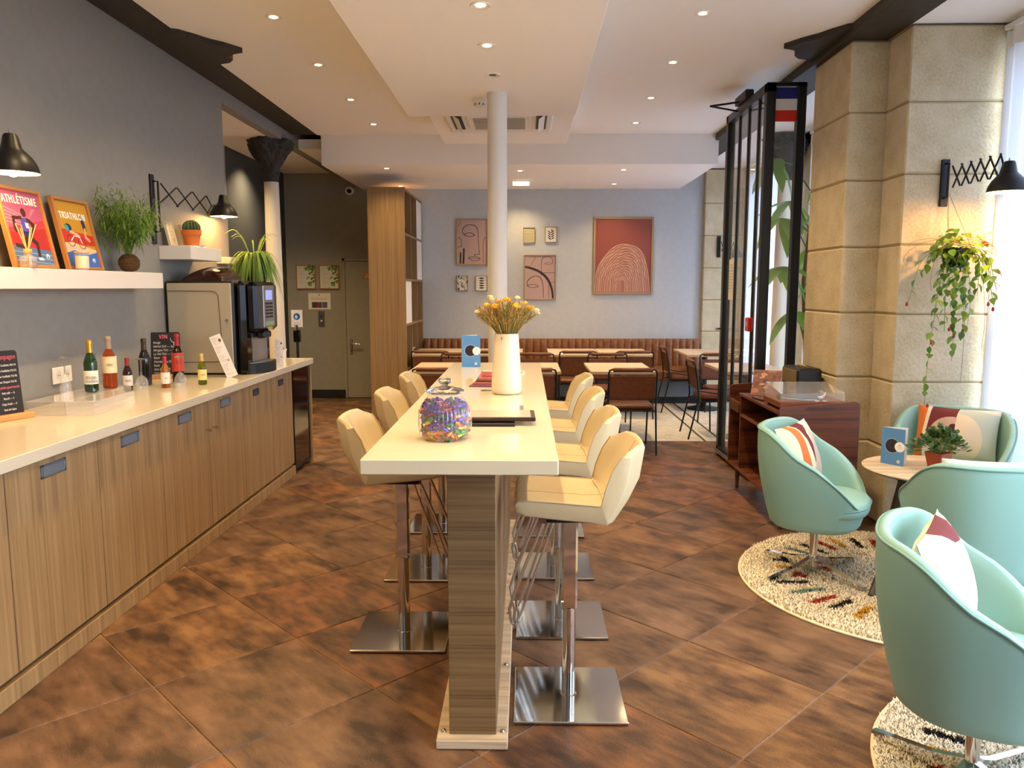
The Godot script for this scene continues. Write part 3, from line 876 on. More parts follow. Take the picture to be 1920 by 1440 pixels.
# ---------------------------------------------------------------- counter on the left
func make_counter() -> void:
	var zs := [-2.17, -2.78, -3.41, -4.02, -4.635, -5.22, -5.825, -6.34]
	var nm := ["cut by the left edge of the picture", "with the largest steel handle, below the tall chalkboard", "with the second largest steel handle from the viewer", "with a key left of its seam, third whole unit", "with a key right of its seam, fourth whole unit", "with a small dark handle, next to last", "with a small dark handle, beside the dark glass fridge"]
	for i in 7:
		var a: float = zs[i]
		var b: float = zs[i + 1]
		var o := thing("base_cabinet", "light oak base cabinet, " + nm[i], "cabinet", Vector3(-1.93, 0, a), 0.0, "oak base cabinets in a row")
		var w := a - b
		part(o, "body", Mb.new().bx(Vector3(-0.59, 0.09, -0.001), Vector3(-0.012, 0.877, -w + 0.001)), mat.plinth_black)
		var d := part(o, "door", Mb.new().bx(Vector3(-0.01, 0.1, -0.003), Vector3(0.01, 0.868, -w + 0.003), 0.0015), mat.oak)
		var small := i >= 5
		var hw := 0.055 if small else 0.083
		var hc := -w * 0.42 if small else (-w * 0.47)
		var hy := 0.812 if small else 0.822
		var hh := 0.024 if small else 0.027
		var hm: Material = mat.handle_dark if small else mat.handle_steel
		var f := Mb.new()
		f.bx(Vector3(0.008, hy - hh, hc - hw), Vector3(0.016, hy - hh + 0.008, hc + hw), 0.001).bx(Vector3(0.008, hy + hh - 0.008, hc - hw), Vector3(0.016, hy + hh, hc + hw), 0.001)
		f.bx(Vector3(0.008, hy - hh, hc - hw), Vector3(0.016, hy + hh, hc - hw + 0.012), 0.001).bx(Vector3(0.008, hy - hh, hc + hw - 0.012), Vector3(0.016, hy + hh, hc + hw), 0.001)
		# sloping cup inside the frame
		f.quad(Vector3(0.0155, hy - hh + 0.008, hc - hw + 0.012), Vector3(0.0155, hy - hh + 0.008, hc + hw - 0.012), Vector3(0.0105, hy + hh - 0.008, hc + hw - 0.012), Vector3(0.0105, hy + hh - 0.008, hc - hw + 0.012), Vector3(1, 0.3, 0).normalized())
		var h := part(d, "handle", f, hm)
		h.set_meta("label", "recessed metal cup handle")
		if i == 3 or i == 4:
			var kz := -w + 0.045 if i == 3 else -0.055
			part(d, "key", Mb.new().tube([Vector3(0.01, 0.70, kz), Vector3(0.032, 0.70, kz)], 0.006, 8).box(Vector3(0.038, 0.70, kz), Vector3(0.014, 0.018, 0.003), 0.001), mat.chrome)
	one("cabinet_plinth", Mb.new().bx(Vector3(-2.0, 0, -2.17), Vector3(-1.917, 0.078, -6.36), 0.002), mat.oak, "long oak plinth board along the floor under the cabinets", "plinth")
	# dark glass fridge under the end of the counter
	var fr := thing("wine_fridge", "dark glass door wine fridge under the far end of the counter", "fridge", Vector3(-1.93, 0, -6.36))
	part(fr, "body", Mb.new().bx(Vector3(-0.55, 0.03, 0), Vector3(-0.02, 0.875, -0.46)), mat.black)
	part(fr, "door", Mb.new().bx(Vector3(-0.018, 0.04, -0.005), Vector3(0.012, 0.86, -0.455), 0.004), mat.brown_gloss)
	part(fr, "door_frame", Mb.new().bx(Vector3(0.008, 0.04, -0.43), Vector3(0.016, 0.86, -0.455), 0.002).bx(Vector3(0.008, 0.04, -0.005), Vector3(0.016, 0.07, -0.455), 0.002), mat.black)
	one("end_panel", Mb.new().bx(Vector3(-2.5, 0, -6.83), Vector3(-1.9, 0.878, -6.855), 0.002), mat.oak, "thin oak end panel carrying the far end of the counter", "panel")
	one("worktop", Mb.new().bx(Vector3(-2.555, 0.88, -0.6), Vector3(-1.885, 0.93, -6.875), 0.003), mat.worktop, "long glossy cream white worktop on the oak cabinets", "worktop")

	# wall shelves
	one("wall_shelf", Mb.new().bx(Vector3(-2.56, 1.543, -2.4), Vector3(-2.365, 1.643, -5.1), 0.003), mat.shelf_white, "long thick white wall shelf carrying the two sport posters", "shelf")
	one("wall_shelf", Mb.new().bx(Vector3(-2.56, 1.745, -5.48), Vector3(-2.335, 1.84, -6.03), 0.003), mat.shelf_white, "short thick white wall shelf carrying the cactus", "shelf")
	one("wall_shelf", Mb.new().bx(Vector3(-2.56, 1.745, -6.5), Vector3(-2.44, 1.80, -6.74), 0.003), mat.shelf_white, "small white wall shelf at the end of the grey wall", "shelf")

	# posters
	var im := canvas(300, 420, rgb(170, 84, 122))
	p_poly(im, [Vector2(0, 0.52), Vector2(1, 0.36), Vector2(1, 0.78), Vector2(0, 0.74)], rgb(178, 62, 78))
	p_poly(im, [Vector2(0, 0.58), Vector2(1, 0.48), Vector2(1, 0.8), Vector2(0, 0.76)], rgb(168, 46, 50))
	for k in 5: p_line(im, [Vector2(0.0, 0.22 + k * 0.05), Vector2(0.55, 0.34 + k * 0.035)], 0.012, rgb(224, 150, 170))
	p_poly(im, [Vector2(0.55, 0.42), Vector2(0.75, 0.22), Vector2(0.85, 0.22)], rgb(210, 120, 140))
	p_poly(im, [Vector2(0, 0.74), Vector2(1, 0.79), Vector2(1, 1), Vector2(0, 1)], rgb(78, 112, 158))
	for k in 3: p_line(im, [Vector2(0.0, 0.82 + k * 0.06), Vector2(1, 0.86 + k * 0.06)], 0.008, rgb(200, 210, 224))
	var sk := rgb(62, 40, 34)
	p_ell(im, 0.52, 0.285, 0.065, 0.085, sk)
	p_poly(im, [Vector2(0.40, 0.36), Vector2(0.56, 0.36), Vector2(0.60, 0.46), Vector2(0.55, 0.56), Vector2(0.40, 0.55)], rgb(72, 76, 170))
	p_poly(im, [Vector2(0.50, 0.42), Vector2(0.58, 0.43), Vector2(0.57, 0.50), Vector2(0.50, 0.49)], rgb(230, 230, 238))
	p_line(im, [Vector2(0.42, 0.36), Vector2(0.24, 0.37), Vector2(0.22, 0.52), Vector2(0.26, 0.55)], 0.06, sk)
	p_line(im, [Vector2(0.58, 0.38), Vector2(0.70, 0.44), Vector2(0.62, 0.54)], 0.055, sk)
	p_poly(im, [Vector2(0.38, 0.54), Vector2(0.56, 0.54), Vector2(0.62, 0.64), Vector2(0.44, 0.68)], rgb(40, 44, 92))
	p_line(im, [Vector2(0.52, 0.62), Vector2(0.68, 0.70), Vector2(0.66, 0.90)], 0.07, sk)
	p_line(im, [Vector2(0.44, 0.64), Vector2(0.34, 0.76), Vector2(0.16, 0.74)], 0.07, sk)
	p_poly(im, [Vector2(0.62, 0.89), Vector2(0.72, 0.89), Vector2(0.76, 0.93), Vector2(0.62, 0.925)], rgb(240, 236, 236))
	p_ell(im, 0.88, 0.87, 0.045, 0.05, rgb(232, 228, 224)); p_ell(im, 0.88, 0.885, 0.02, 0.03, rgb(78, 112, 158))
	var pf := framed("sport_poster", "wood framed pink and red ATHLÉTISME poster with a runner", 0.345, 0.40, 0.016, 0.026, printed(im, 0.25), mat.frame_wood)
	lean(pf, Vector3(-2.458, 1.643, -3.91), 0.2, PI / 2)
	lettering(pf, "ATHLÉTISME", 0.056, mat.print_white, Vector3(0, 0.34, 0.0138), Vector3.ZERO, true, false, HORIZONTAL_ALIGNMENT_CENTER, 0.82)
	var im2 := canvas(300, 420, rgb(190, 144, 52))
	p_poly(im2, [Vector2(0, 0.42), Vector2(1, 0.50), Vector2(1, 0.66), Vector2(0, 0.66)], rgb(196, 60, 48))
	p_poly(im2, [Vector2(0, 0.64), Vector2(0.3, 0.62), Vector2(1, 0.72), Vector2(1, 0.8), Vector2(0, 0.78)], rgb(232, 196, 150))
	p_poly(im2, [Vector2(0, 0.8), Vector2(0.3, 0.74), Vector2(0.7, 0.80), Vector2(1, 0.76), Vector2(1, 1), Vector2(0, 1)], rgb(62, 106, 190))
	p_poly(im2, [Vector2(0, 0.70), Vector2(0.42, 0.68), Vector2(0.62, 0.76), Vector2(0.3, 0.72), Vector2(0, 0.76)], rgb(240, 180, 160))
	p_ell(im2, 0.28, 0.40, 0.10, 0.085, rgb(40, 50, 90)); p_ell(im2, 0.24, 0.41, 0.06, 0.07, rgb(60, 160, 160))
	p_line(im2, [Vector2(0.32, 0.46), Vector2(0.52, 0.50), Vector2(0.56, 0.54)], 0.05, rgb(230, 170, 140))
	for k in 2:
		for j in 24:
			var t := TAU * j / 24
			p_line(im2, [Vector2(0.28 + k * 0.32 + 0.11 * cos(t), 0.60 + k * 0.03 + 0.085 * sin(t)), Vector2(0.28 + k * 0.32 + 0.11 * cos(t + 0.27), 0.60 + k * 0.03 + 0.085 * sin(t + 0.27))], 0.012, rgb(60, 50, 70))
	p_line(im2, [Vector2(0.28, 0.60), Vector2(0.40, 0.52), Vector2(0.56, 0.53), Vector2(0.60, 0.63)], 0.016, rgb(240, 230, 230))
	p_ell(im2, 0.78, 0.22, 0.05, 0.05, rgb(50, 44, 70))
	p_line(im2, [Vector2(0.77, 0.26), Vector2(0.80, 0.40)], 0.09, rgb(52, 50, 96))
	p_line(im2, [Vector2(0.80, 0.40), Vector2(0.76, 0.52), Vector2(0.86, 0.58)], 0.05, rgb(226, 160, 120))
	p_ell(im2, 0.84, 0.89, 0.045, 0.05, rgb(232, 228, 224)); p_ell(im2, 0.84, 0.905, 0.02, 0.03, rgb(62, 106, 190))
	var pf2 := framed("sport_poster", "wood framed yellow TRIATHLON poster with cyclist and swimmer", 0.345, 0.395, 0.016, 0.026, printed(im2, 0.25), mat.frame_wood)
	lean(pf2, Vector3(-2.458, 1.643, -4.35), 0.2, PI / 2)
	lettering(pf2, "TRIATHLON", 0.05, mat.print_white, Vector3(0, 0.30, 0.0138), Vector3.ZERO, true, false, HORIZONTAL_ALIGNMENT_CENTER, 0.9)

	# reed diffuser and candle
	var rd := thing("reed_diffuser", "small glass reed diffuser with pale sticks before the runner poster", "diffuser", Vector3(-2.392, 1.643, -3.76))
	rd.scale = Vector3(0.85, 0.95, 0.85)
	part(rd, "bottle", Mb.new().lathe([Vector2(0, 0.001), Vector2(0.042, 0.001), Vector2(0.044, 0.006), Vector2(0.044, 0.055), Vector2(0.02, 0.066), Vector2(0.018, 0.08)], 24), mat.thin_glass)
	part(rd, "oil", Mb.new().cyl(Vector3(0, 0.005, 0), 0.04, 0.03, 24), amber(rgb(222, 180, 110)))
	part(rd, "collar", Mb.new().cyl(Vector3(0, 0.07, 0), 0.022, 0.025, 20, 0.003), mat.pale_wood)
	for k in 6:
		var a := TAU * k / 6 + 0.4
		part(rd, "stick", Mb.new().tube([Vector3(-cos(a) * 0.02, 0.02, -sin(a) * 0.02), Vector3(cos(a) * 0.05, 0.2 + 0.01 * (k % 3), sin(a) * 0.05)], 0.0022, 5), M(rgb(218, 184, 128), 0.7))
	var cd := thing("candle_glass", "glass tumbler candle of cream wax before the triathlon poster", "candle", Vector3(-2.392, 1.643, -4.22))
	cd.scale = Vector3(0.85, 1, 0.85)
	part(cd, "tumbler", Mb.new().lathe([Vector2(0, 0.001), Vector2(0.04, 0.001), Vector2(0.044, 0.1)], 28), mat.thin_glass)
	part(cd, "wax", Mb.new().cyl(Vector3(0, 0.008, 0), 0.039, 0.066, 24, 0.002), M(rgb(232, 214, 176), 0.5))
	part(cd, "wooden_lid", Mb.new().cyl(Vector3(0, 0.09, 0), 0.042, 0.008, 24, 0.002), mat.pale_wood)

	# kokedama
	var kk := thing("kokedama_plant", "feathery green plant growing from a brown moss ball on the long shelf", "plant", Vector3(-2.42, 1.643, -4.78))
	var nz := noise(3, 2.0)
	var P := []
	for i in 15:
		var row := []
		var a := -PI / 2 + PI * i / 14
		for k in 24:
			var t := TAU * k / 24
			var r := 0.062 * (1.0 + 0.09 * nz.get_noise_3d(cos(t) * cos(a) * 2, sin(a) * 2, sin(t) * cos(a) * 2))
			row.append(Vector3(cos(t) * cos(a) * r, 0.056 + sin(a) * r * 0.92, sin(t) * cos(a) * r))
		P.append(row)
	part(kk, "moss_ball", Mb.new().grid(P, true, true), mat.moss)
	rng.seed = 21
	var stems := Mb.new()
	var fol := [Mb.new(), Mb.new(), Mb.new()]
	for s in 34:
		var a := TAU * s / 34 + rng.randf() * 0.3
		var sp := rng.randf_range(0.05, 0.24)
		var top := Vector3(clampf(cos(a) * sp * 0.8, -0.07, 0.3), rng.randf_range(0.25, 0.45), sin(a) * sp * 1.5)
		stems.tube([Vector3(cos(a) * 0.012, 0.1, sin(a) * 0.012), Vector3(top.x * 0.28, top.y * 0.6, top.z * 0.28), top * Vector3(0.7, 0.92, 0.7), top], [0.0022, 0.002, 0.0016, 0.001], 5)
		for k in 64:
			var q := Vector3(0, 0, 0)
			var f := rng.randf()
			q = Vector3(top.x * 0.28, top.y * 0.6, top.z * 0.28).lerp(top, 0.25 + 0.9 * f)
			q += Vector3(rng.randf_range(-0.05, 0.05), rng.randf_range(-0.05, 0.04), rng.randf_range(-0.07, 0.07))
			q.x = maxf(q.x, -0.07); q.z = minf(q.z, 0.18)
			var d := Vector3(rng.randf_range(-1, 1), rng.randf_range(-0.9, 0.8), rng.randf_range(-1, 1)).normalized()
			blade(fol[k % 3], q, d, rng.randf_range(0.035, 0.08), 0.0036, -0.016)
	part(kk, "stems", stems, mat.stem_green).set_meta("kind", "stuff")
	var fm := [mat.leaf, mat.leaf_dark, mat.leaf_bright]
	for i in 3: part(kk, "foliage", fol[i], fm[i]).set_meta("kind", "stuff")

	# cactus and small canvases
	var ca := thing("potted_cactus", "round ribbed cactus in an orange terracotta pot on the short shelf", "cactus", Vector3(-2.41, 1.84, -5.68))
	part(ca, "saucer", Mb.new().lathe([Vector2(0, 0.0), Vector2(0.075, 0.0), Vector2(0.083, 0.008), Vector2(0.078, 0.008), Vector2(0, 0.004)], 28), mat.white)
	part(ca, "pot", Mb.new().lathe([Vector2(0, 0.006), Vector2(0.048, 0.006), Vector2(0.06, 0.085), Vector2(0.068, 0.085), Vector2(0.07, 0.118), Vector2(0.062, 0.118), Vector2(0.06, 0.11), Vector2(0, 0.11)], 32), mat.terracotta)
	var prof := []
	for i in 13:
		var a := -0.5 + (PI / 2 + 0.5) * i / 12
		prof.append(Vector2(maxf(0.001, 0.058 * cos(a)), 0.135 + 0.055 * sin(a)))
	part(ca, "cactus_body", Mb.new().lathe(prof, 96, Vector3.ZERO, 0.09, 16), M(rgb(58, 82, 44), 0.6))
	var sp := Mb.new()
	for k in 16:
		for i in 8:
			var t := TAU * k / 16
			var a := -0.2 + 1.6 * i / 8
			var p := Vector3(cos(t) * cos(a) * 0.064, 0.135 + 0.057 * sin(a), sin(t) * cos(a) * 0.064)
			var d := Vector3(cos(t) * cos(a), sin(a), sin(t) * cos(a))
			sp.tube([p, p + d * 0.008], [0.0012, 0.0004], 3, false)
	part(ca, "spines", sp, M(rgb(224, 206, 140), 0.6)).set_meta("kind", "stuff")
	for s in [[-5.56, 0.105, "pale gold etched canvas leaning at the left end of the cactus shelf", 0], [-5.80, 0.10, "black and white patterned canvas leaning behind the cactus", 1]]:
		var ic := canvas(128, 180, rgb(226, 204, 160) if s[3] == 0 else rgb(226, 222, 214))
		rng.seed = 5 + s[3]
		for k in 26:
			var a := Vector2(rng.randf(), rng.randf())
			p_line(ic, bez(a, a + Vector2(0.1, -0.1), a + Vector2(0.2, -0.12), a + Vector2(0.3, -0.02)), 0.012 if s[3] == 0 else 0.05, rgb(150, 116, 66) if s[3] == 0 else rgb(40, 36, 34))
		var cv := framed("small_canvas", s[2], s[1] * 1.05, 0.165, 0.003, 0.02, printed(ic), mat.paper)
		lean(cv, Vector3(-2.50, 1.84, s[0]), 0.22, PI / 2)

	# socket
	var so := thing("wall_socket", "white double power socket on the grey wall above the counter", "socket", Vector3(-2.56, 1.073, -4.235), PI / 2)
	part(so, "plate", Mb.new().box(Vector3(0, 0, 0.006), Vector3(0.175, 0.09, 0.012), 0.004), mat.white_gloss)
	for s in [-0.038, 0.038]:
		var w := Mb.new()
		w.xf = Transform3D(Basis(Vector3(1, 0, 0), PI / 2), Vector3(s, 0, 0.012))
		var wl := part(so, "outlet_well", w.lathe([Vector2(0.024, 0.001), Vector2(0.021, 0.0008), Vector2(0.0, 0.0006)], 24), M(rgb(220, 216, 206), 0.4))
		for q in [-0.009, 0.009]:
			part(wl, "pin_hole", Mb.new().box(Vector3(s + q, 0, 0.013), Vector3(0.005, 0.005, 0.002)), mat.black)

	# chalkboards
	var pink := M(rgb(226, 110, 130), 0.7)
	var cb := thing("chalkboard", "tall chalkboard of champagne prices on a wooden foot, at left edge", "chalkboard", Vector3(-2.43, 0.93, -3.60), deg_to_rad(70))
	part(cb, "foot", Mb.new().box(Vector3(0, 0.014, 0), Vector3(0.2, 0.028, 0.07), 0.004), mat.pale_wood)
	part(cb, "board", rounded_board(0.135, 0.30, 0.016, 0.006), mat.slate, Vector3(0, 0.026, -0.003), Vector3(-0.08, 0, 0))
	var rows := ["Champagne", "Nicolas Feuillatte 20cl 14", "Nicolas Feuillatte 37cl 25", "Nicolas Feuillatte 75cl 45", "Veuve Clicquot 75cl 95", "Nos petits gourmands", "Petit salé ---- 6", "Muesli ---- 5", "Chips Seule ---- 3", "Noix de Cajou"]
	for i in rows.size():
		var tl := lettering(cb, rows[i], 0.026 if i == 0 else (0.0155 if i == 5 else 0.0125), pink if i == 0 or i == 5 else mat.print_white, Vector3(0, 0.295 - i * 0.026 - (0.012 if i > 0 else 0.0), 0.0045 - (0.295 - i * 0.026) * 0.08 + 0.003), Vector3(-0.08, 0, 0), false, i == 0)
		tl.scale.x = 0.78
	var vb := thing("chalkboard", "chalkboard headed VIN standing behind the wine bottles", "chalkboard", Vector3(-2.47, 0.93, -5.3), deg_to_rad(18))
	part(vb, "foot", Mb.new().box(Vector3(0, 0.014, 0), Vector3(0.2, 0.028, 0.07), 0.004), mat.pale_wood)
	part(vb, "board", rounded_board(0.19, 0.29, 0.016, 0.006), mat.slate, Vector3(0, 0.026, -0.003), Vector3(-0.08, 0, 0))
	rows = ["VIN", "Rouge", "Merlot 25cl ---- 9", "Morgon 75cl ---- 29", "La Tité 75cl ---- 25", "Blanc", "Chardonnay 25cl", "Rosé", "Gris 25cl ---- 9", "Lirac 75cl"]
	for i in rows.size():
		lettering(vb, rows[i], 0.036 if i == 0 else 0.019, pink if i == 0 else mat.print_white, Vector3(-0.01 if i == 0 else -0.075, 0.285 - i * 0.026 - (0.014 if i > 0 else 0.0), 0.0055 - (0.285 - i * 0.026) * 0.08 + 0.003), Vector3(-0.08, 0, 0), i == 0, false, HORIZONTAL_ALIGNMENT_CENTER if i == 0 else HORIZONTAL_ALIGNMENT_LEFT, 0.85)
	var gd := Mb.new()
	var gp := []
	for i in 14:
		var t := PI * i / 13
		gp.append(Vector3(0.055 + 0.02 * cos(t + PI), 0.275 - 0.03 * sin(t), -0.011))
	gd.tube(gp, 0.0016, 4).tube([Vector3(0.055, 0.245, -0.009), Vector3(0.055, 0.215, -0.007)], 0.0016, 4).tube([Vector3(0.038, 0.214, -0.007), Vector3(0.072, 0.214, -0.007)], 0.0016, 4)
	part(vb, "chalk_drawing", gd, mat.print_white)

	# acrylic risers
	for s in [[-2.43, -2.24, "clear wavy acrylic riser under the champagne bottle", -3.72, -4.36], [-2.235, -2.10, "clear wavy acrylic riser nearer the counter edge", -3.72, -4.12]]:
		var ar := thing("acrylic_riser", s[2], "riser", Vector3(0, 0.93, 0), 0.0, "clear acrylic risers on the counter")
		part(ar, "top", Mb.new().bx(Vector3(s[0], 0.066, s[3]), Vector3(s[1], 0.07, s[4]), 0.001), mat.acrylic)
		var W := []
		for i in 13:
			var row := []
			for k in 20: row.append(Vector3(lerpf(s[0], s[1], k / 19.0), 0.001 + 0.0655 * i / 12.0, s[3] + 0.003 + 0.0018 * sin(i * 1.6 + 0.8 * sin(k * 0.9))))
			W.append(row)
		part(ar, "wavy_front", Mb.new().grid(W), mat.acrylic)
		W = []
		for i in 13:
			var row := []
			for k in 20: row.append(Vector3(s[1] + 0.002 + 0.0018 * sin(i * 1.6 + 0.8 * sin(k * 0.9)), 0.001 + 0.0655 * i / 12.0, lerpf(s[3], s[4], k / 19.0)))
			W.append(row)
		part(ar, "wavy_side", Mb.new().grid(W), mat.acrylic)

	# bottles
	var gold := M(rgb(214, 168, 64), 0.3, 0.7)
	bottle("champagne_bottle", "dark green champagne bottle with gold foil neck and cream label", Vector3(-2.30, 1.0, -4.07), 0.275, 0.034, glassy(rgb(26, 52, 22)), gold, 0.55, 0.16, 0.42, M(rgb(232, 228, 214), 0.5), "Nicolas\nFeuillatte", 0.8)
	bottle("rose_bottle", "tall rosé bottle with wide cream label on the riser", Vector3(-2.285, 1.0, -4.23), 0.285, 0.037, amber(rgb(196, 92, 44)), M(rgb(150, 134, 116), 0.5), 0.66, 0.30, 0.62, M(rgb(226, 210, 170), 0.6), "LIRAC", 0.6)
	bottle("red_wine_bottle", "small dark red wine bottle with red cap and white label", Vector3(-2.40, 0.93, -4.64), 0.20, 0.027, glassy(rgb(34, 10, 14)), M(rgb(150, 24, 30), 0.4), 0.72, 0.16, 0.48, M(rgb(226, 220, 210), 0.6), "Merlot", 0.7)
	bottle("red_wine_bottle", "tall dark wine bottle standing behind the upturned wine glass", Vector3(-2.42, 0.93, -4.90), 0.30, 0.038, glassy(rgb(16, 18, 24)), M(rgb(60, 44, 20), 0.4), 0.70, 0.0, 0.0, null, "", 0.0)
	bottle("red_wine_bottle", "tall wine bottle with broad red label beside the chalkboard", Vector3(-2.275, 0.93, -5.05), 0.32, 0.037, glassy(rgb(24, 12, 14)), M(rgb(150, 34, 40), 0.4), 0.68, 0.24, 0.62, M(rgb(200, 62, 46), 0.6), "Tité", 0.9)
	bottle("rose_bottle", "small bottle of amber rosé with a raspberry red cap", Vector3(-2.24, 0.93, -4.79), 0.195, 0.027, amber(rgb(220, 150, 72)), M(rgb(190, 24, 60), 0.4), 0.74, 0.14, 0.50, M(rgb(230, 226, 220), 0.6), "Gris", 0.5)
	bottle("white_wine_bottle", "small green white wine bottle standing alone near the coffee machine", Vector3(-2.075, 0.93, -4.95), 0.2, 0.027, amber(rgb(126, 138, 26)), M(rgb(206, 178, 110), 0.4), 0.74, 0.16, 0.50, M(rgb(230, 222, 150), 0.6), "Chard", 0.5)
	# upturned glasses
	for g in [[Vector3(-2.385, 1.0, -3.98), true, "upturned champagne flute left of the champagne bottle"], [Vector3(-2.335, 1.0, -4.14), true, "upturned champagne flute between champagne and rosé bottles"], [Vector3(-2.325, 0.93, -4.66), false, "upturned wine glass beside the small red wine bottle"], [Vector3(-2.165, 0.93, -4.83), false, "upturned wine glass before the red labelled bottle"]]:
		var gl := thing("wine_glass", g[2], "glass", g[0], 0.0, "upturned glasses on the counter")
		var bw := [Vector2(0.027, 0.0), Vector2(0.03, 0.03), Vector2(0.022, 0.075), Vector2(0.006, 0.105)] if g[1] else [Vector2(0.031, 0.0), Vector2(0.037, 0.03), Vector2(0.034, 0.06), Vector2(0.018, 0.083), Vector2(0.005, 0.093)]
		part(gl, "bowl", Mb.new().lathe(bw, 28), mat.thin_glass)
		var y0: float = bw[-1].y
		part(gl, "stem", Mb.new().lathe([Vector2(0.005, y0), Vector2(0.0035, y0 + 0.03), Vector2(0.0045, 0.185), Vector2(0.01, 0.19)], 16), mat.glass)
		part(gl, "foot", Mb.new().lathe([Vector2(0.0, 0.186), Vector2(0.03, 0.189), Vector2(0.032, 0.191), Vector2(0.012, 0.196), Vector2(0.0, 0.198)], 28), mat.glass)

	make_coffee_machine()

	# leaning drink cards
	for s in [[Vector3(-2.035, 0.935, -5.36), 0.075, 0.31, deg_to_rad(14), -0.42, "tall white drink menu leaning against the coffee machine"], [Vector3(-1.915, 0.93, -6.03), 0.055, 0.22, deg_to_rad(12), -0.05, "narrow white drink menu standing right of the coffee machine"]]:
		var me := thing("drink_menu", s[5], "menu", s[0], s[3])
		var im3 := canvas(90, 360, rgb(236, 230, 226))
		rng.seed = 44
		for k in 30:
			if k % 7 == 6: continue
			p_line(im3, [Vector2(0.1, 0.05 + k * 0.03), Vector2(0.35 + rng.randf() * 0.4, 0.05 + k * 0.03)], 0.02, rgb(130, 110, 104))
		p_ell(im3, 0.75, 0.14, 0.13, 0.16, rgb(120, 84, 60)); p_ell(im3, 0.75, 0.62, 0.12, 0.14, rgb(190, 170, 160))
		var sh := part(me, "card", Mb.new().box(Vector3(0, s[2] / 2, -0.0012), Vector3(s[1], s[2], 0.002)), mat.paper, Vector3.ZERO, Vector3(s[4] * 0.35, 0, s[4] * -0.9 if s[4] < -0.1 else 0.0))
		part(sh, "print", sheet(s[1], s[2]), printed(im3), Vector3(0, s[2] / 2, 0.0002))
	# paper cup of stirrers
	var cu := thing("stirrer_cup", "white cup of wooden stirrers at the far end of the counter", "cup", Vector3(-2.12, 0.93, -6.7))
	part(cu, "cup", Mb.new().lathe([Vector2(0, 0.0), Vector2(0.038, 0.0), Vector2(0.052, 0.085), Vector2(0.055, 0.085), Vector2(0.055, 0.09), Vector2(0.048, 0.09), Vector2(0.036, 0.006), Vector2(0, 0.006)], 28), mat.white)
	rng.seed = 9
	for k in 9: part(cu, "stirrer", Mb.new().tube([Vector3(rng.randf_range(-0.02, 0.02), 0.008, rng.randf_range(-0.02, 0.02)), Vector3(rng.randf_range(-0.035, 0.035), 0.105, rng.randf_range(-0.035, 0.035))], 0.0035, 5), M(rgb(88, 60, 40), 0.7))

	# spider plant
	var spn := thing("spider_plant", "drooping green spider plant in a tall planter behind the coffee machine", "plant", Vector3(-2.2, 0.93, -6.37))
	part(spn, "planter", Mb.new().lathe([Vector2(0, 0), Vector2(0.07, 0), Vector2(0.085, 0.87), Vector2(0.079, 0.87), Vector2(0.077, 0.85), Vector2(0, 0.85)], 28), mat.black)
	rng.seed = 31
	var lv := []
	for k in 8:
		var mb := Mb.new()
		var l := 0.2 + 0.024 * k
		var rise: float = [0.09, 0.13, 0.05, 0.11, 0.12, 0.08, 0.10, 0.24][k]
		var drop: float = [0.34, 0.34, 0.33, 0.40, 0.30, 0.44, 0.42, 0.06][k]
		var PP := []
		for i in 11:
			var t := i / 10.0
			var w := 0.0065 * sin(PI * (0.12 + 0.88 * t)) + 0.0006
			var y := rise * sin(minf(t * 2.2, PI / 2)) - drop * t * t
			var z := l * (0.75 * t if drop > 0.2 else t * 0.55)
			PP.append([Vector3(-w, y + w * 0.5, z), Vector3(0, y, z), Vector3(w, y + w * 0.5, z)])
		lv.append(mb.grid(PP).mesh())
	var lms := [mat.leaf, mat.leaf_bright, mat.leaf_dark, mat.leaf_bright]
	for k in 190:
		var a := TAU * k / 190 * 7.0 + rng.randf()
		var lf := part(spn, "leaf", lv[k % 8 if k % 8 != 7 or k % 3 == 0 else 2], lms[k % 4], Vector3(cos(a) * 0.03, 0.855, -sin(a) * 0.03), Vector3(0, a + PI / 2, 0))
		lf.scale = Vector3.ONE * rng.randf_range(0.7, 1.1) 

func blade(m: Mb, at: Vector3, d: Vector3, l: float, w: float, droop: float) -> void:
	var s := d.cross(Vector3.UP)
	if s.length() < 0.01: s = Vector3.RIGHT
	s = s.normalized() * w
	var nn := s.cross(d).normalized()
	if nn.y < 0: nn = -nn
	var mid := at + d * l * 0.5
	var tip := at + d * l + Vector3(0, droop, 0)
	m.tri(at, mid + s, mid - s, nn, nn, nn)
	m.tri(mid + s, tip, mid - s, nn, nn, nn)

# a frame standing on its lower edge, facing +z, its back at z = 0
func framed(called: String, label: String, w: float, h: float, border: float, depth: float, print_mat: Material, frame_mat: Material, category := "picture", group := "") -> Node3D:
	var o := thing(called, label, category, Vector3.ZERO, 0.0, group)
	var b := Mb.new()
	b.bx(Vector3(-w / 2, 0, 0), Vector3(-w / 2 + border, h, depth), 0.002).bx(Vector3(w / 2 - border, 0, 0), Vector3(w / 2, h, depth), 0.002)
	b.bx(Vector3(-w / 2 + border, 0, 0), Vector3(w / 2 - border, border, depth), 0.002).bx(Vector3(-w / 2 + border, h - border, 0), Vector3(w / 2 - border, h, depth), 0.002)
	part(o, "frame", b, frame_mat)
	part(o, "print", sheet(w - border * 2, h - border * 2, 0.0), print_mat, Vector3(0, h / 2, minf(depth * 0.5, 0.013)))
	part(o, "backing", Mb.new().bx(Vector3(-w / 2 + border, border, 0.001), Vector3(w / 2 - border, h - border, minf(depth * 0.5, 0.013) - 0.001)), frame_mat)
	return o

func lean(o: Node3D, at: Vector3, back: float, turn: float) -> void:
	o.transform = Transform3D(Basis(Vector3.UP, turn) * Basis(Vector3.RIGHT, -back), at)

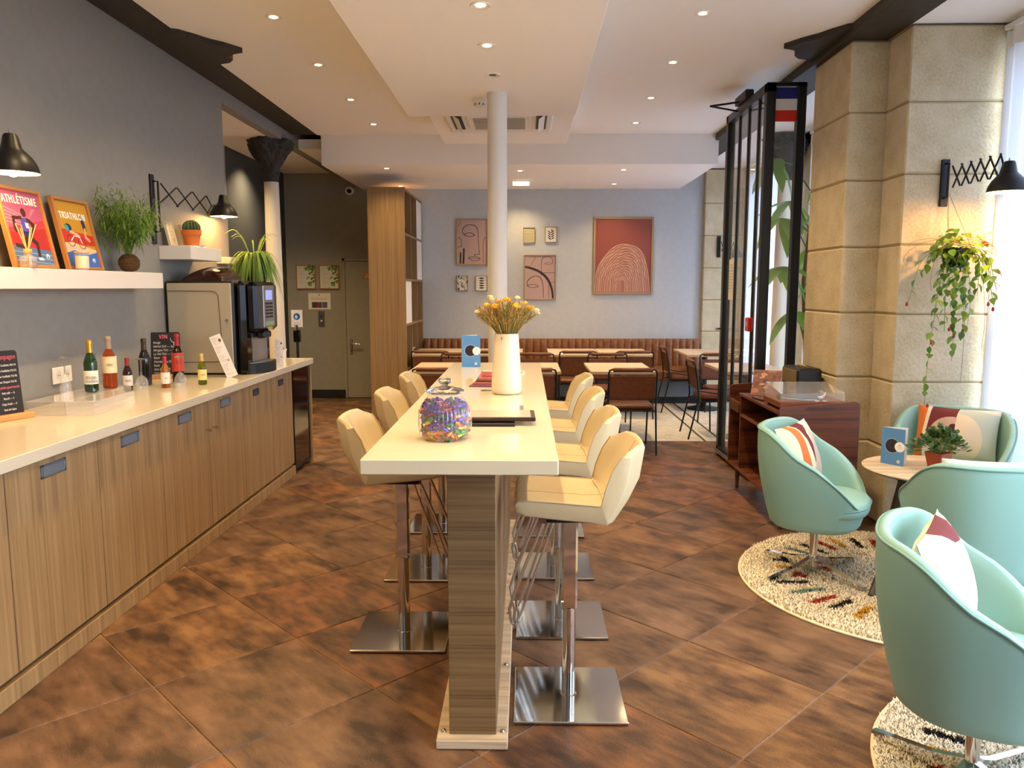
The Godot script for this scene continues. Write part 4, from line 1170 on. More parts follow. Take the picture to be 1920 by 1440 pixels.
func rounded_board(w: float, h: float, r: float, t: float) -> Mb:
	var q := PackedVector2Array()
	for c in [[w / 2 - r, h - r, 0.0], [-w / 2 + r, h - r, PI / 2]]:
		for i in 7:
			var a: float = c[2] + PI / 2 * i / 6
			q.append(Vector2(c[0] + r * cos(a), c[1] + r * sin(a)))
	q.append(Vector2(-w / 2, 0)); q.append(Vector2(w / 2, 0))
	return Mb.new().prism(q, t)

func glassy(c: Color) -> StandardMaterial3D:
	var m := M(c, 0.05)
	m.clearcoat_enabled = true; m.clearcoat = 0.5; m.clearcoat_roughness = 0.03
	return m

func amber(c: Color) -> StandardMaterial3D:
	var m := M(c, 0.06)
	m.transparency = BaseMaterial3D.TRANSPARENCY_ALPHA
	m.refraction_enabled = true; m.refraction_scale = 0.04
	m.albedo_color.a = 0.25
	return m

func bottle(called: String, label: String, at: Vector3, h: float, r: float, g: Material, cap: Material, neck: float, l0: float, l1: float, lab: Material, words: String, ls: float) -> void:
	var o := thing(called, label, "bottle", at)
	var nr := r * 0.37
	var y1 := h * 0.58
	part(o, "glass_body", Mb.new().lathe([Vector2(0, 0.004), Vector2(r * 0.8, 0.0), Vector2(r, 0.006), Vector2(r, y1 * 0.9), Vector2(r * 0.96, y1), Vector2(r * 0.72, h * 0.67), Vector2(nr * 1.2, h * 0.755), Vector2(nr, h * 0.82), Vector2(nr, h * 0.97), Vector2(0, h * 0.97)], 32), g)
	part(o, "cap", Mb.new().lathe([Vector2(nr * 1.22, h * maxf(neck, 0.76) if neck > 0.6 else h * neck * 1.32), Vector2(nr * 1.08, h * 0.86), Vector2(nr * 1.1, h * 0.93), Vector2(nr * 1.25, h * 0.935), Vector2(nr * 1.25, h * 0.97), Vector2(nr * 1.0, h), Vector2(0, h)], 28), cap)
	if lab:
		var b := Mb.new()
		var P := []
		for y in [h * l0, h * l1]:
			var row := []
			for k in 17:
				var a := -0.55 + PI * (k / 16.0 - 0.5) * 1.15 + PI / 2
				row.append(Vector3(cos(a) * (r + 0.0006), y, sin(a) * (r + 0.0006)))
			P.append(row)
		b.grid(P)
		part(o, "label", b, lab)
		var i := 0
		for s in words.split("\n"):
			var t := 0.55
			lettering(o, s, r * ls * 0.75, mat.print_black, Vector3(sin(t) * (r + 0.0014), h * (l0 + l1) / 2 - i * r * ls * 0.75, cos(t) * (r + 0.0014)), Vector3(0, t, 0), false, true, HORIZONTAL_ALIGNMENT_CENTER, 0.7)
			i += 1

func make_coffee_machine() -> void:
	var o := thing("coffee_machine", "large beige and black coffee machine with a screen and keypad", "coffee machine", Vector3(0, 0.93, 0))
	var beige := M(rgb(176, 168, 148), 0.4, 0.2)
	part(o, "body", Mb.new().bx(Vector3(-2.545, 0.0, -5.505), Vector3(-2.06, 0.665, -6.04), 0.012), mat.black)
	var sp := part(o, "side_panel", Mb.new().bx(Vector3(-2.53, 0.015, -5.495), Vector3(-2.075, 0.65, -5.51), 0.005), beige)
	var gp := []
	for q in [[-2.53, 0.595], [-2.21, 0.595], [-2.18, 0.585], [-2.165, 0.56], [-2.155, 0.32], [-2.15, 0.13], [-2.16, 0.105], [-2.19, 0.095], [-2.52, 0.09]]: gp.append(Vector3(q[0], q[1], -5.4945))
	part(sp, "groove", Mb.new().tube(gp, 0.0035, 6), M(rgb(96, 88, 72), 0.6))
	part(sp, "lock", Mb.new().tube([Vector3(-2.105, 0.39, -5.50), Vector3(-2.105, 0.39, -5.482)], 0.011, 14), mat.chrome)
	# domed bean lid
	var P := []
	for i in 9:
		var a := PI / 2 * i / 8
		var row := []
		for k in 21:
			var t := PI * k / 20
			row.append(Vector3(-2.29 + 0.15 * cos(t), 0.66 + 0.115 * sin(t) * (0.35 + 0.65 * sin(a)) * minf(1.0, i * 0.6), -5.53 - 0.35 * (1.0 - cos(a))))
		P.append(row)
	part(o, "bean_lid", Mb.new().grid(P, false, true), mat.brown_gloss)
	part(o, "front_column", Mb.new().bx(Vector3(-2.06, 0.0, -5.505), Vector3(-1.985, 0.665, -6.04), 0.03), mat.black_gloss)
	var hd := part(o, "head", Mb.new().bx(Vector3(-2.0, 0.30, -5.54), Vector3(-1.905, 0.66, -6.0), 0.03), mat.black_gloss)
	var pn := part(hd, "panel", Mb.new().bx(Vector3(-1.908, 0.33, -5.66), Vector3(-1.9, 0.635, -5.9), 0.004), mat.steel)
	var scr := M(rgb(120, 130, 220), 0.3)
	scr.emission_enabled = true; scr.emission = Color(0.45, 0.5, 0.95); scr.emission_energy_multiplier = 0.8
	part(pn, "screen", Mb.new().bx(Vector3(-1.9, 0.53, -5.71), Vector3(-1.8985, 0.6, -5.85)), scr)
	for r in 5:
		for c in 2: part(pn, "key", Mb.new().bx(Vector3(-1.9, 0.495 - r * 0.024, -5.70 - c * 0.085), Vector3(-1.897, 0.51 - r * 0.024, -5.77 - c * 0.085), 0.001), mat.black)
	part(pn, "sticker", Mb.new().bx(Vector3(-1.9, 0.342, -5.69), Vector3(-1.8985, 0.372, -5.87)), M(rgb(130, 170, 130), 0.6))
	part(o, "niche", Mb.new().bx(Vector3(-1.986, 0.08, -5.62), Vector3(-1.982, 0.29, -5.95)), mat.steel)
	part(o, "spout", Mb.new().bx(Vector3(-1.975, 0.25, -5.7), Vector3(-1.915, 0.3, -5.86), 0.01), mat.black)
	var Q := PackedVector2Array()
	for i in 13:
		var a := -PI / 2 + PI * i / 12
		Q.append(Vector2(-2.0 + 0.115 * cos(a), -5.775 + 0.245 * sin(a)))
	var tr := Mb.new()
	tr.xf = Transform3D(Basis(Vector3(1, 0, 0), Vector3(0, 0, 1), Vector3(0, 1, 0)), Vector3(0, 0.0, 0))
	var tray := part(o, "drip_tray", tr.prism(Q, 0.075), mat.black)
	var Q2 := PackedVector2Array()
	for p in Q: Q2.append(Vector2(-2.0 + (p.x + 2.0) * 0.85, -5.775 + (p.y + 5.775) * 0.85))
	var tg := Mb.new()
	tg.xf = Transform3D(tr.xf.basis, Vector3(0, 0.0755, 0))
	part(tray, "drip_grid", tg.prism(Q2, 0.003), mat.steel)

# ---------------------------------------------------------------- bar table in the middle
func make_bar() -> void:
	var t := thing("bar_table", "long glossy white bar table on an oak panel base", "table")
	part(t, "tabletop", Mb.new().bx(Vector3(-0.486, 1.004, -2.236), Vector3(0.097, 1.05, -5.22), 0.003), mat.table_white)
	part(t, "support_panel", Mb.new().bx(Vector3(-0.258, 0.034, -2.5), Vector3(-0.098, 1.004, -4.95), 0.002), mat.oak_flat)
	var bp := part(t, "base_board", Mb.new().bx(Vector3(-0.30, 0.002, -2.462), Vector3(-0.058, 0.034, -5.0), 0.003), mat.oak_top)
	for x in [-0.28, -0.077]:
		for z in [-2.52, -3.0, -3.5, -4.0, -4.5]:
			part(bp, "screw", Mb.new().lathe([Vector2(0.009, 0.0), Vector2(0.009, 0.004), Vector2(0.006, 0.008), Vector2(0, 0.009)], 14, Vector3(x, 0.033, z)), mat.steel)
	# stools
	var st := make_stool()
	st.position = Vector3(0.165, 0.0, -2.82)
	st.set_meta("label", "cream leather bar stool with chrome base on the right, nearest the viewer")
	var lr := ["second", "third", "farthest"]
	var zr := [-3.5, -4.21, -4.92]
	for i in 3: copy(st, Vector3(0.165, 0, zr[i]), 0.0, "cream leather bar stool on the right of the bar table, %s from the viewer" % lr[i])
	var ll := ["nearest the viewer", "in the middle", "farthest from the viewer"]
	var zl := [-3.36, -4.17, -4.98]
	for i in 3: copy(st, Vector3(-0.545, 0, zl[i]), PI, "cream leather bar stool on the left of the bar table, " + ll[i])

	# candy jar
	var J := Vector3(-0.268, 1.05, -2.565)
	var jr := thing("candy_jar", "ribbed glass jar with a knobbed lid on the near end of the bar table", "jar", J)
	var prof := [Vector2(0.0, 0.001), Vector2(0.068, 0.001), Vector2(0.078, 0.006), Vector2(0.086, 0.02), Vector2(0.088, 0.05), Vector2(0.0875, 0.09), Vector2(0.081, 0.11), Vector2(0.066, 0.13), Vector2(0.056, 0.142), Vector2(0.054, 0.15), Vector2(0.060, 0.155)]
	part(jr, "bowl", Mb.new().lathe(prof, 160, Vector3.ZERO, 0.016, 40), mat.jar_glass)
	var lid := part(jr, "lid", Mb.new().lathe([Vector2(0.0, 0.154), Vector2(0.055, 0.153), Vector2(0.063, 0.157), Vector2(0.064, 0.162), Vector2(0.055, 0.167), Vector2(0.03, 0.173), Vector2(0.012, 0.176), Vector2(0.010, 0.178)], 48), mat.glass)
	part(lid, "knob", Mb.new().lathe([Vector2(0.009, 0.1775), Vector2(0.012, 0.182), Vector2(0.021, 0.187), Vector2(0.0225, 0.194), Vector2(0.019, 0.201), Vector2(0.01, 0.205), Vector2(0.0, 0.206)], 28), mat.glass)
	# candies
	var cm := candy_mesh()
	var kinds := [["purple", rgb(92, 38, 150)], ["yellow", rgb(222, 186, 40)], ["green", rgb(36, 140, 60)], ["orange", rgb(226, 110, 30)], ["magenta", rgb(150, 30, 100)], ["violet blue", rgb(70, 56, 170)]]
	var km := []
	for k in kinds: km.append(M(k[1], 0.22, 0.6))
	rng.seed = 17
	var made := 0
	var layers := 8
	for y in layers:
		for ring in [[0.0715, 17], [0.046, 10], [0.018, 4]]:
			if ring[0] < 0.05 and y < layers - 2: continue
			var off := rng.randf() * TAU
			for k in ring[1]:
				var a: float = off + TAU * k / ring[1]
				var sel := [1, 2, 3, 1, 4] if y < 2 else ([3, 4, 2, 1, 5, 0] if y < 4 else [0, 5, 0, 2, 4, 3])
				var kk: int = sel[rng.randi() % sel.size()]
				var c := MeshInstance3D.new()
				c.name = numbered("wrapped_candy")
				c.mesh = cm; c.material_override = km[kk]
				add_child(c)
				var rr: float = ring[0] * (0.9 if y == layers - 1 else 1.0) * (0.93 if y == 0 else 1.0)
				c.position = J + Vector3(cos(a) * rr, 0.0155 + y * 0.0143 + rng.randf_range(-0.005, 0.005), sin(a) * rr)
				c.rotation = Vector3(rng.randf_range(-0.8, 0.8), -a + PI / 2 + rng.randf_range(-0.3, 0.3), rng.randf_range(-0.9, 0.9))
				tag(c, "%s foil wrapped candy in the glass jar" % kinds[kk][0], "candy", "%s wrapped candies in the jar" % kinds[kk][0])
				made += 1

	# vase and dried flowers
	var V := Vector3(-0.09, 1.05, -3.68)
	var va := thing("flower_vase", "tall tapered cream ceramic vase on the bar table", "vase", V)
	part(va, "body", Mb.new().lathe([Vector2(0, 0.0), Vector2(0.058, 0.0), Vector2(0.068, 0.006), Vector2(0.0725, 0.022), Vector2(0.0715, 0.06), Vector2(0.0565, 0.28), Vector2(0.0545, 0.285), Vector2(0.0525, 0.28), Vector2(0.064, 0.06), Vector2(0.06, 0.02), Vector2(0, 0.015)], 56), mat.ceramic)
	part(va, "maker_mark", Mb.new().box(Vector3(-0.022, 0.268, 0.0535), Vector3(0.004, 0.004, 0.0012)).box(Vector3(-0.022, 0.262, 0.0540), Vector3(0.003, 0.006, 0.001)), mat.print_black)
	var bq := thing("dried_flower_bouquet", "bouquet of dried yellow and straw coloured flowers in the vase", "flowers", V)
	rng.seed = 3
	var straw := [M(rgb(206, 158, 82), 0.8), M(rgb(176, 128, 56), 0.8), M(rgb(120, 122, 60), 0.8), M(rgb(220, 186, 120), 0.8)]
	var bun := [Mb.new(), Mb.new(), Mb.new(), Mb.new()]
	for k in 320:
		var a := rng.randf() * TAU
		var s := sqrt(rng.randf())
		var tip := Vector3(cos(a) * s * 0.15, 0.435 - s * 0.065 + rng.randf_range(-0.03, 0.03), sin(a) * s * 0.11)
		var root := Vector3(cos(a) * s * 0.04, 0.27, sin(a) * s * 0.04)
		var mid := root.lerp(tip, 0.5) + Vector3(-cos(a), 0.6, -sin(a)) * 0.012 * s
		var b: Mb = bun[2 if s > 0.75 and k % 2 == 0 else k % 4]
		b.tube([root, mid, tip], [0.0013, 0.0011, 0.0007], 4, false)
		for j in 7:
			var q := mid.lerp(tip, 0.35 + 0.1 * j) + Vector3(rng.randf_range(-0.01, 0.01), rng.randf_range(-0.006, 0.01), rng.randf_range(-0.01, 0.01))
			var d := (tip - mid).normalized() + Vector3(rng.randf_range(-0.8, 0.8), rng.randf_range(-0.2, 0.6), rng.randf_range(-0.8, 0.8))
			blade(b, q, d.normalized(), rng.randf_range(0.014, 0.032), 0.0019, 0.0)
	for i in 4: part(bq, "stems", bun[i], straw[i]).set_meta("kind", "stuff")
	var hp := []
	var yel := [M(rgb(236, 170, 20), 0.7), M(rgb(222, 196, 60), 0.7), M(rgb(236, 220, 170), 0.8)]
	for h in [[-0.052, 0.41, 0.05, 0, 0.017], [0.0, 0.44, 0.02, 0, 0.016], [0.106, 0.405, 0.04, 0, 0.015], [-0.09, 0.415, 0.02, 1, 0.015], [0.046, 0.412, 0.05, 1, 0.016], [0.05, 0.45, -0.02, 2, 0.012], [-0.078, 0.455, -0.01, 2, 0.011], [-0.07, 0.445, 0.0, 2, 0.01], [-0.137, 0.385, 0.02, 2, 0.011], [0.139, 0.393, 0.02, 2, 0.012], [0.145, 0.38, 0.0, 2, 0.01], [0.085, 0.425, -0.04, 1, 0.012], [-0.03, 0.43, -0.05, 1, 0.013], [0.02, 0.42, -0.07, 0, 0.014]]:
		var hb := Mb.new()
		for j in 46:
			var u := rng.randf() * TAU
			var w := rng.randf_range(-0.25, 1.0)
			var d := Vector3(cos(u) * sqrt(1 - w * w), w * 0.75, sin(u) * sqrt(1 - w * w))
			hb.lathe(sph(h[4] * 0.27, 6, 3), 6, d * h[4])
		part(bq, "flower_head", hb, yel[h[3]], Vector3(h[0], h[1], h[2]))

	# cards, magazines
	vinyl_card(Vector3(-0.345, 1.05, -4.915), 0.05, "tall blue menu card with a black disc at the far end of the bar table", 0.118, 0.2)
	var bt := thing("picture_folder", "dark edged picture folder on the bar table right of the candy jar", "folder", Vector3(-0.09, 1.05, -2.885), 0.02)
	part(bt, "lower_tray", Mb.new().bx(Vector3(-0.2, 0, 0.0), Vector3(0.05, 0.012, 0.10), 0.002), mat.black)
	part(bt, "upper_tray", Mb.new().bx(Vector3(-0.2, 0.016, -0.10), Vector3(0.125, 0.03, 0.085), 0.003), mat.brown_gloss)
	part(bt, "picture", Mb.new().bx(Vector3(-0.19, 0.0302, -0.09), Vector3(0.108, 0.0312, 0.072)), M(rgb(196, 184, 168), 0.2))
	var bt2 := thing("picture_folder", "silver edged picture folder on the bar table behind the dark one", "folder", Vector3(-0.11, 1.05, -3.13))
	part(bt2, "tray", Mb.new().bx(Vector3(-0.16, 0.0, -0.07), Vector3(0.1, 0.016, 0.085), 0.003), mat.steel)
	part(bt2, "picture", Mb.new().bx(Vector3(-0.15, 0.0162, -0.06), Vector3(0.085, 0.0172, 0.072)), M(rgb(214, 204, 186), 0.2))
	rng.seed = 12
	var mc := [rgb(110, 70, 96), rgb(170, 86, 84), rgb(60, 44, 50), rgb(196, 120, 96), rgb(150, 60, 50)]
	var ml := ["lowest purple magazine of the fanned pile left of the vase", "second magazine up in the fanned pile left of the vase", "dark magazine third up in the fanned pile", "orange red magazine fourth up in the fanned pile", "topmost small red brown magazine of the fanned pile"]
	for i in 5:
		var mg := thing("magazine", ml[i], "magazine", Vector3(-0.185 + i * 0.008, 1.05 + i * 0.0072, -4.02 - i * 0.05), -0.12 + i * 0.05, "magazines fanned on the bar table")
		part(mg, "pages", Mb.new().bx(Vector3(-0.085, 0.0006, -0.11), Vector3(0.084, 0.0062, 0.11)), mat.paper)
		var im := canvas(96, 128, mc[i])
		for k in 14: p_ell(im, rng.randf(), rng.randf(), rng.randf_range(0.06, 0.2), rng.randf_range(0.05, 0.12), mc[i].lerp(Color(rng.randf(), rng.randf() * 0.6, rng.randf() * 0.6), 0.55))
		var cv := Mb.new()
		cv.quad(Vector3(-0.087, 0.0068, 0.112), Vector3(0.087, 0.0068, 0.112), Vector3(0.087, 0.0068, -0.112), Vector3(-0.087, 0.0068, -0.112), Vector3.UP)
		cv.quad(Vector3(-0.087, 0.0, 0.1122), Vector3(0.087, 0.0, 0.1122), Vector3(0.087, 0.0068, 0.1122), Vector3(-0.087, 0.0068, 0.1122), Vector3.BACK)
		part(mg, "cover", cv, printed(im, 0.3))
	var br := thing("brochure", "flat white brochure with blue pictures behind the vase", "brochure", Vector3(-0.13, 1.05, -4.56))
	part(br, "sheet", Mb.new().bx(Vector3(-0.125, 0, -0.085), Vector3(0.125, 0.006, 0.085), 0.001), mat.paper)
	for s in [[-0.06, rgb(70, 120, 190)], [0.0, rgb(80, 100, 170)], [0.085, rgb(90, 80, 70)]]:
		part(br, "picture", Mb.new().bx(Vector3(s[0] - 0.026, 0.006, -0.03), Vector3(s[0] + 0.026, 0.0066, 0.045)), M(s[1], 0.4))
	one("table_grommet", Mb.new().lathe([Vector2(0, 0.002), Vector2(0.026, 0.0022), Vector2(0.03, 0.0)], 28), mat.steel, "flat round metal cable cover in the table top left of the vase", "cable cover", Vector3(-0.19, 1.05, -3.78))

func candy_mesh() -> ArrayMesh:
	var m := Mb.new()
	m.xf = Transform3D(Basis(Vector3(0, 0, 1), PI / 2), Vector3.ZERO)
	m.lathe([Vector2(0.0065, -0.0185), Vector2(0.0025, -0.0105), Vector2(0.0066, -0.0085), Vector2(0.0076, 0.0), Vector2(0.0066, 0.0085), Vector2(0.0025, 0.0105), Vector2(0.0065, 0.0185)], 8, Vector3.ZERO, 0.12, 4)
	return m.mesh()

# folded card with a record printed on it; its front faces +z
func vinyl_card(at: Vector3, turn: float, label: String, w: float, h: float) -> void:
	var o := thing("menu_card", label, "menu card", at, turn)
	var im := canvas(300, int(300 * h / w), rgb(84, 138, 192))
	var asp := h / w
	p_ell(im, 0.47, 0.48, 0.315, 0.315, rgb(214, 220, 226)); p_ell(im, 0.47, 0.48, 0.30, 0.30, rgb(36, 26, 32))
	p_ell(im, 0.79, 0.49, 0.215, 0.215, rgb(240, 236, 232))
	p_line(im, [Vector2(0.77, 0.44), Vector2(0.81, 0.44)], 0.03, rgb(90, 60, 70))
	for k in 6: p_line(im, [Vector2(0.66 + 0.03 * absf(k - 2), 0.475 + k * 0.016), Vector2(0.92 - 0.03 * absf(k - 2), 0.475 + k * 0.016)], 0.008, rgb(180, 170, 172))
	p_ell(im, 0.76, 0.89, 0.065, 0.065, rgb(236, 234, 230)); p_line(im, [Vector2(0.74, 0.88), Vector2(0.78, 0.90)], 0.03, rgb(84, 138, 192))
	for k in 7: p_line(im, [Vector2(0.06, 0.10 + k * 0.045), Vector2(0.06, 0.13 + k * 0.045)], 0.008, rgb(180, 200, 220))
	var f := part(o, "front_leaf", Mb.new().bx(Vector3(0, 0, -0.001), Vector3(w, h, 0.0)), mat.paper, Vector3(-w / 2, 0, 0))
	part(f, "print", sheet(w, h), printed(im, 0.35), Vector3(w / 2, h / 2, 0.0004))
	var im2 := canvas(300, int(300 * asp), rgb(232, 230, 228))
	for k in 9: p_line(im2, [Vector2(0.15, 0.2 + k * 0.055), Vector2(0.7 + 0.05 * (k % 3), 0.2 + k * 0.055)], 0.012, rgb(150, 146, 150))
	p_line(im2, [Vector2(0.3, 0.84), Vector2(0.6, 0.84)], 0.06, rgb(60, 50, 60))
	var b := part(o, "back_leaf", Mb.new().bx(Vector3(0, 0, -0.001), Vector3(w, h, 0.0)), mat.paper, Vector3(-w / 2, 0, -0.001), Vector3(0, 0.62, 0))
	part(b, "print", sheet(w, h), printed(im2, 0.4), Vector3(w / 2, h / 2, 0.0004))

# local: the seat's front is at -x, backrest at +x
func make_stool() -> Node3D:
	var o := thing("bar_stool", "", "stool", Vector3.ZERO, 0.0, "cream bar stools at the bar table")
	part(o, "base_plate", Mb.new().box(Vector3(0, 0.009, 0), Vector3(0.41, 0.012, 0.41), 0.003), mat.steel_plate)
	part(o, "foot_pad", Mb.new().box(Vector3(0, 0.002, 0), Vector3(0.39, 0.003, 0.39)), mat.black)
	part(o, "lower_post", Mb.new().lathe([Vector2(0.034, 0.014), Vector2(0.026, 0.018), Vector2(0.025, 0.36)], 28), mat.chrome)
	part(o, "upper_post", Mb.new().bx(Vector3(-0.03, 0.35, -0.022), Vector3(0.03, 0.72, 0.022), 0.008), mat.chrome)
	# footrest of bent rods
	var w := 0.11
	var path := [Vector3(-0.10, 0.715, -w), Vector3(-0.16, 0.57, -w), Vector3(-0.205, 0.45, -w), Vector3(-0.222, 0.39, -w * 0.95), Vector3(-0.214, 0.34, -w * 0.9), Vector3(-0.205, 0.315, -w * 0.7), Vector3(-0.2, 0.312, 0), Vector3(-0.205, 0.315, w * 0.7), Vector3(-0.214, 0.34, w * 0.9), Vector3(-0.222, 0.39, w * 0.95), Vector3(-0.205, 0.45, w), Vector3(-0.16, 0.57, w), Vector3(-0.10, 0.715, w)]
	part(o, "footrest", Mb.new().tube(path, 0.0065, 8), mat.chrome)
	part(o, "footrest_brace", Mb.new().tube([Vector3(-0.06, 0.715, -w * 0.6), Vector3(-0.19, 0.33, -w * 0.6)], 0.005, 8).tube([Vector3(-0.06, 0.715, w * 0.6), Vector3(-0.19, 0.33, w * 0.6)], 0.005, 8), mat.chrome)
	part(o, "seat_mount", Mb.new().box(Vector3(0, 0.715, 0), Vector3(0.18, 0.012, 0.18), 0.003), mat.black_metal)
	# shell: inner profile (u, y), outer profile
	var inn := [Vector2(-0.2, 0.786), Vector2(-0.19, 0.799), Vector2(-0.15, 0.803), Vector2(-0.05, 0.797), Vector2(0.06, 0.789), Vector2(0.112, 0.79), Vector2(0.135, 0.803), Vector2(0.165, 0.858), Vector2(0.205, 0.935), Vector2(0.236, 0.995), Vector2(0.246, 1.004)]
	var out := [Vector2(-0.203, 0.775), Vector2(-0.196, 0.757), Vector2(-0.16, 0.745), Vector2(-0.05, 0.733), Vector2(0.06, 0.724), Vector2(0.135, 0.718), Vector2(0.155, 0.73), Vector2(0.205, 0.805), Vector2(0.245, 0.885), Vector2(0.262, 0.99), Vector2(0.256, 1.002)]
	var hw := 0.2
	var rows := []
	var NJ := 17
	for side in 2:
		var pr: Array = inn if side == 0 else out
		for i in pr.size():
			var k := i if side == 0 else pr.size() - 1 - i
			var row := []
			var back := clampf((k - 4.0) / 4.0, 0.0, 1.0)
			for j in NJ:
				var t := lerpf(-1, 1, j / float(NJ - 1))
				var e := absf(t)
				var wing := back * smoothstep(0.62, 1.0, e)
				var p: Vector2 = pr[k]
				var x := p.x - wing * (0.05 if side == 0 else 0.045) - back * 0.02 * e * e
				var y := p.y + (0.014 * smoothstep(0.6, 1.0, e) * (1.0 - back) if side == 0 else 0.018 * smoothstep(0.7, 1.0, e) * (1.0 - back)) - back * 0.035 * smoothstep(0.75, 1.0, e) * clampf((k - 7.0) / 3.0, 0, 1)
				var ww := hw * (0.93 + 0.07 * clampf(k / 5.0, 0, 1)) * (1.0 - 0.06 * clampf((k - 7) / 3.0, 0, 1)) * (0.955 if side == 1 else 1.0)
				row.append(Vector3(x, y, t * ww))
			rows.append(row)
	rows.append(rows[0])
	part(o, "seat_shell", Mb.new().grid(rows, false, false), mat.stool_leather)
	# the two sides
	var n := inn.size()
	for s in [0, NJ - 1]:
		var a := []
		var b := []
		for i in n:
			a.append(rows[i][s]); b.append(rows[2 * n - 1 - i][s])
		var mid := []
		for i in n: mid.append((a[i] + b[i]) * 0.5 + Vector3(0, 0, (0.004 if s > 0 else -0.004)))
		part(o, "side_edge", Mb.new().grid([a, mid, b], false, s == 0), mat.stool_leather)
		var pp := []
		for i in n: pp.append(a[i] + Vector3(-0.001, 0.001, 0))
		part(o, "edge_seam", Mb.new().tube(pp, 0.0028, 5), mat.stool_seam)
	var cs := []
	for i in range(1, n - 1): cs.append(rows[i][NJ / 2] + Vector3(0, 0.0004, 0))
	part(o, "centre_seam", Mb.new().tube(cs, 0.0014, 4), mat.stool_seam)
	part(o, "crease_seam", Mb.new().tube([rows[5][1] + Vector3(0, 0.001, 0), rows[5][4] + Vector3(0, 0.001, 0), rows[5][8] + Vector3(0, 0.001, 0), rows[5][12] + Vector3(0, 0.001, 0), rows[5][15] + Vector3(0, 0.001, 0)], 0.0016, 4), mat.stool_seam)
	return o

# ---------------------------------------------------------------- dining corner at the back
func make_dining() -> void:
	# banquettes
	var xs := [-1.42, 0.0, 1.46, 2.4]
	var nm := ["left section by the bookcase", "middle section below the line art", "right section below the red arch picture"]
	for i in 3:
		var x0: float = xs[i] + 0.003
		var x1: float = xs[i + 1] - 0.003
		var o := thing("banquette", "tan leather channelled banquette, " + nm[i], "banquette", Vector3(x0, 0, -10.88), 0.0, "banquettes along the back wall")
		var w := x1 - x0
		part(o, "back_frame", Mb.new().bx(Vector3(0, 0.3, 0.0), Vector3(w, 0.83, 0.07), 0.01), mat.tan_leather)
		var n := int(round(w / 0.096))
		var cw := w / n
		var ch := channel_mesh(cw, 0.42)
		for k in n: part(o, "back_channel", ch, mat.tan_leather, Vector3((k + 0.5) * cw, 0.43, 0.07))
		part(o, "seat", Mb.new().bx(Vector3(0, 0.32, 0.05), Vector3(w, 0.475, 0.60), 0.03), mat.tan_leather)
		part(o, "base", Mb.new().bx(Vector3(0, 0.1, 0.02), Vector3(w, 0.32, 0.50)), M(rgb(112, 120, 128), 0.6))
		part(o, "plinth", Mb.new().bx(Vector3(0, 0.006, 0.02), Vector3(w, 0.1, 0.47)), mat.plinth_black)
	# tables
	var fx := [[-1.15, -0.5], [-0.3, 0.36], [0.61, 1.28], [1.935, 2.565]]
	var fl := ["near the wooden bookcase, front row", "front row, partly behind the vase", "front row, right of the bar stools", "front row, partly behind the glass partition"]
	var tb: Node3D
	for i in 4:
		var at := Vector3((fx[i][0] + fx[i][1]) / 2, 0.006 if i > 0 else 0.006, -8.0)
		if i == 0:
			tb = make_table("pale oak dining table " + fl[0])
			tb.position = at
		else: copy(tb, at, 0.0, "pale oak dining table " + fl[i])
	var bxs := [[-1.415, -0.785], [-0.66, -0.05], [0.29, 0.9], [0.94, 1.53], [1.95, 2.6]]
	var bl := ["back row, beside the bookcase", "back row, behind the vase", "back row, left of the touching pair", "back row, right of the touching pair", "back row, at the far right behind the glass"]
	for i in 5: copy(tb, Vector3((bxs[i][0] + bxs[i][1]) / 2, 0.006, -9.95), 0.0, "pale oak dining table " + bl[i])
	# chairs
	var ch := make_chair()
	ch.position = Vector3(0.99, 0.006, -7.42)
	ch.set_meta("label", "brown leather dining chair, nearest whole one right of the stools")
	copy(ch, Vector3(-0.83, 0.006, -7.42), 0.0, "brown leather dining chair seen from behind near the bookcase, front row")
	copy(ch, Vector3(0.06, 0.006, -7.42), 0.0, "brown leather dining chair seen from behind beside the far end of the bar table")
	copy(ch, Vector3(1.96, 0.006, -8.12), -PI / 2, "brown leather dining chair seen sideways left of the glass partition, nearer one")
	for s in [[-1.13, "behind the front tables by the bookcase"], [-0.35, "behind the vase"], [0.62, "at the left of the touching back tables"], [1.28, "at the right of the touching back tables"]]:
		copy(ch, Vector3(s[0], 0.006, -9.42), 0.0, "brown leather back row chair seen from behind, " + s[1])
	copy(ch, Vector3(1.98, 0.006, -9.85), -PI / 2, "brown leather dining chair seen sideways left of the glass partition, farther one")
	for s in [[-0.74, "behind the front table near the bookcase"], [0.1, "behind the front table by the vase"], [0.93, "behind the front table right of the stools"], [2.2, "behind the front table at the glass partition"]]:
		copy(ch, Vector3(s[0], 0.006, -8.62), PI, "brown leather dining chair facing the viewer, " + s[1])
	make_wall_art()
	make_bookcase()
	make_notices()

func channel_mesh(w: float, h: float) -> ArrayMesh:
	var P := []
	for i in 9:
		var y := h * i / 8.0
		var e := 1.0
		if i == 0: e = 0.3
		if i == 8: e = 0.25
		if i == 7: e = 0.85
		var row := []
		for k in 9:
			var t := -1.0 + k / 4.0
			row.append(Vector3(t * w / 2, y, 0.004 + 0.026 * e * sqrt(maxf(0.0, 1.0 - t * t * 0.97))))
		P.append(row)
	return Mb.new().grid(P).mesh()

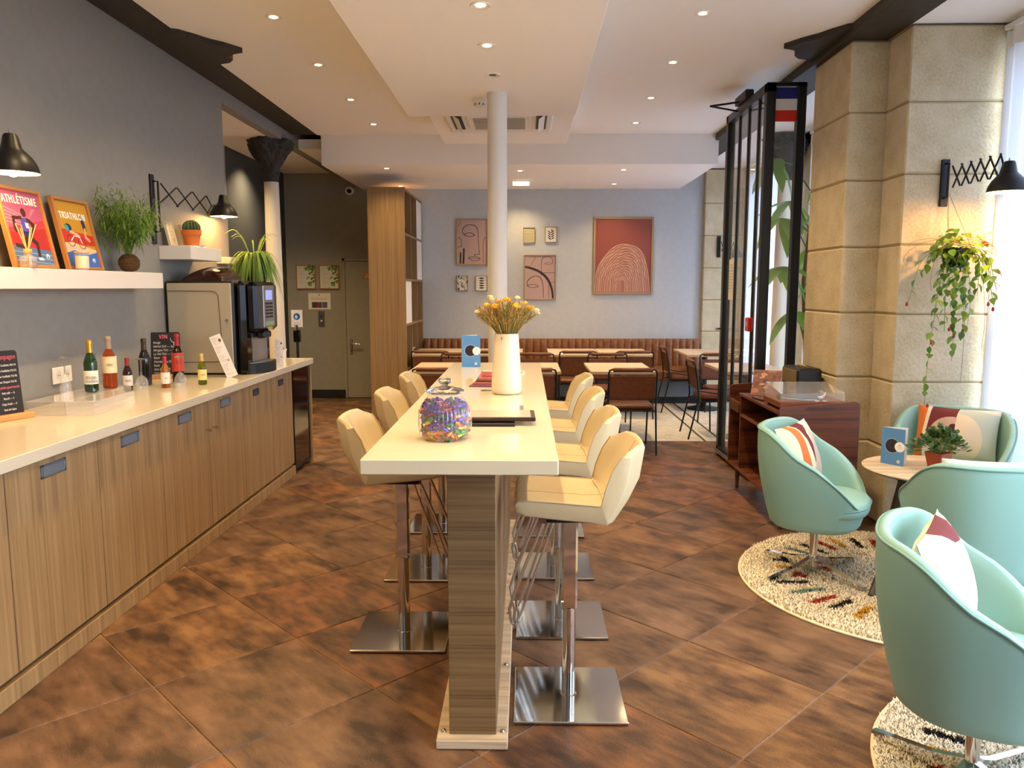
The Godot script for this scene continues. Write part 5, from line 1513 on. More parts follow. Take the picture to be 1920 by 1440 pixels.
func make_table(label: String) -> Node3D:
	var o := thing("dining_table", label, "table", Vector3.ZERO, 0.0, "dining tables")
	part(o, "tabletop", Mb.new().bx(Vector3(-0.315, 0.705, -0.45), Vector3(0.315, 0.735, 0.45), 0.003), mat.oak_top)
	part(o, "post", Mb.new().cyl(Vector3(0, 0.02, 0), 0.038, 0.68, 20), mat.black)
	part(o, "top_bracket", Mb.new().bx(Vector3(-0.18, 0.69, -0.25), Vector3(0.18, 0.705, 0.25)), mat.black)
	part(o, "foot", Mb.new().lathe([Vector2(0, 0.0), Vector2(0.21, 0.0), Vector2(0.21, 0.012), Vector2(0.06, 0.045), Vector2(0.038, 0.05), Vector2(0, 0.05)], 32), mat.black)
	return o

# local: faces -z, its backrest at +z
func make_chair() -> Node3D:
	var o := thing("dining_chair", "", "chair", Vector3.ZERO, 0.0, "brown leather dining chairs")
	part(o, "seat", Mb.new().bx(Vector3(-0.21, 0.405, -0.24), Vector3(0.21, 0.46, 0.17), 0.018), mat.brown_leather)
	part(o, "seat_frame", Mb.new().bx(Vector3(-0.212, 0.39, -0.24), Vector3(0.212, 0.405, 0.17), 0.003), mat.black_metal)
	var lean_back := []
	for s in [-1.0, 1.0]:
		part(o, "leg", Mb.new().tube([Vector3(s * 0.205, 0.0, -0.25), Vector3(s * 0.215, 0.42, -0.235)], 0.009, 8), mat.black_metal)
		part(o, "leg", Mb.new().tube([Vector3(s * 0.22, 0.0, 0.295), Vector3(s * 0.222, 0.42, 0.2), Vector3(s * 0.222, 0.60, 0.215), Vector3(s * 0.222, 0.755, 0.242), Vector3(s * 0.215, 0.785, 0.247), Vector3(s * 0.185, 0.795, 0.249)], 0.009, 8), mat.black_metal)
		part(o, "seat_strut", Mb.new().tube([Vector3(s * 0.216, 0.40, -0.237), Vector3(s * 0.222, 0.385, 0.2)], 0.007, 6).tube([Vector3(s * 0.218, 0.44, -0.2), Vector3(s * 0.222, 0.5, 0.205)], 0.006, 6), mat.black_metal)
	var rl := Mb.new()
	rl.xf = Transform3D(Basis(Vector3(0, 0, 1), PI / 2), Vector3(0, 0.79, 0.25))
	part(o, "top_roll", rl.cyl(Vector3(0, -0.185, 0), 0.02, 0.37, 16, 0.006), mat.brown_leather)
	var bk := Mb.new()
	bk.xf = Transform3D(Basis(Vector3(1, 0, 0), 0.17), Vector3(0, 0.625, 0.212))
	part(o, "backrest", bk.box(Vector3.ZERO, Vector3(0.42, 0.225, 0.016), 0.006), mat.brown_leather)
	part(o, "back_bar", Mb.new().tube([Vector3(-0.222, 0.51, 0.208), Vector3(0.222, 0.51, 0.208)], 0.006, 6), mat.black_metal)
	return o

func wall_pic(called: String, label: String, x0: float, x1: float, y0: float, y1: float, border: float, im: Image, fm: Material, group := "") -> void:
	var o := framed(called, label, x1 - x0, y1 - y0, border, 0.025, printed(im, 0.5), fm, "picture", group)
	o.position = Vector3((x0 + x1) / 2, y0, -10.899)

func make_wall_art() -> void:
	var bg := rgb(186, 158, 150)
	var ink := rgb(44, 34, 40)
	# single face
	var a := canvas(240, 340, bg)
	p_line(a, bez(Vector2(0.27, 0.34), Vector2(0.05, 0.25), Vector2(0.3, 0.06), Vector2(0.55, 0.12)), 0.016, ink)
	p_line(a, bez(Vector2(0.55, 0.12), Vector2(0.74, 0.16), Vector2(0.70, 0.3), Vector2(0.72, 0.48)) + [Vector2(0.75, 0.77)] + bez(Vector2(0.75, 0.77), Vector2(0.65, 0.79), Vector2(0.55, 0.76), Vector2(0.60, 0.81)), 0.016, ink)
	p_line(a, bez(Vector2(0.25, 0.34), Vector2(0.35, 0.27), Vector2(0.52, 0.28), Vector2(0.60, 0.35)) + bez(Vector2(0.60, 0.35), Vector2(0.45, 0.39), Vector2(0.35, 0.38), Vector2(0.25, 0.34)), 0.016, ink)
	p_line(a, bez(Vector2(0.38, 0.86), Vector2(0.5, 0.80), Vector2(0.65, 0.82), Vector2(0.78, 0.87)) + bez(Vector2(0.78, 0.87), Vector2(0.65, 0.95), Vector2(0.5, 0.93), Vector2(0.38, 0.86)), 0.012, ink)
	p_line(a, bez(Vector2(0.40, 0.86), Vector2(0.5, 0.87), Vector2(0.65, 0.86), Vector2(0.76, 0.87)), 0.01, ink)
	p_line(a, [Vector2(0.23, 0.66), Vector2(0.21, 0.97)], 0.055, ink); p_line(a, [Vector2(0.12, 0.75), Vector2(0.11, 0.97)], 0.05, ink)
	p_line(a, bez(Vector2(0.02, 0.41), Vector2(0.14, 0.38), Vector2(0.14, 0.45), Vector2(0.15, 0.6)) + [Vector2(0.02, 0.61)], 0.012, ink)
	p_line(a, bez(Vector2(0.98, 0.4), Vector2(0.86, 0.40), Vector2(0.87, 0.5), Vector2(0.88, 0.97)), 0.014, ink)
	p_line(a, bez(Vector2(0.15, 0.5), Vector2(0.45, 0.45), Vector2(0.4, 0.7), Vector2(0.25, 0.78)), 0.006, rgb(160, 120, 112))
	p_line(a, [Vector2(0.12, 0.02), Vector2(0.10, 0.1), Vector2(0.02, 0.16)], 0.008, ink)
	wall_pic("abstract_print", "pink line drawing of one face, left of the column", -0.96, -0.525, 1.855, 2.482, 0.012, a, mat.frame_pale, "abstract face prints")
	var b := canvas(240, 340, bg)
	p_line(b, bez(Vector2(0.02, 0.26), Vector2(0.45, 0.32), Vector2(0.9, 0.45), Vector2(0.93, 0.97)), 0.06, ink)
	p_line(b, bez(Vector2(0.1, 0.70), Vector2(0.0, 0.62), Vector2(0.15, 0.48), Vector2(0.38, 0.47)) + bez(Vector2(0.38, 0.47), Vector2(0.62, 0.5), Vector2(0.6, 0.65), Vector2(0.62, 0.97)), 0.016, ink)
	p_line(b, bez(Vector2(0.08, 0.70), Vector2(0.2, 0.64), Vector2(0.35, 0.65), Vector2(0.45, 0.71)) + bez(Vector2(0.45, 0.71), Vector2(0.3, 0.75), Vector2(0.2, 0.75), Vector2(0.08, 0.70)), 0.014, ink)
	p_line(b, bez(Vector2(0.92, 0.16), Vector2(0.95, 0.05), Vector2(0.78, 0.0), Vector2(0.66, 0.03)) + bez(Vector2(0.66, 0.03), Vector2(0.5, 0.06), Vector2(0.56, 0.2), Vector2(0.54, 0.48)), 0.012, ink)
	p_line(b, bez(Vector2(0.65, 0.19), Vector2(0.75, 0.14), Vector2(0.85, 0.15), Vector2(0.92, 0.18)) + bez(Vector2(0.92, 0.18), Vector2(0.8, 0.22), Vector2(0.72, 0.2), Vector2(0.65, 0.19)), 0.01, ink)
	p_line(b, [Vector2(0.62, 0.395), Vector2(0.98, 0.395)], 0.012, ink); p_line(b, [Vector2(0.82, 0.61), Vector2(0.98, 0.61)], 0.008, ink)
	p_line(b, bez(Vector2(0.8, 0.97), Vector2(0.78, 0.7), Vector2(0.78, 0.6), Vector2(0.9, 0.61)), 0.012, ink)
	p_line(b, [Vector2(0.36, 0.03), Vector2(0.16, 0.26)], 0.008, ink)
	p_line(b, bez(Vector2(0.1, 0.3), Vector2(0.3, 0.4), Vector2(0.8, 0.4), Vector2(0.97, 0.22)), 0.006, rgb(150, 116, 110))
	wall_pic("abstract_print", "pink print of two line drawn faces crossed by a thick black arc", -0.024, 0.414, 1.38, 1.996, 0.012, b, mat.frame_pale, "abstract face prints")
	# arch
	var c := canvas(320, 420, rgb(146, 76, 64))
	for k in 52:
		var f := 1.0 - k / 53.0
		var q := []
		for i in 41:
			var t := PI - PI * i / 40
			var ex := 0.007 * sin(i * 0.5 + k * 1.7)
			q.append(Vector2(0.49 + (0.47 * f + ex) * cos(t) + 0.06 * f * sin(t) * sin(t), 0.84 - (0.50 * f + ex) * sin(t)))
		q.push_front(Vector2(q[0].x - 0.02 * f, 0.995)); q.append(Vector2(q[-1].x + 0.02 * f, 0.995))
		p_line(c, q, 0.007 if k % 3 else 0.011, rgb(206, 170, 146) if k % 2 == 0 else rgb(190, 142, 120))
	wall_pic("abstract_print", "large terracotta red picture of a pale brushed arch in a wood frame", 0.924, 1.745, 1.455, 2.505, 0.028, c, mat.frame_pale)
	# small ones
	var d := canvas(96, 120, rgb(206, 198, 160))
	for r in 9:
		for k in 5: p_line(d, bez(Vector2(k * 0.22 - 0.05, 0.08 + r * 0.105), Vector2(k * 0.22, 0.02 + r * 0.105), Vector2(k * 0.22 + 0.1, 0.14 + r * 0.105), Vector2(k * 0.22 + 0.17, 0.06 + r * 0.105), 10), 0.03, rgb(110, 108, 82))
	wall_pic("small_print", "small print of grey green wavy lines", -0.038, 0.123, 2.16, 2.366, 0.006, d, mat.frame_pale, "small prints on the blue grey wall")
	var e := canvas(96, 120, rgb(232, 228, 212))
	p_line(e, bez(Vector2(0.45, 0.88), Vector2(0.5, 0.6), Vector2(0.5, 0.4), Vector2(0.58, 0.14)), 0.03, ink)
	for k in 4:
		p_ell(e, 0.34, 0.76 - k * 0.15, 0.15, 0.05, ink, 0.6); p_ell(e, 0.66, 0.74 - k * 0.15, 0.15, 0.05, ink, -0.6)
	p_ell(e, 0.58, 0.18, 0.05, 0.1, ink)
	wall_pic("small_print", "small print of one black leafy sprig", 0.262, 0.424, 2.165, 2.372, 0.006, e, mat.frame_pale, "small prints on the blue grey wall")
	var f2 := canvas(96, 120, rgb(226, 222, 210))
	rng.seed = 8
	for k in 16:
		p_ell(f2, rng.randf(), rng.randf(), rng.randf_range(0.1, 0.22), 0.05, ink if k % 2 == 0 else rgb(150, 146, 138), rng.randf_range(-1.2, 1.2))
	wall_pic("small_print", "small print of dense black and white leaves", -0.953, -0.799, 1.505, 1.712, 0.006, f2, mat.frame_pale, "small prints on the blue grey wall")
	var g := canvas(96, 120, rgb(232, 228, 214))
	for k in 5: p_ell(g, 0.5, 0.17 + k * 0.165, 0.22, 0.065, ink)
	wall_pic("small_print", "small print of stacked black ovals beside the column", -0.694, -0.532, 1.505, 1.712, 0.006, g, mat.frame_pale, "small prints on the blue grey wall")

func make_bookcase() -> void:
	var o := thing("bookcase", "tall oak bookcase with open compartments standing against the back wall", "bookcase", Vector3(-1.87, 0, -9.35))
	var D := 0.44
	var L := 1.53
	part(o, "end_panel", Mb.new().bx(Vector3(0, 0.0, 0), Vector3(D, 2.72, -0.022), 0.002), mat.oak_shelf)
	part(o, "end_panel", Mb.new().bx(Vector3(0, 0.0, -L + 0.022), Vector3(D, 2.72, -L), 0.002), mat.oak_shelf)
	part(o, "back_panel", Mb.new().bx(Vector3(0.0, 0.0, -0.022), Vector3(0.012, 2.72, -L + 0.022)), mat.oak_shelf)
	var ys := [0.03, 0.565, 1.10, 1.64, 2.18, 2.70]
	for y in ys: part(o, "shelf", Mb.new().bx(Vector3(0.012, y - 0.014, -0.022), Vector3(D - 0.002, y + 0.014, -L + 0.022), 0.002), mat.oak_shelf)
	for r in 5:
		for k in [1, 2]:
			var z: float = -L * k / 3.0
			part(o, "divider", Mb.new().bx(Vector3(0.012, ys[r] + 0.014, z + 0.011), Vector3(D - 0.003, ys[r + 1] - 0.014, z - 0.011), 0.001), mat.oak_shelf)
	for w in [[3, 2], [4, 2], [2, 0], [0, 1]]:
		part(o, "white_door", Mb.new().bx(Vector3(D - 0.02, ys[w[0]] + 0.016, -L * w[1] / 3.0 - 0.013), Vector3(D - 0.004, ys[w[0] + 1] - 0.016, -L * (w[1] + 1) / 3.0 + 0.013), 0.002), mat.white)
	# things on it
	var B := Vector3(-1.87, 0, -9.35)
	var cols := [rgb(26, 26, 30), rgb(40, 36, 40), rgb(60, 56, 60), rgb(24, 28, 40), rgb(200, 196, 190), rgb(30, 30, 34), rgb(84, 60, 50)]
	var nm := ["black book first in the bookcase row", "second black book in the bookcase row", "charcoal book in the middle of the bookcase row", "navy book right of the charcoal one in the bookcase", "thin white book in the bookcase row", "black book at the end of the bookcase row", "brown book leaning last in the bookcase row"]
	for i in 7:
		var bk := thing("book", nm[i], "book", B + Vector3(0.3, 1.114, -0.58 - (i * 0.04 if i < 3 else 0.42 + i * 0.045)), 0.0, "books in the bookcase")
		var h := 0.27 + 0.03 * ((i * 3) % 4)
		part(bk, "pages", Mb.new().bx(Vector3(-0.1, 0.003, -0.013), Vector3(0.098, h - 0.003, 0.013)), mat.paper)
		part(bk, "cover", Mb.new().bx(Vector3(-0.102, 0, 0.013), Vector3(0.104, h, 0.016)).bx(Vector3(-0.102, 0, -0.016), Vector3(0.104, h, -0.013)).bx(Vector3(0.1, 0, -0.016), Vector3(0.104, h, 0.016)), M(cols[i], 0.5))
	var oc := thing("old_camera", "small dark old camera in the top compartment of the bookcase", "camera", B + Vector3(0.33, 2.194, -0.26), 0.3)
	part(oc, "body", Mb.new().box(Vector3(0, 0.05, 0), Vector3(0.06, 0.1, 0.16), 0.01), mat.black)
	var le := Mb.new()
	le.xf = Transform3D(Basis(Vector3(0, 0, 1), -PI / 2), Vector3(0.03, 0.05, 0))
	part(oc, "lens", le.cyl(Vector3.ZERO, 0.035, 0.05, 20, 0.004), mat.black_metal)
	part(oc, "viewfinder", Mb.new().box(Vector3(0, 0.112, 0), Vector3(0.04, 0.03, 0.05), 0.005), mat.black)
	for s in [[0.0, "clear pump bottle of hand gel low in the bookcase", rgb(190, 210, 220)], [-0.12, "small blue labelled bottle beside the gel in the bookcase", rgb(90, 140, 190)]]:
		var gb := thing("gel_bottle", s[1], "bottle", B + Vector3(0.38, 0.5795, -0.80 + s[0]))
		part(gb, "body", Mb.new().lathe([Vector2(0, 0), Vector2(0.03, 0), Vector2(0.032, 0.01), Vector2(0.032, 0.11), Vector2(0.012, 0.13), Vector2(0.012, 0.14), Vector2(0, 0.14)], 20), M(s[2], 0.2))
		part(gb, "pump", Mb.new().cyl(Vector3(0, 0.14, 0), 0.006, 0.04, 10).bx(Vector3(-0.008, 0.178, -0.008), Vector3(0.035, 0.19, 0.008), 0.003), mat.white)

func make_notices() -> void:
	var z := -10.899
	var ge := canvas(120, 150, rgb(206, 206, 190))
	rng.seed = 30
	for k in 60:
		var x := rng.randf()
		var y := rng.randf() * rng.randf() if x < 0.5 else rng.randf()
		p_ell(ge, 0.35 + 0.65 * sqrt(rng.randf()), y, rng.randf_range(0.03, 0.1), rng.randf_range(0.03, 0.08), [rgb(84, 122, 48), rgb(110, 146, 62), rgb(60, 92, 36), rgb(140, 166, 84)][k % 4])
	p_poly(ge, [Vector2(0.02, 0.2), Vector2(0.45, 0.2), Vector2(0.6, 0.95), Vector2(0.02, 0.98)], rgb(208, 206, 194))
	for k in 10: p_line(ge, [Vector2(0.08, 0.28 + k * 0.06), Vector2(0.3 + 0.15 * ((k * 7) % 3), 0.28 + k * 0.06)], 0.012, rgb(140, 140, 130))
	for s in [[-3.188, -2.915, "left framed notice with green leaf picture on the olive wall"], [-2.868, -2.59, "right framed notice with green leaf picture on the olive wall"]]:
		var f := framed("framed_notice", s[2], s[1] - s[0], 0.335, 0.014, 0.02, printed(ge, 0.4), mat.frame_wood, "notice", "framed leafy notices")
		f.position = Vector3((s[0] + s[1]) / 2, 1.527, z)
	var pn := canvas(150, 110, rgb(226, 222, 212))
	p_ell(pn, 0.5, 0.1, 0.025, 0.03, rgb(60, 60, 60))
	p_line(pn, [Vector2(0.08, 0.3), Vector2(0.92, 0.3)], 0.014, rgb(120, 110, 110)); p_line(pn, [Vector2(0.15, 0.4), Vector2(0.85, 0.4)], 0.014, rgb(120, 110, 110))
	p_poly(pn, [Vector2(0.15, 0.55), Vector2(0.6, 0.55), Vector2(0.6, 0.92), Vector2(0.15, 0.92)], rgb(70, 60, 66))
	p_poly(pn, [Vector2(0.4, 0.55), Vector2(0.55, 0.55), Vector2(0.5, 0.92), Vector2(0.38, 0.9)], rgb(150, 50, 54))
	p_poly(pn, [Vector2(0.62, 0.55), Vector2(0.85, 0.55), Vector2(0.85, 0.92), Vector2(0.62, 0.92)], rgb(84, 90, 120))
	var pp := thing("paper_notice", "white paper notice with a small photograph under the framed notices", "notice", Vector3(-2.875, 1.36, z))
	part(pp, "sheet", Mb.new().box(Vector3(0, 0, 0.0008), Vector3(0.31, 0.225, 0.0014)), mat.paper)
	part(pp, "print", sheet(0.306, 0.221, 0.0018), printed(pn))
	var ep := thing("lift_button_plate", "steel wall plate with two buttons below the paper notice", "button plate", Vector3(-2.853, 1.117, z))
	part(ep, "plate", Mb.new().box(Vector3(0, 0, 0.006), Vector3(0.085, 0.215, 0.012), 0.004), mat.steel)
	for y in [0.03, -0.03]:
		var bt := Mb.new()
		bt.xf = Transform3D(Basis(Vector3(1, 0, 0), PI / 2), Vector3(0, y, 0.012))
		part(ep, "button", bt.cyl(Vector3.ZERO, 0.014, 0.004, 18, 0.001), mat.black if y > 0 else mat.white)
	# warning triangle on the door
	var wt := thing("warning_sign", "small yellow warning triangle on the door beside the bookcase", "sign", Vector3(-2.2, 1.72, -10.874))
	var q := PackedVector2Array([Vector2(-0.06, -0.05), Vector2(0.06, -0.05), Vector2(0, 0.055)])
	part(wt, "red_border", Mb.new().prism(q, 0.001), M(rgb(180, 60, 40), 0.6))
	var q2 := PackedVector2Array([Vector2(-0.042, -0.04), Vector2(0.042, -0.04), Vector2(0, 0.034)])
	part(wt, "yellow_field", Mb.new().prism(q2, 0.0016), M(rgb(220, 170, 60), 0.6))
	part(wt, "bolt_mark", Mb.new().box(Vector3(0, -0.012, 0.002), Vector3(0.008, 0.035, 0.0008)), mat.print_black)
	# hand gel stand
	var hs := thing("hand_gel_stand", "black hand gel stand with a blue pictogram sign near the counter end", "gel stand", Vector3(-2.82, 0, -9.6))
	part(hs, "foot", Mb.new().cyl(Vector3(0, 0.0, 0), 0.16, 0.012, 28, 0.003), mat.black)
	part(hs, "pole", Mb.new().cyl(Vector3(0, 0.01, 0), 0.016, 1.0, 16), mat.black)
	part(hs, "dispenser", Mb.new().bx(Vector3(-0.04, 0.88, -0.03), Vector3(0.04, 1.03, 0.04), 0.01), mat.black_gloss)
	part(hs, "pump", Mb.new().cyl(Vector3(0, 1.03, 0.0), 0.008, 0.05, 10).bx(Vector3(-0.012, 1.075, -0.01), Vector3(0.012, 1.09, 0.05), 0.004), mat.black)
	var hi := canvas(100, 150, rgb(222, 226, 234))
	p_ell(hi, 0.5, 0.38, 0.3, 0.3, rgb(36, 88, 160)); p_ell(hi, 0.45, 0.4, 0.12, 0.16, rgb(200, 214, 236), 0.5)
	for k in 3: p_line(hi, [Vector2(0.2, 0.76 + k * 0.06), Vector2(0.8, 0.76 + k * 0.06)], 0.02, rgb(150, 160, 180))
	var sg := part(hs, "sign_board", Mb.new().box(Vector3(0, 1.17, -0.004), Vector3(0.14, 0.21, 0.005), 0.001), mat.white)
	part(sg, "print", sheet(0.136, 0.206, 0.0), printed(hi), Vector3(0, 1.17, -0.0008))

# ---------------------------------------------------------------- lounge on the right
func make_lounge() -> void:
	make_sideboard()
	# rugs
	rug(Vector3(2.0, 0.0, -4.0), 0.84, 1, "round cream shaggy rug with coloured dashes under the round table")
	rug(Vector3(1.93, 0.0, -2.18), 0.82, 2, "round cream shaggy rug with coloured dashes at the lower right corner")
	# tub chairs
	var ch := make_tub()
	ch.position = Vector3(1.56, 0.024, -4.12); ch.rotation.y = deg_to_rad(60)
	ch.set_meta("label", "turquoise tub chair before the walnut sideboard")
	copy(ch, Vector3(2.52, 0.024, -4.60), deg_to_rad(-38), "turquoise tub chair in the corner by the curtain")
	copy(ch, Vector3(2.02, 0.024, -3.42), deg_to_rad(172), "turquoise tub chair seen from behind at the right edge")
	copy(ch, Vector3(1.375, 0.024, -2.27), deg_to_rad(62), "turquoise tub chair nearest the viewer at the lower right")
	# cushions
	pillow_on(Vector3(1.475, 0.66, -4.165), deg_to_rad(52), 0.34, "patterned cushion in the chair before the sideboard", 1)
	pillow_on(Vector3(2.605, 0.665, -4.705), deg_to_rad(-38), 0.30, "patterned cushion facing the viewer in the corner chair")
	pillow_on(Vector3(2.0, 0.665, -3.30), deg_to_rad(172), 0.22, "patterned cushion whose top shows over the back of the middle chair")
	pillow_on(Vector3(1.285, 0.665, -2.325), deg_to_rad(56), 0.34, "mostly cream cushion with maroon and orange in the nearest chair", 2)
	# round table
	var t := thing("coffee_table", "round oak topped coffee table with dark splayed legs", "table", Vector3(2.205, 0.02, -4.19))
	part(t, "tabletop", Mb.new().lathe([Vector2(0, 0.535), Vector2(0.31, 0.535), Vector2(0.349, 0.55), Vector2(0.35, 0.555), Vector2(0, 0.555)], 64), mat.oak_top)
	part(t, "under_plate", Mb.new().lathe([Vector2(0, 0.505), Vector2(0.2, 0.505), Vector2(0.318, 0.535), Vector2(0, 0.535)], 48), mat.dark_leg)
	for k in 3:
		var a := deg_to_rad(139.0 + 120.0 * k)
		var d := Vector3(cos(a), 0, sin(a))
		part(t, "leg", Mb.new().tube([d * 0.17 + Vector3(0, 0.53, 0), d * (0.41 if k == 0 else 0.28) + Vector3(0, 0.22, 0), d * (0.64 if k == 0 else 0.38) + Vector3(0, 0.004, 0)], [0.042, 0.03, 0.014], 12), mat.dark_leg)
	vinyl_card(Vector3(2.03, 0.575, -4.28), deg_to_rad(-52), "folded blue menu card with a black disc on the round table", 0.13, 0.205)
	make_potted_plant()
	# lamps
	scissor_lamp("black scissor arm wall lamp over the runner poster, cut by the left edge", Vector3(-2.56, 2.12, -2.75), Vector3(1, 0, 0), Vector3(-2.40, 2.14, -2.80), Vector3(-2.33, 2.14, -3.40), 5, Vector3(-2.285, 2.055, -3.53))
	scissor_lamp("black scissor arm wall lamp lit above the cactus shelf", Vector3(-2.56, 2.08, -5.41), Vector3(1, 0, 0), Vector3(-2.50, 2.19, -5.42), Vector3(-2.45, 2.18, -6.08), 3, Vector3(-2.43, 2.115, -6.36))
	scissor_lamp("black folded scissor arm wall lamp on the stone pier above the hanging plant", Vector3(2.585, 2.19, -5.0), Vector3(0, 0, 1), Vector3(2.60, 2.22, -4.93), Vector3(2.675, 2.235, -4.58), 5, Vector3(2.70, 2.08, -4.53))
	scissor_lamp("black wall lamp far behind the glass partition", Vector3(2.62, 2.1, -10.82), Vector3(0, 0, 1), Vector3(2.64, 2.1, -10.75), Vector3(2.72, 2.08, -10.45), 4, Vector3(2.74, 1.93, -10.36), false)
	make_hanging_plant()

func make_sideboard() -> void:
	var o := thing("sideboard", "walnut record sideboard with tall rounded end panels and open shelves", "sideboard", Vector3(1.585, 0, -4.85))
	var D := 0.5
	var L := 1.2
	for z in [0.0, -L + 0.022]:
		var q := PackedVector2Array()
		for p in [[0.0, 0.19], [D, 0.19]]: q.append(Vector2(p[0], p[1]))
		for i in 7:
			var a := PI / 2 * i / 6
			q.append(Vector2(D - 0.03 + 0.03 * cos(a), 0.812 + 0.03 * sin(a)))
		for i in 7:
			var a := PI / 2 + PI / 2 * i / 6
			q.append(Vector2(0.03 + 0.03 * cos(a), 0.776 + 0.03 * sin(a)))
		part(o, "end_panel", Mb.new().prism(q, -0.022), mat.walnut, Vector3(0, 0, z))
	part(o, "top_board", Mb.new().bx(Vector3(0.0, 0.755, -0.022), Vector3(D, 0.775, -0.93), 0.002), mat.walnut)
	part(o, "middle_divider", Mb.new().bx(Vector3(0.01, 0.21, -0.91), Vector3(D, 0.775, -0.93), 0.002), mat.walnut)
	part(o, "low_tray", Mb.new().bx(Vector3(0.0, 0.62, -0.93), Vector3(D, 0.64, -L + 0.022), 0.002).bx(Vector3(0.0, 0.64, -0.93), Vector3(0.016, 0.70, -L + 0.022), 0.002), mat.walnut)
	part(o, "middle_shelf", Mb.new().bx(Vector3(0.01, 0.60, -0.022), Vector3(D, 0.62, -0.91), 0.002), mat.walnut)
	part(o, "bottom_board", Mb.new().bx(Vector3(0.0, 0.19, -0.022), Vector3(D, 0.21, -L + 0.022), 0.002), mat.walnut)
	part(o, "back_board", Mb.new().bx(Vector3(D - 0.01, 0.21, -0.022), Vector3(D, 0.755, -L + 0.022)), mat.walnut)
	for p in [[0.06, -0.08], [0.06, -L + 0.08], [D - 0.06, -0.08], [D - 0.06, -L + 0.08]]:
		part(o, "leg", Mb.new().lathe([Vector2(0.012, 0.0), Vector2(0.02, 0.19)], 16, Vector3(p[0], 0.0, p[1])), mat.walnut)
	# turntable
	var tt := thing("turntable", "walnut turntable under a clear dust cover on the sideboard", "turntable", Vector3(1.82, 0.775, -5.1))
	for x in [-0.17, 0.17]:
		for z in [-0.13, 0.13]: part(tt, "foot", Mb.new().cyl(Vector3(x, 0, z), 0.018, 0.016, 14), mat.black)
	part(tt, "plinth", Mb.new().bx(Vector3(-0.21, 0.015, -0.17), Vector3(0.21, 0.055, 0.17), 0.004), M(rgb(120, 68, 36), 0.4))
	part(tt, "platter", Mb.new().cyl(Vector3(-0.03, 0.056, 0), 0.145, 0.014, 48, 0.003), mat.steel)
	part(tt, "record", Mb.new().lathe([Vector2(0, 0.0735), Vector2(0.142, 0.073), Vector2(0.142, 0.0705)], 48, Vector3(-0.03, 0, 0)), mat.black_gloss)
	var arm := part(tt, "tonearm", Mb.new().tube([Vector3(0.155, 0.085, -0.11), Vector3(0.14, 0.088, 0.0), Vector3(0.10, 0.086, 0.09), Vector3(0.07, 0.08, 0.115)], 0.005, 8), mat.white)
	part(arm, "arm_pivot", Mb.new().cyl(Vector3(0.155, 0.056, -0.11), 0.022, 0.036, 18, 0.003), mat.steel)
	part(arm, "headshell", Mb.new().bx(Vector3(0.05, 0.07, 0.105), Vector3(0.075, 0.084, 0.14), 0.003), mat.white)
	for x in [0.02, 0.07]: part(tt, "button", Mb.new().bx(Vector3(x, 0.055, 0.135), Vector3(x + 0.025, 0.06, 0.155), 0.001), mat.white)
	var cv := Mb.new()
	var h := 0.145
	var a := [Vector3(-0.205, 0.058, 0.165), Vector3(0.205, 0.058, 0.165), Vector3(0.205, 0.058, -0.165), Vector3(-0.205, 0.058, -0.165)]
	var b := [Vector3(-0.2, 0.105, 0.16), Vector3(0.2, 0.115, 0.16), Vector3(0.2, h, -0.16), Vector3(-0.2, h, -0.16)]
	for i in 4:
		var j := (i + 1) % 4
		cv.quad(a[i], a[j], b[j], b[i], ((a[i] + a[j]) * 0.5 * Vector3(1, 0, 1)).normalized())
	cv.quad(b[0], b[1], b[2], b[3], Vector3.UP)
	part(tt, "dust_cover", cv, mat.acrylic)
	# speaker
	var sp := thing("speaker", "black amplifier style speaker with gold grille on the sideboard", "speaker", Vector3(1.985, 0.775, -5.62))
	part(sp, "cabinet", Mb.new().bx(Vector3(-0.085, 0.005, -0.17), Vector3(0.09, 0.21, 0.15), 0.014), mat.black)
	part(sp, "grille", Mb.new().bx(Vector3(-0.091, 0.02, -0.155), Vector3(-0.083, 0.195, 0.135), 0.003), tri_tex(M(Color.WHITE, 0.7), blotch_tex([rgb(92, 78, 46), rgb(150, 132, 88)], 201, 0.3, 0.4), Vector3(6, 6, 6), false))
	lettering(sp, "Marshall", 0.058, mat.print_black, Vector3(-0.0925, 0.075, -0.0), Vector3(0, -PI / 2, 0), true, true)
	part(sp, "control_plate", Mb.new().bx(Vector3(-0.03, 0.2098, -0.12), Vector3(0.04, 0.2125, 0.10), 0.001), mat.brown_gloss)
	for k in 4: part(sp, "knob", Mb.new().cyl(Vector3(0.005, 0.212, -0.09 + k * 0.045), 0.009, 0.014, 14, 0.002), M(rgb(220, 200, 150), 0.3, 0.6))
	# record sleeve and tablet
	var im := canvas(128, 128, rgb(122, 74, 62))
	rng.seed = 6
	for k in 40: p_ell(im, rng.randf(), rng.randf(), rng.randf_range(0.03, 0.12), rng.randf_range(0.02, 0.1), [rgb(160, 104, 86), rgb(84, 46, 40), rgb(186, 140, 116), rgb(110, 60, 54)][k % 4])
	var rs := thing("record_sleeve", "reddish brown record sleeve leaning behind the turntable", "record sleeve", Vector3(0, 0, 0))
	part(rs, "sleeve", Mb.new().box(Vector3(0, 0.1, 0), Vector3(0.2, 0.2, 0.004), 0.001), mat.paper)
	part(rs, "print", sheet(0.198, 0.198, 0.0024), printed(im), Vector3(0, 0.1, 0))
	lean(rs, Vector3(1.72, 0.777, -5.6), 0.5, deg_to_rad(-28))
	var tb := thing("tablet", "small dark tablet lying on the sideboard left of the turntable", "tablet", Vector3(1.655, 0.775, -5.42), 0.15)
	part(tb, "case", Mb.new().box(Vector3(0, 0.005, 0), Vector3(0.1, 0.01, 0.16), 0.003), mat.black)
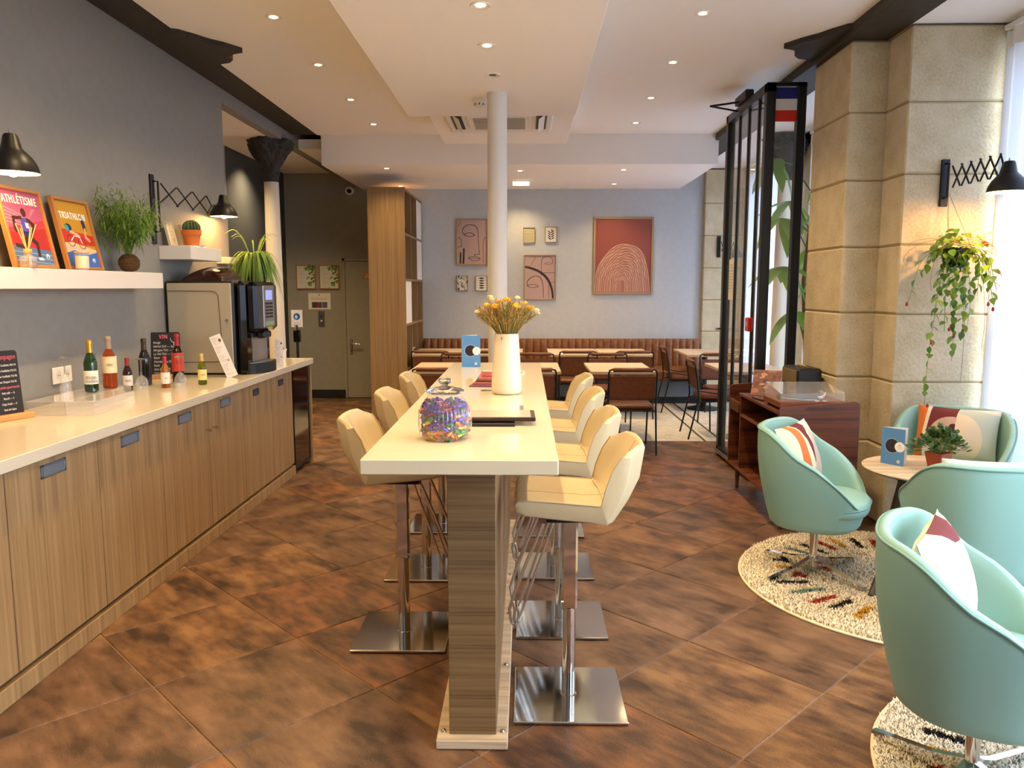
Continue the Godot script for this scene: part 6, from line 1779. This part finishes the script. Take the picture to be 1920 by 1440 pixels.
	part(tb, "display", Mb.new().box(Vector3(0, 0.0103, 0), Vector3(0.086, 0.0008, 0.145)), M(rgb(52, 60, 78), 0.1))

func sup(t: float, e: float) -> Vector2:
	var c := cos(t); var s := sin(t)
	return Vector2(signf(s) * pow(absf(s), 2.0 / e), -signf(c) * pow(absf(c), 2.0 / e))

# local: front +z, back -z. angle 0 is the back
func make_tub() -> Node3D:
	var o := thing("tub_chair", "", "armchair", Vector3.ZERO, 0.0, "turquoise tub chairs")
	var N := 72
	var rows := []
	var rim := []
	var keys := [[0, 0.79], [48, 0.79], [66, 0.755], [86, 0.66], [108, 0.565], [130, 0.475], [150, 0.405], [180, 0.395]]
	var hs := []
	for j in N:
		var dg := absf(360.0 * j / N - (360.0 if 360.0 * j / N > 180 else 0.0))
		var h := 0.0
		for k in keys.size() - 1:
			if dg >= keys[k][0] and dg <= keys[k + 1][0]:
				var f: float = (dg - keys[k][0]) / (keys[k + 1][0] - keys[k][0])
				h = lerpf(keys[k][1], keys[k + 1][1], f)
		hs.append(h)
	for it in 3:
		var h2 := hs.duplicate()
		for j in N: h2[j] = (hs[(j - 1 + N) % N] + hs[j] * 2 + hs[(j + 1) % N]) / 4.0
		hs = h2
	var A := 0.325
	var B := 0.30
	var outer := func(j: int, y: float, inset: float) -> Vector3:
		var t := TAU * j / N
		var d := sup(t, 2.5)
		var f := clampf((y - 0.27) / 0.45, 0.0, 1.0)
		var k := lerpf(0.74, 1.0, sin(f * PI / 2))
		return Vector3(d.x * (A * k - inset), y, d.y * (B * k - inset))
	var bottom := []
	for r in [0.0, 0.3, 0.6, 0.8, 0.92]:
		var row := []
		for j in N:
			var p: Vector3 = outer.call(j, 0.285, 0.0)
			row.append(Vector3(p.x * maxf(r, 0.001), 0.262 + 0.012 * r * r, p.z * maxf(r, 0.001)))
		rows.append(row)
	for s in [0.0, 0.08, 0.2, 0.35, 0.5, 0.65, 0.8, 0.93]:
		var row := []
		for j in N: row.append(outer.call(j, lerpf(0.29, hs[j] - 0.012, s), 0.0))
		rows.append(row)
	for e in [[-0.004, 0.001], [0.006, 0.012], [0.008, 0.026], [-0.002, 0.038]]:
		var row := []
		for j in N: row.append(outer.call(j, hs[j] + e[0], e[1]))
		rows.append(row)
	for s in [0.12, 0.3, 0.5, 0.7, 0.88, 1.0]:
		var row := []
		for j in N: row.append(outer.call(j, lerpf(hs[j] - 0.01, 0.345, s), 0.044))
		rows.append(row)
	for r in [0.6, 0.0]:
		var row := []
		for j in N:
			var p: Vector3 = outer.call(j, 0.345, 0.044)
			row.append(Vector3(p.x * maxf(r, 0.001), 0.345, p.z * maxf(r, 0.001)))
		rows.append(row)
	part(o, "shell", Mb.new().grid(rows, true, false), mat.turquoise)
	for j in N + 1: rim.append(outer.call(j % N, hs[j % N] - 0.004, -0.0005))
	part(o, "rim_piping", Mb.new().tube(rim, 0.0045, 6, false), mat.piping)
	# seat cushion
	var cr := []
	for s in [[0.0, 0.35], [0.9, 0.35], [1.0, 0.365], [1.015, 0.39], [1.0, 0.412], [0.95, 0.428], [0.8, 0.437], [0.5, 0.442], [0.0, 0.444]]:
		var row := []
		for j in N:
			var t := TAU * j / N
			var d := sup(t, 2.7)
			row.append(Vector3(d.x * 0.252 * maxf(s[0], 0.001), s[1], d.y * 0.245 * maxf(s[0], 0.001) + 0.02))
		cr.append(row)
	part(o, "seat_cushion", Mb.new().grid(cr, true, false), mat.turquoise)
	var pp := []
	for j in N + 1:
		var d := sup(TAU * j / N, 2.7)
		pp.append(Vector3(d.x * 0.256, 0.405, d.y * 0.249 + 0.02))
	part(o, "cushion_piping", Mb.new().tube(pp, 0.004, 6, false), mat.piping)
	# pedestal
	part(o, "column", Mb.new().lathe([Vector2(0.026, 0.03), Vector2(0.021, 0.07), Vector2(0.021, 0.272)], 24), mat.chrome)
	for k in 4:
		var a := PI / 4 + PI / 2 * k + 0.25
		var m := Mb.new()
		m.xf = rot_y(a)
		var top := [[0.0, 0.09, 0.014], [0.12, 0.05, 0.013], [0.33, 0.016, 0.011]]
		for i in 2:
			var p = top[i]; var q = top[i + 1]
			var P := [Vector3(p[0], p[1], p[2]), Vector3(p[0], p[1], -p[2]), Vector3(p[0], 0.003, -p[2]), Vector3(p[0], 0.003, p[2])]
			var Q := [Vector3(q[0], q[1], q[2]), Vector3(q[0], q[1], -q[2]), Vector3(q[0], 0.003, -q[2]), Vector3(q[0], 0.003, q[2])]
			var nn := [Vector3(0.2, 1, 0).normalized(), Vector3(0, 0, -1), Vector3.DOWN, Vector3(0, 0, 1)]
			for s in 4: m.quad(P[s], P[(s + 1) % 4], Q[(s + 1) % 4], Q[s], nn[s])
			if i == 1: m.quad(Q[0], Q[1], Q[2], Q[3], Vector3.RIGHT)
		part(o, "base_arm", m, mat.chrome)
	return o

func pillow_on(at: Vector3, turn: float, back: float, label: String, variant := 0) -> void:
	var o := thing("cushion", label, "cushion", at, 0.0, "patterned cushions in the tub chairs")
	if not mat.has("pillow"):
		var im := canvas(420, 300, rgb(226, 216, 194))
		p_poly(im, [Vector2(0, 0), Vector2(0.14, 0), Vector2(0.09, 0.5), Vector2(0.13, 1), Vector2(0, 1)], rgb(212, 112, 46))
		p_poly(im, [Vector2(0.19, 0), Vector2(0.52, 0), Vector2(0.50, 0.22), Vector2(0.35, 0.24), Vector2(0.24, 0.36), Vector2(0.2, 0.55), Vector2(0.14, 0.5)], rgb(104, 36, 40))
		p_poly(im, [Vector2(0.52, 0.0), Vector2(1, 0.0), Vector2(1, 1), Vector2(0.55, 1)], rgb(184, 196, 182))
		p_poly(im, [Vector2(0.62, 0.0), Vector2(1, 0.0), Vector2(1, 0.10)], rgb(226, 216, 196))
		p_ell(im, 0.46, 0.60, 0.29, 0.29, rgb(190, 166, 146))
		var half := []
		for i in 21:
			var t := -PI / 2 + PI * i / 20
			half.append(Vector2(0.505 + 0.335 * cos(t), 0.60 + 0.48 * sin(t)))
		p_poly(im, half, rgb(222, 210, 186))
		p_poly(im, [Vector2(0.42, 0.62), Vector2(0.505, 0.6), Vector2(0.505, 1), Vector2(0.42, 1)], rgb(226, 216, 194))
		p_poly(im, [Vector2(0.455, 0.64), Vector2(0.505, 0.64), Vector2(0.495, 1), Vector2(0.45, 1)], rgb(206, 116, 40))
		p_ell(im, 0.475, 0.40, 0.05, 0.05, rgb(84, 28, 32)); p_ell(im, 0.455, 0.50, 0.055, 0.035, rgb(84, 28, 32))
		p_poly(im, [Vector2(0.50, 0.3), Vector2(0.56, 0.3), Vector2(0.56, 0.6), Vector2(0.50, 0.6)], rgb(222, 210, 186))
		mat.pillow = printed(im, 0.85)
		im = canvas(420, 300, rgb(222, 210, 178))
		p_poly(im, bez(Vector2(0.2, 0), Vector2(0.3, 0.3), Vector2(0.16, 0.6), Vector2(0.26, 1)) + bez(Vector2(0.46, 1), Vector2(0.36, 0.6), Vector2(0.52, 0.3), Vector2(0.36, 0)), rgb(206, 112, 52))
		p_poly(im, [Vector2(0.42, 0), Vector2(0.72, 0), Vector2(0.60, 0.2), Vector2(0.60, 0.55), Vector2(0.53, 0.72), Vector2(0.52, 0.3)], rgb(104, 38, 42))
		p_poly(im, bez(Vector2(0.64, 0.22), Vector2(0.58, 0.5), Vector2(0.52, 0.8), Vector2(0.52, 1)) + [Vector2(0.86, 1), Vector2(0.80, 0.3), Vector2(0.72, 0.12)], rgb(196, 176, 158))
		p_poly(im, [Vector2(0.72, 0), Vector2(1, 0), Vector2(1, 1), Vector2(0.88, 1), Vector2(0.80, 0.3)], rgb(226, 218, 204))
		p_line(im, [Vector2(0.80, 0.55), Vector2(0.90, 0.95)], 0.02, rgb(206, 112, 52))
		p_ell(im, 0.79, 0.40, 0.012, 0.05, rgb(60, 30, 34)); p_poly(im, [Vector2(0.92, 0.82), Vector2(1, 0.78), Vector2(1, 1), Vector2(0.94, 1)], rgb(206, 112, 52))
		mat.pillow_1 = printed(im, 0.85)
		im = canvas(420, 300, rgb(226, 210, 166))
		p_poly(im, [Vector2(0.34, 0), Vector2(0.86, 0), Vector2(0.78, 0.24), Vector2(0.56, 0.2)], rgb(104, 38, 42))
		p_poly(im, bez(Vector2(0.72, 0.22), Vector2(0.92, 0.3), Vector2(0.80, 0.6), Vector2(0.90, 1)) + bez(Vector2(1, 1), Vector2(0.98, 0.6), Vector2(1, 0.4), Vector2(0.9, 0.12)), rgb(198, 112, 70))
		mat.pillow_2 = printed(im, 0.85)
		mat.pillow_plain = M(rgb(232, 222, 198), 0.85)
		var F := []
		var K := []
		for i in 17:
			var r1 := []
			var r2 := []
			var v := i / 8.0 - 1.0
			for j in 21:
				var u := j / 10.0 - 1.0
				var x := u * 0.20 * (1.0 - 0.07 * (1 - u * u) * 0 - 0.05 * (1.0 - v * v) * absf(u))
				var y := -v * 0.15 * (1.0 - 0.06 * (1.0 - u * u) * absf(v))
				var th := 0.062 * pow(maxf(0.0, (1 - pow(absf(u), 2.4)) * (1 - pow(absf(v), 2.4))), 0.55) * (1.0 + 0.06 * sin(u * 7.0 + v * 3.0))
				r1.append(Vector3(x, y, th + 0.0006))
				r2.append(Vector3(x, y, -th - 0.0006))
			F.append(r1); K.append(r2)
		mat.pillow_f = Mb.new().grid(F, false, true).mesh()
		mat.pillow_k = Mb.new().grid(K, false, false).mesh()
	o.transform = Transform3D((Basis(Vector3.UP, turn) * Basis(Vector3.RIGHT, -back)).scaled(Vector3.ONE * 1.12), at)
	part(o, "printed_front", mat.pillow_f, [mat.pillow, mat.pillow_1, mat.pillow_2][variant])
	part(o, "plain_back", mat.pillow_k, mat.pillow_plain)

func rug(at: Vector3, r: float, s: int, label: String) -> void:
	var o := thing("shaggy_rug", label, "rug", at, 0.0, "round shaggy rugs")
	part(o, "backing", Mb.new().lathe([Vector2(r - 0.012, 0.001), Vector2(r + 0.004, 0.003), Vector2(r + 0.004, 0.009), Vector2(r - 0.01, 0.011), Vector2(0, 0.011)], 96), M(rgb(236, 224, 196), 0.9))
	var tm := Mb.new()
	for k in 2:
		var d := Vector3(cos(k * 1.7), 0, sin(k * 1.7)) * 0.0024
		var nn := Vector3(0, 1, 0)
		var b := Vector3(0.003, 0.011, 0.002)
		var t := Vector3(0.008, 0.018, 0.004)
		tm.tri(-d, d, b + d * 0.9, nn, nn, nn); tm.tri(-d, b + d * 0.9, b - d * 0.9, nn, nn, nn)
		tm.tri(b - d * 0.9, b + d * 0.9, t, nn, nn, nn)
	var mm := MultiMesh.new()
	mm.transform_format = MultiMesh.TRANSFORM_3D
	mm.use_colors = true
	mm.mesh = tm.mesh()
	var pts := []
	rng.seed = 400 + s
	var cols := [Color8(30, 24, 28).srgb_to_linear(), Color8(206, 160, 56).srgb_to_linear(), Color8(176, 58, 34).srgb_to_linear(), Color8(30, 24, 28).srgb_to_linear(), Color8(110, 150, 140).srgb_to_linear(), Color8(176, 58, 34).srgb_to_linear()]
	var nst := 34
	var jit := []
	for k in nst: jit.append([rng.randf_range(-0.012, 0.012), rng.randf_range(0.68, 0.74), rng.randf_range(0.20, 0.24)])
	var nt := 75000
	mm.instance_count = nt
	for k in nt:
		var a := rng.randf() * TAU
		var q := sqrt(rng.randf())
		var c := Color8(250, 242, 224).srgb_to_linear() * rng.randf_range(0.86, 1.05)
		var st := int(floor(a / TAU * nst))
		var mid: float = (st + 0.5) / nst * TAU
		var j = jit[st]
		var along: float = (q - j[1]) / j[2]
		var side: float = (a - mid + j[0] * 2.0) * q * r + rng.randf_range(-0.006, 0.006)
		if absf(along) < 0.5 + rng.randf_range(-0.06, 0.06) and absf(side) < 0.021: c = cols[(st * 5 + s) % 6] * rng.randf_range(0.8, 1.2)
		c.a = 1.0
		var sc := rng.randf_range(0.8, 1.35)
		var bs := Basis(Vector3.UP, rng.randf() * TAU).scaled(Vector3(sc, sc * 0.9, sc))
		mm.set_instance_transform(k, Transform3D(bs, Vector3(cos(a) * q * (r - 0.008), 0.009, sin(a) * q * (r - 0.008))))
		mm.set_instance_color(k, c)
	var mi := MultiMeshInstance3D.new()
	mi.name = "pile"
	mi.multimesh = mm
	var m := M(Color.WHITE, 0.95)
	m.vertex_color_use_as_albedo = true
	mi.material_override = m
	mi.set_meta("kind", "stuff")
	o.add_child(mi, true)

func make_potted_plant() -> void:
	var o := thing("potted_plant", "bushy small leaved plant in a square rust red pot on the round table", "plant", Vector3(2.235, 0.575, -4.19))
	var P := []
	for r in [[0.034, 0.0], [0.05, 0.092]]:
		var row := []
		for k in 4: row.append(Vector3(r[0] * (1 if k in [0, 3] else -1), r[1], r[0] * (1 if k < 2 else -1)).rotated(Vector3.UP, 0.5))
		P.append(row)
	var b := Mb.new()
	for k in 4:
		var j := (k + 1) % 4
		var nn: Vector3 = ((P[0][k] + P[0][j]) * Vector3(1, 0, 1)).normalized()
		b.quad(P[0][k], P[0][j], P[1][j], P[1][k], nn)
	b.quad(P[0][0], P[0][1], P[0][2], P[0][3], Vector3.DOWN)
	part(o, "pot", b, mat.rust_pot)
	var sb := Mb.new()
	sb.quad(P[1][0] * 0.97, P[1][1] * 0.97, P[1][2] * 0.97, P[1][3] * 0.97, Vector3.UP)
	part(o, "soil", sb, M(rgb(40, 28, 20), 0.95))
	rng.seed = 55
	var st := Mb.new()
	var fo := [Mb.new(), Mb.new(), Mb.new()]
	for s in 60:
		var a := rng.randf() * TAU
		var el := rng.randf_range(0.05, 1.4)
		var d := Vector3(cos(a) * cos(el), sin(el), sin(a) * cos(el))
		var tip := Vector3(0, 0.085, 0) + d * Vector3(0.155, 0.125, 0.155) * rng.randf_range(0.75, 1.05)
		var mid := Vector3(0, 0.09, 0).lerp(tip, 0.5) + Vector3(0, 0.02, 0)
		st.tube([Vector3(cos(a) * 0.02, 0.08, sin(a) * 0.02), mid, tip], 0.0012, 4, false)
		for k in 12:
			var q := mid.lerp(tip, 0.1 + 0.085 * k) + Vector3(rng.randf_range(-0.008, 0.008), rng.randf_range(-0.006, 0.006), rng.randf_range(-0.008, 0.008))
			oval(fo[rng.randi() % 3], q + d * 0.01, (d + Vector3(rng.randf_range(-1, 1), rng.randf_range(-0.3, 0.9), rng.randf_range(-1, 1))).normalized(), 0.024, 0.0105)
	part(o, "stems", st, mat.stem_green).set_meta("kind", "stuff")
	var fm := [mat.leaf_grey, mat.leaf_dark, mat.leaf_grey]
	for i in 3: part(o, "foliage", fo[i], fm[i]).set_meta("kind", "stuff")

func oval(m: Mb, at: Vector3, d: Vector3, l: float, w: float) -> void:
	var s := d.cross(Vector3.UP)
	if s.length() < 0.02: s = Vector3.RIGHT
	s = s.normalized()
	var nn := s.cross(d).normalized()
	if nn.y < 0: nn = -nn
	var p := [at, at + d * l * 0.3 + s * w, at + d * l * 0.7 + s * w * 0.9, at + d * l, at + d * l * 0.7 - s * w * 0.9, at + d * l * 0.3 - s * w]
	for k in range(1, 5): m.tri(p[0], p[k], p[k + 1], nn, nn, nn)

func scissor_lamp(label: String, mount: Vector3, out: Vector3, a: Vector3, b: Vector3, cells: int, shade: Vector3, lit := true) -> void:
	var o := thing("scissor_wall_lamp", label, "wall lamp", Vector3.ZERO, 0.0, "black scissor arm wall lamps")
	var side := out.cross(Vector3.UP)
	var ext := (side.abs() * 0.05 + out.abs() * 0.016 + Vector3.UP * (0.47 if out.x > 0 else 0.285))
	part(o, "wall_plate", Mb.new().box(mount + out * 0.008, ext, 0.003), mat.black_metal)
	var ph: float = ext.y * 0.4
	part(o, "pivot_rod", Mb.new().tube([mount + out * 0.016 + Vector3(0, ph, 0), mount + out * 0.05 + Vector3(0, ph, 0), mount + out * 0.05 - Vector3(0, ph * 0.8, 0), mount + out * 0.016 - Vector3(0, ph * 0.8, 0)], 0.007, 8), mat.black_metal)
	var d := (b - a) / cells
	var hgt := 0.065
	var s := d.cross(Vector3.UP).normalized() * 0.005
	for i in cells:
		var p0 := a + d * i
		var p1 := a + d * (i + 1)
		part(o, "lattice_bar", Mb.new().tube([p0 + Vector3(0, hgt, 0) + s, p1 - Vector3(0, hgt, 0) + s], 0.0055, 6), mat.black_metal)
		part(o, "lattice_bar", Mb.new().tube([p0 - Vector3(0, hgt, 0) - s, p1 + Vector3(0, hgt, 0) - s], 0.0055, 6), mat.black_metal)
	part(o, "lattice_joint", Mb.new().tube([b + Vector3(0, hgt, 0), b + d * 0.35, b - Vector3(0, hgt, 0)], 0.0055, 6), mat.black_metal)
	part(o, "shade_arm", Mb.new().tube([b + d * 0.35, shade + Vector3(0, 0.10, 0)], 0.006, 6), mat.black_metal)
	part(o, "shade", Mb.new().lathe([Vector2(0.0, 0.172), Vector2(0.024, 0.17), Vector2(0.03, 0.162), Vector2(0.042, 0.108), Vector2(0.058, 0.092), Vector2(0.082, 0.066), Vector2(0.1, 0.032), Vector2(0.107, 0.0)], 40, shade), mat.black_metal)
	part(o, "shade_lining", Mb.new().lathe([Vector2(0.105, 0.001), Vector2(0.098, 0.03), Vector2(0.08, 0.063), Vector2(0.056, 0.089), Vector2(0.04, 0.105), Vector2(0.0, 0.11)], 40, shade), mat.white)
	part(o, "finial", Mb.new().cyl(shade + Vector3(0, 0.17, 0), 0.006, 0.016, 10), mat.chrome)
	var bulb := part(o, "bulb", Mb.new().lathe([Vector2(0.0, -0.035), Vector2(0.012, -0.032), Vector2(0.024, -0.018), Vector2(0.029, 0.0), Vector2(0.026, 0.018), Vector2(0.014, 0.04), Vector2(0.013, 0.1)], 24), mat.bulb_glow if lit else mat.white, shade + Vector3(0, 0.018, 0))
	if lit:
		var l := OmniLight3D.new()
		l.name = "bulb_light"
		bulb.add_child(l, true)
		l.position = Vector3(0, -0.002, 0)
		l.light_color = Color(1.0, 0.74, 0.42); l.light_energy = 0.32; l.omni_range = 12.0; l.omni_attenuation = 2.0
		l.light_size = 0.026; l.shadow_enabled = true

func make_hanging_plant() -> void:
	var C := Vector3(2.58, 1.73, -4.80)
	var o := thing("hanging_plant", "trailing yellow green plant in a pot hung from the lamp on the stone pier", "plant", C)
	part(o, "pot", Mb.new().lathe([Vector2(0, -0.06), Vector2(0.06, -0.06), Vector2(0.085, 0.05), Vector2(0.08, 0.05), Vector2(0.075, 0.04), Vector2(0, 0.04)], 28), mat.black)
	for k in 3:
		var a := TAU * k / 3 + 0.5
		part(o, "hanger_string", Mb.new().tube([Vector3(cos(a) * 0.082, 0.05, sin(a) * 0.082), Vector3(0.0, 0.40, -0.13)], 0.0016, 4, false), mat.stem)
	rng.seed = 91
	var lm := [leaf_mesh(0.058, 0.021, 0.008, 4), leaf_mesh(0.05, 0.018, 0.012, 4), leaf_mesh(0.042, 0.016, 0.005, 4)]
	var ends := [[-0.15, -0.89, 0.05, 30], [-0.03, -0.62, 0.08, 24], [0.01, -0.5, 0.1, 20], [-0.09, -0.44, 0.09, 18], [0.05, -0.4, 0.1, 16], [0.11, -0.22, 0.08, 14], [0.2, -0.29, 0.08, 14], [0.22, -0.2, 0.06, 9], [-0.14, -0.36, 0.08, 14], [-0.30, -0.28, 0.06, 7], [-0.22, -0.1, 0.06, 8], [0.17, -0.12, 0.05, 12], [-0.06, -0.3, 0.12, 14], [0.08, -0.14, 0.13, 14]]
	var nl := 0
	for e in ends:
		var tip := Vector3(e[0], e[1], e[2])
		var out := Vector3(e[0] * 0.75 + rng.randf_range(-0.03, 0.03), 0.06, e[2] * 0.9)
		var path := []
		for i in 9:
			var t := i / 8.0
			var p := Vector3(0, 0.05, 0).bezier_interpolate(out + Vector3(0, 0.05, 0), Vector3(tip.x * 0.9, tip.y * 0.35, tip.z), tip, t)
			path.append(p + Vector3(sin(t * 9.0 + e[0] * 20) * 0.008, 0, 0))
		part(o, "vine", Mb.new().tube(path, 0.0015, 4, false), mat.stem_green)
		for k in e[3]:
			var f: float = 0.12 + 0.86 * k / e[3]
			var i := int(f * 8)
			var p: Vector3 = path[i].lerp(path[mini(i + 1, 8)], f * 8 - i)
			var right: bool = e[0] > 0.04
			var m: Material = mat.leaf_yellow if right and f < 0.6 and k % 3 != 0 else (mat.leaf_bright if f < 0.4 or k % 3 == 0 else (mat.leaf if k % 2 == 0 else mat.leaf_dark))
			var lf := part(o, "leaf", lm[k % 3], m, p)
			lf.rotation = Vector3(rng.randf_range(0.2, 1.3), (k % 2) * PI + rng.randf_range(-1.2, 1.2) + PI / 2, rng.randf_range(-0.4, 0.4))
			nl += 1
	# crown of leaves over the pot
	for k in 86:
		var a := rng.randf() * TAU
		var q := sqrt(rng.randf()) * 0.15
		var lf := part(o, "leaf", lm[k % 3], mat.leaf_yellow if cos(a) > 0.0 else (mat.leaf_bright if k % 3 else mat.leaf), Vector3(cos(a) * q, 0.07 + rng.randf_range(-0.07, 0.09) * (1.2 - q * 4), sin(a) * q * 0.8 + 0.02))
		lf.rotation = Vector3(rng.randf_range(-0.4, 0.9), -a + PI / 2 + rng.randf_range(-0.6, 0.6), rng.randf_range(-0.4, 0.4))
	# bare tendrils
	for e in [[-0.32, -0.05], [-0.30, 0.06], [0.16, 0.1], [0.2, 0.0], [0.16, -0.55], [0.05, -0.75], [-0.16, -0.2]]:
		var path := []
		for i in 9: path.append(Vector3(0, 0.08, 0.03).bezier_interpolate(Vector3(e[0] * 0.6, 0.16, 0.05), Vector3(e[0] * 1.25, e[1] * 0.5 + 0.03, 0.06), Vector3(e[0], e[1], 0.06), i / 8.0))
		part(o, "tendril", Mb.new().tube(path, 0.0012, 4, false), mat.stem)
	for p in [[-0.15, -0.88], [-0.05, -0.42], [-0.02, -0.46], [0.03, -0.43], [0.2, -0.30], [0.17, -0.27], [-0.15, -0.5], [-0.31, -0.27]]:
		part(o, "flower", Mb.new().lathe([Vector2(0.0, -0.022), Vector2(0.007, -0.018), Vector2(0.008, -0.006), Vector2(0.004, 0.004), Vector2(0, 0.006)], 10), M(rgb(150, 34, 40), 0.5), Vector3(p[0], p[1], 0.08))
	part(o, "red_leaf", lm[0], mat.leaf_red, Vector3(0.22, -0.07, 0.06), Vector3(0.9, 1.0, 0))
	part(o, "red_leaf", lm[0], mat.leaf_red, Vector3(0.12, 0.09, 0.06), Vector3(0.3, 2.0, 0))

# ----------------------------------------------------------------
func _ready() -> void:
	set_camera_and_light()
	make_materials()
	mat.dark_leg = M(rgb(62, 56, 50), 0.5)
	make_floor()
	make_shell()
	make_ceiling_fittings()
	make_vestibule()
	make_bar()
	make_counter()
	make_dining()
	make_lounge()
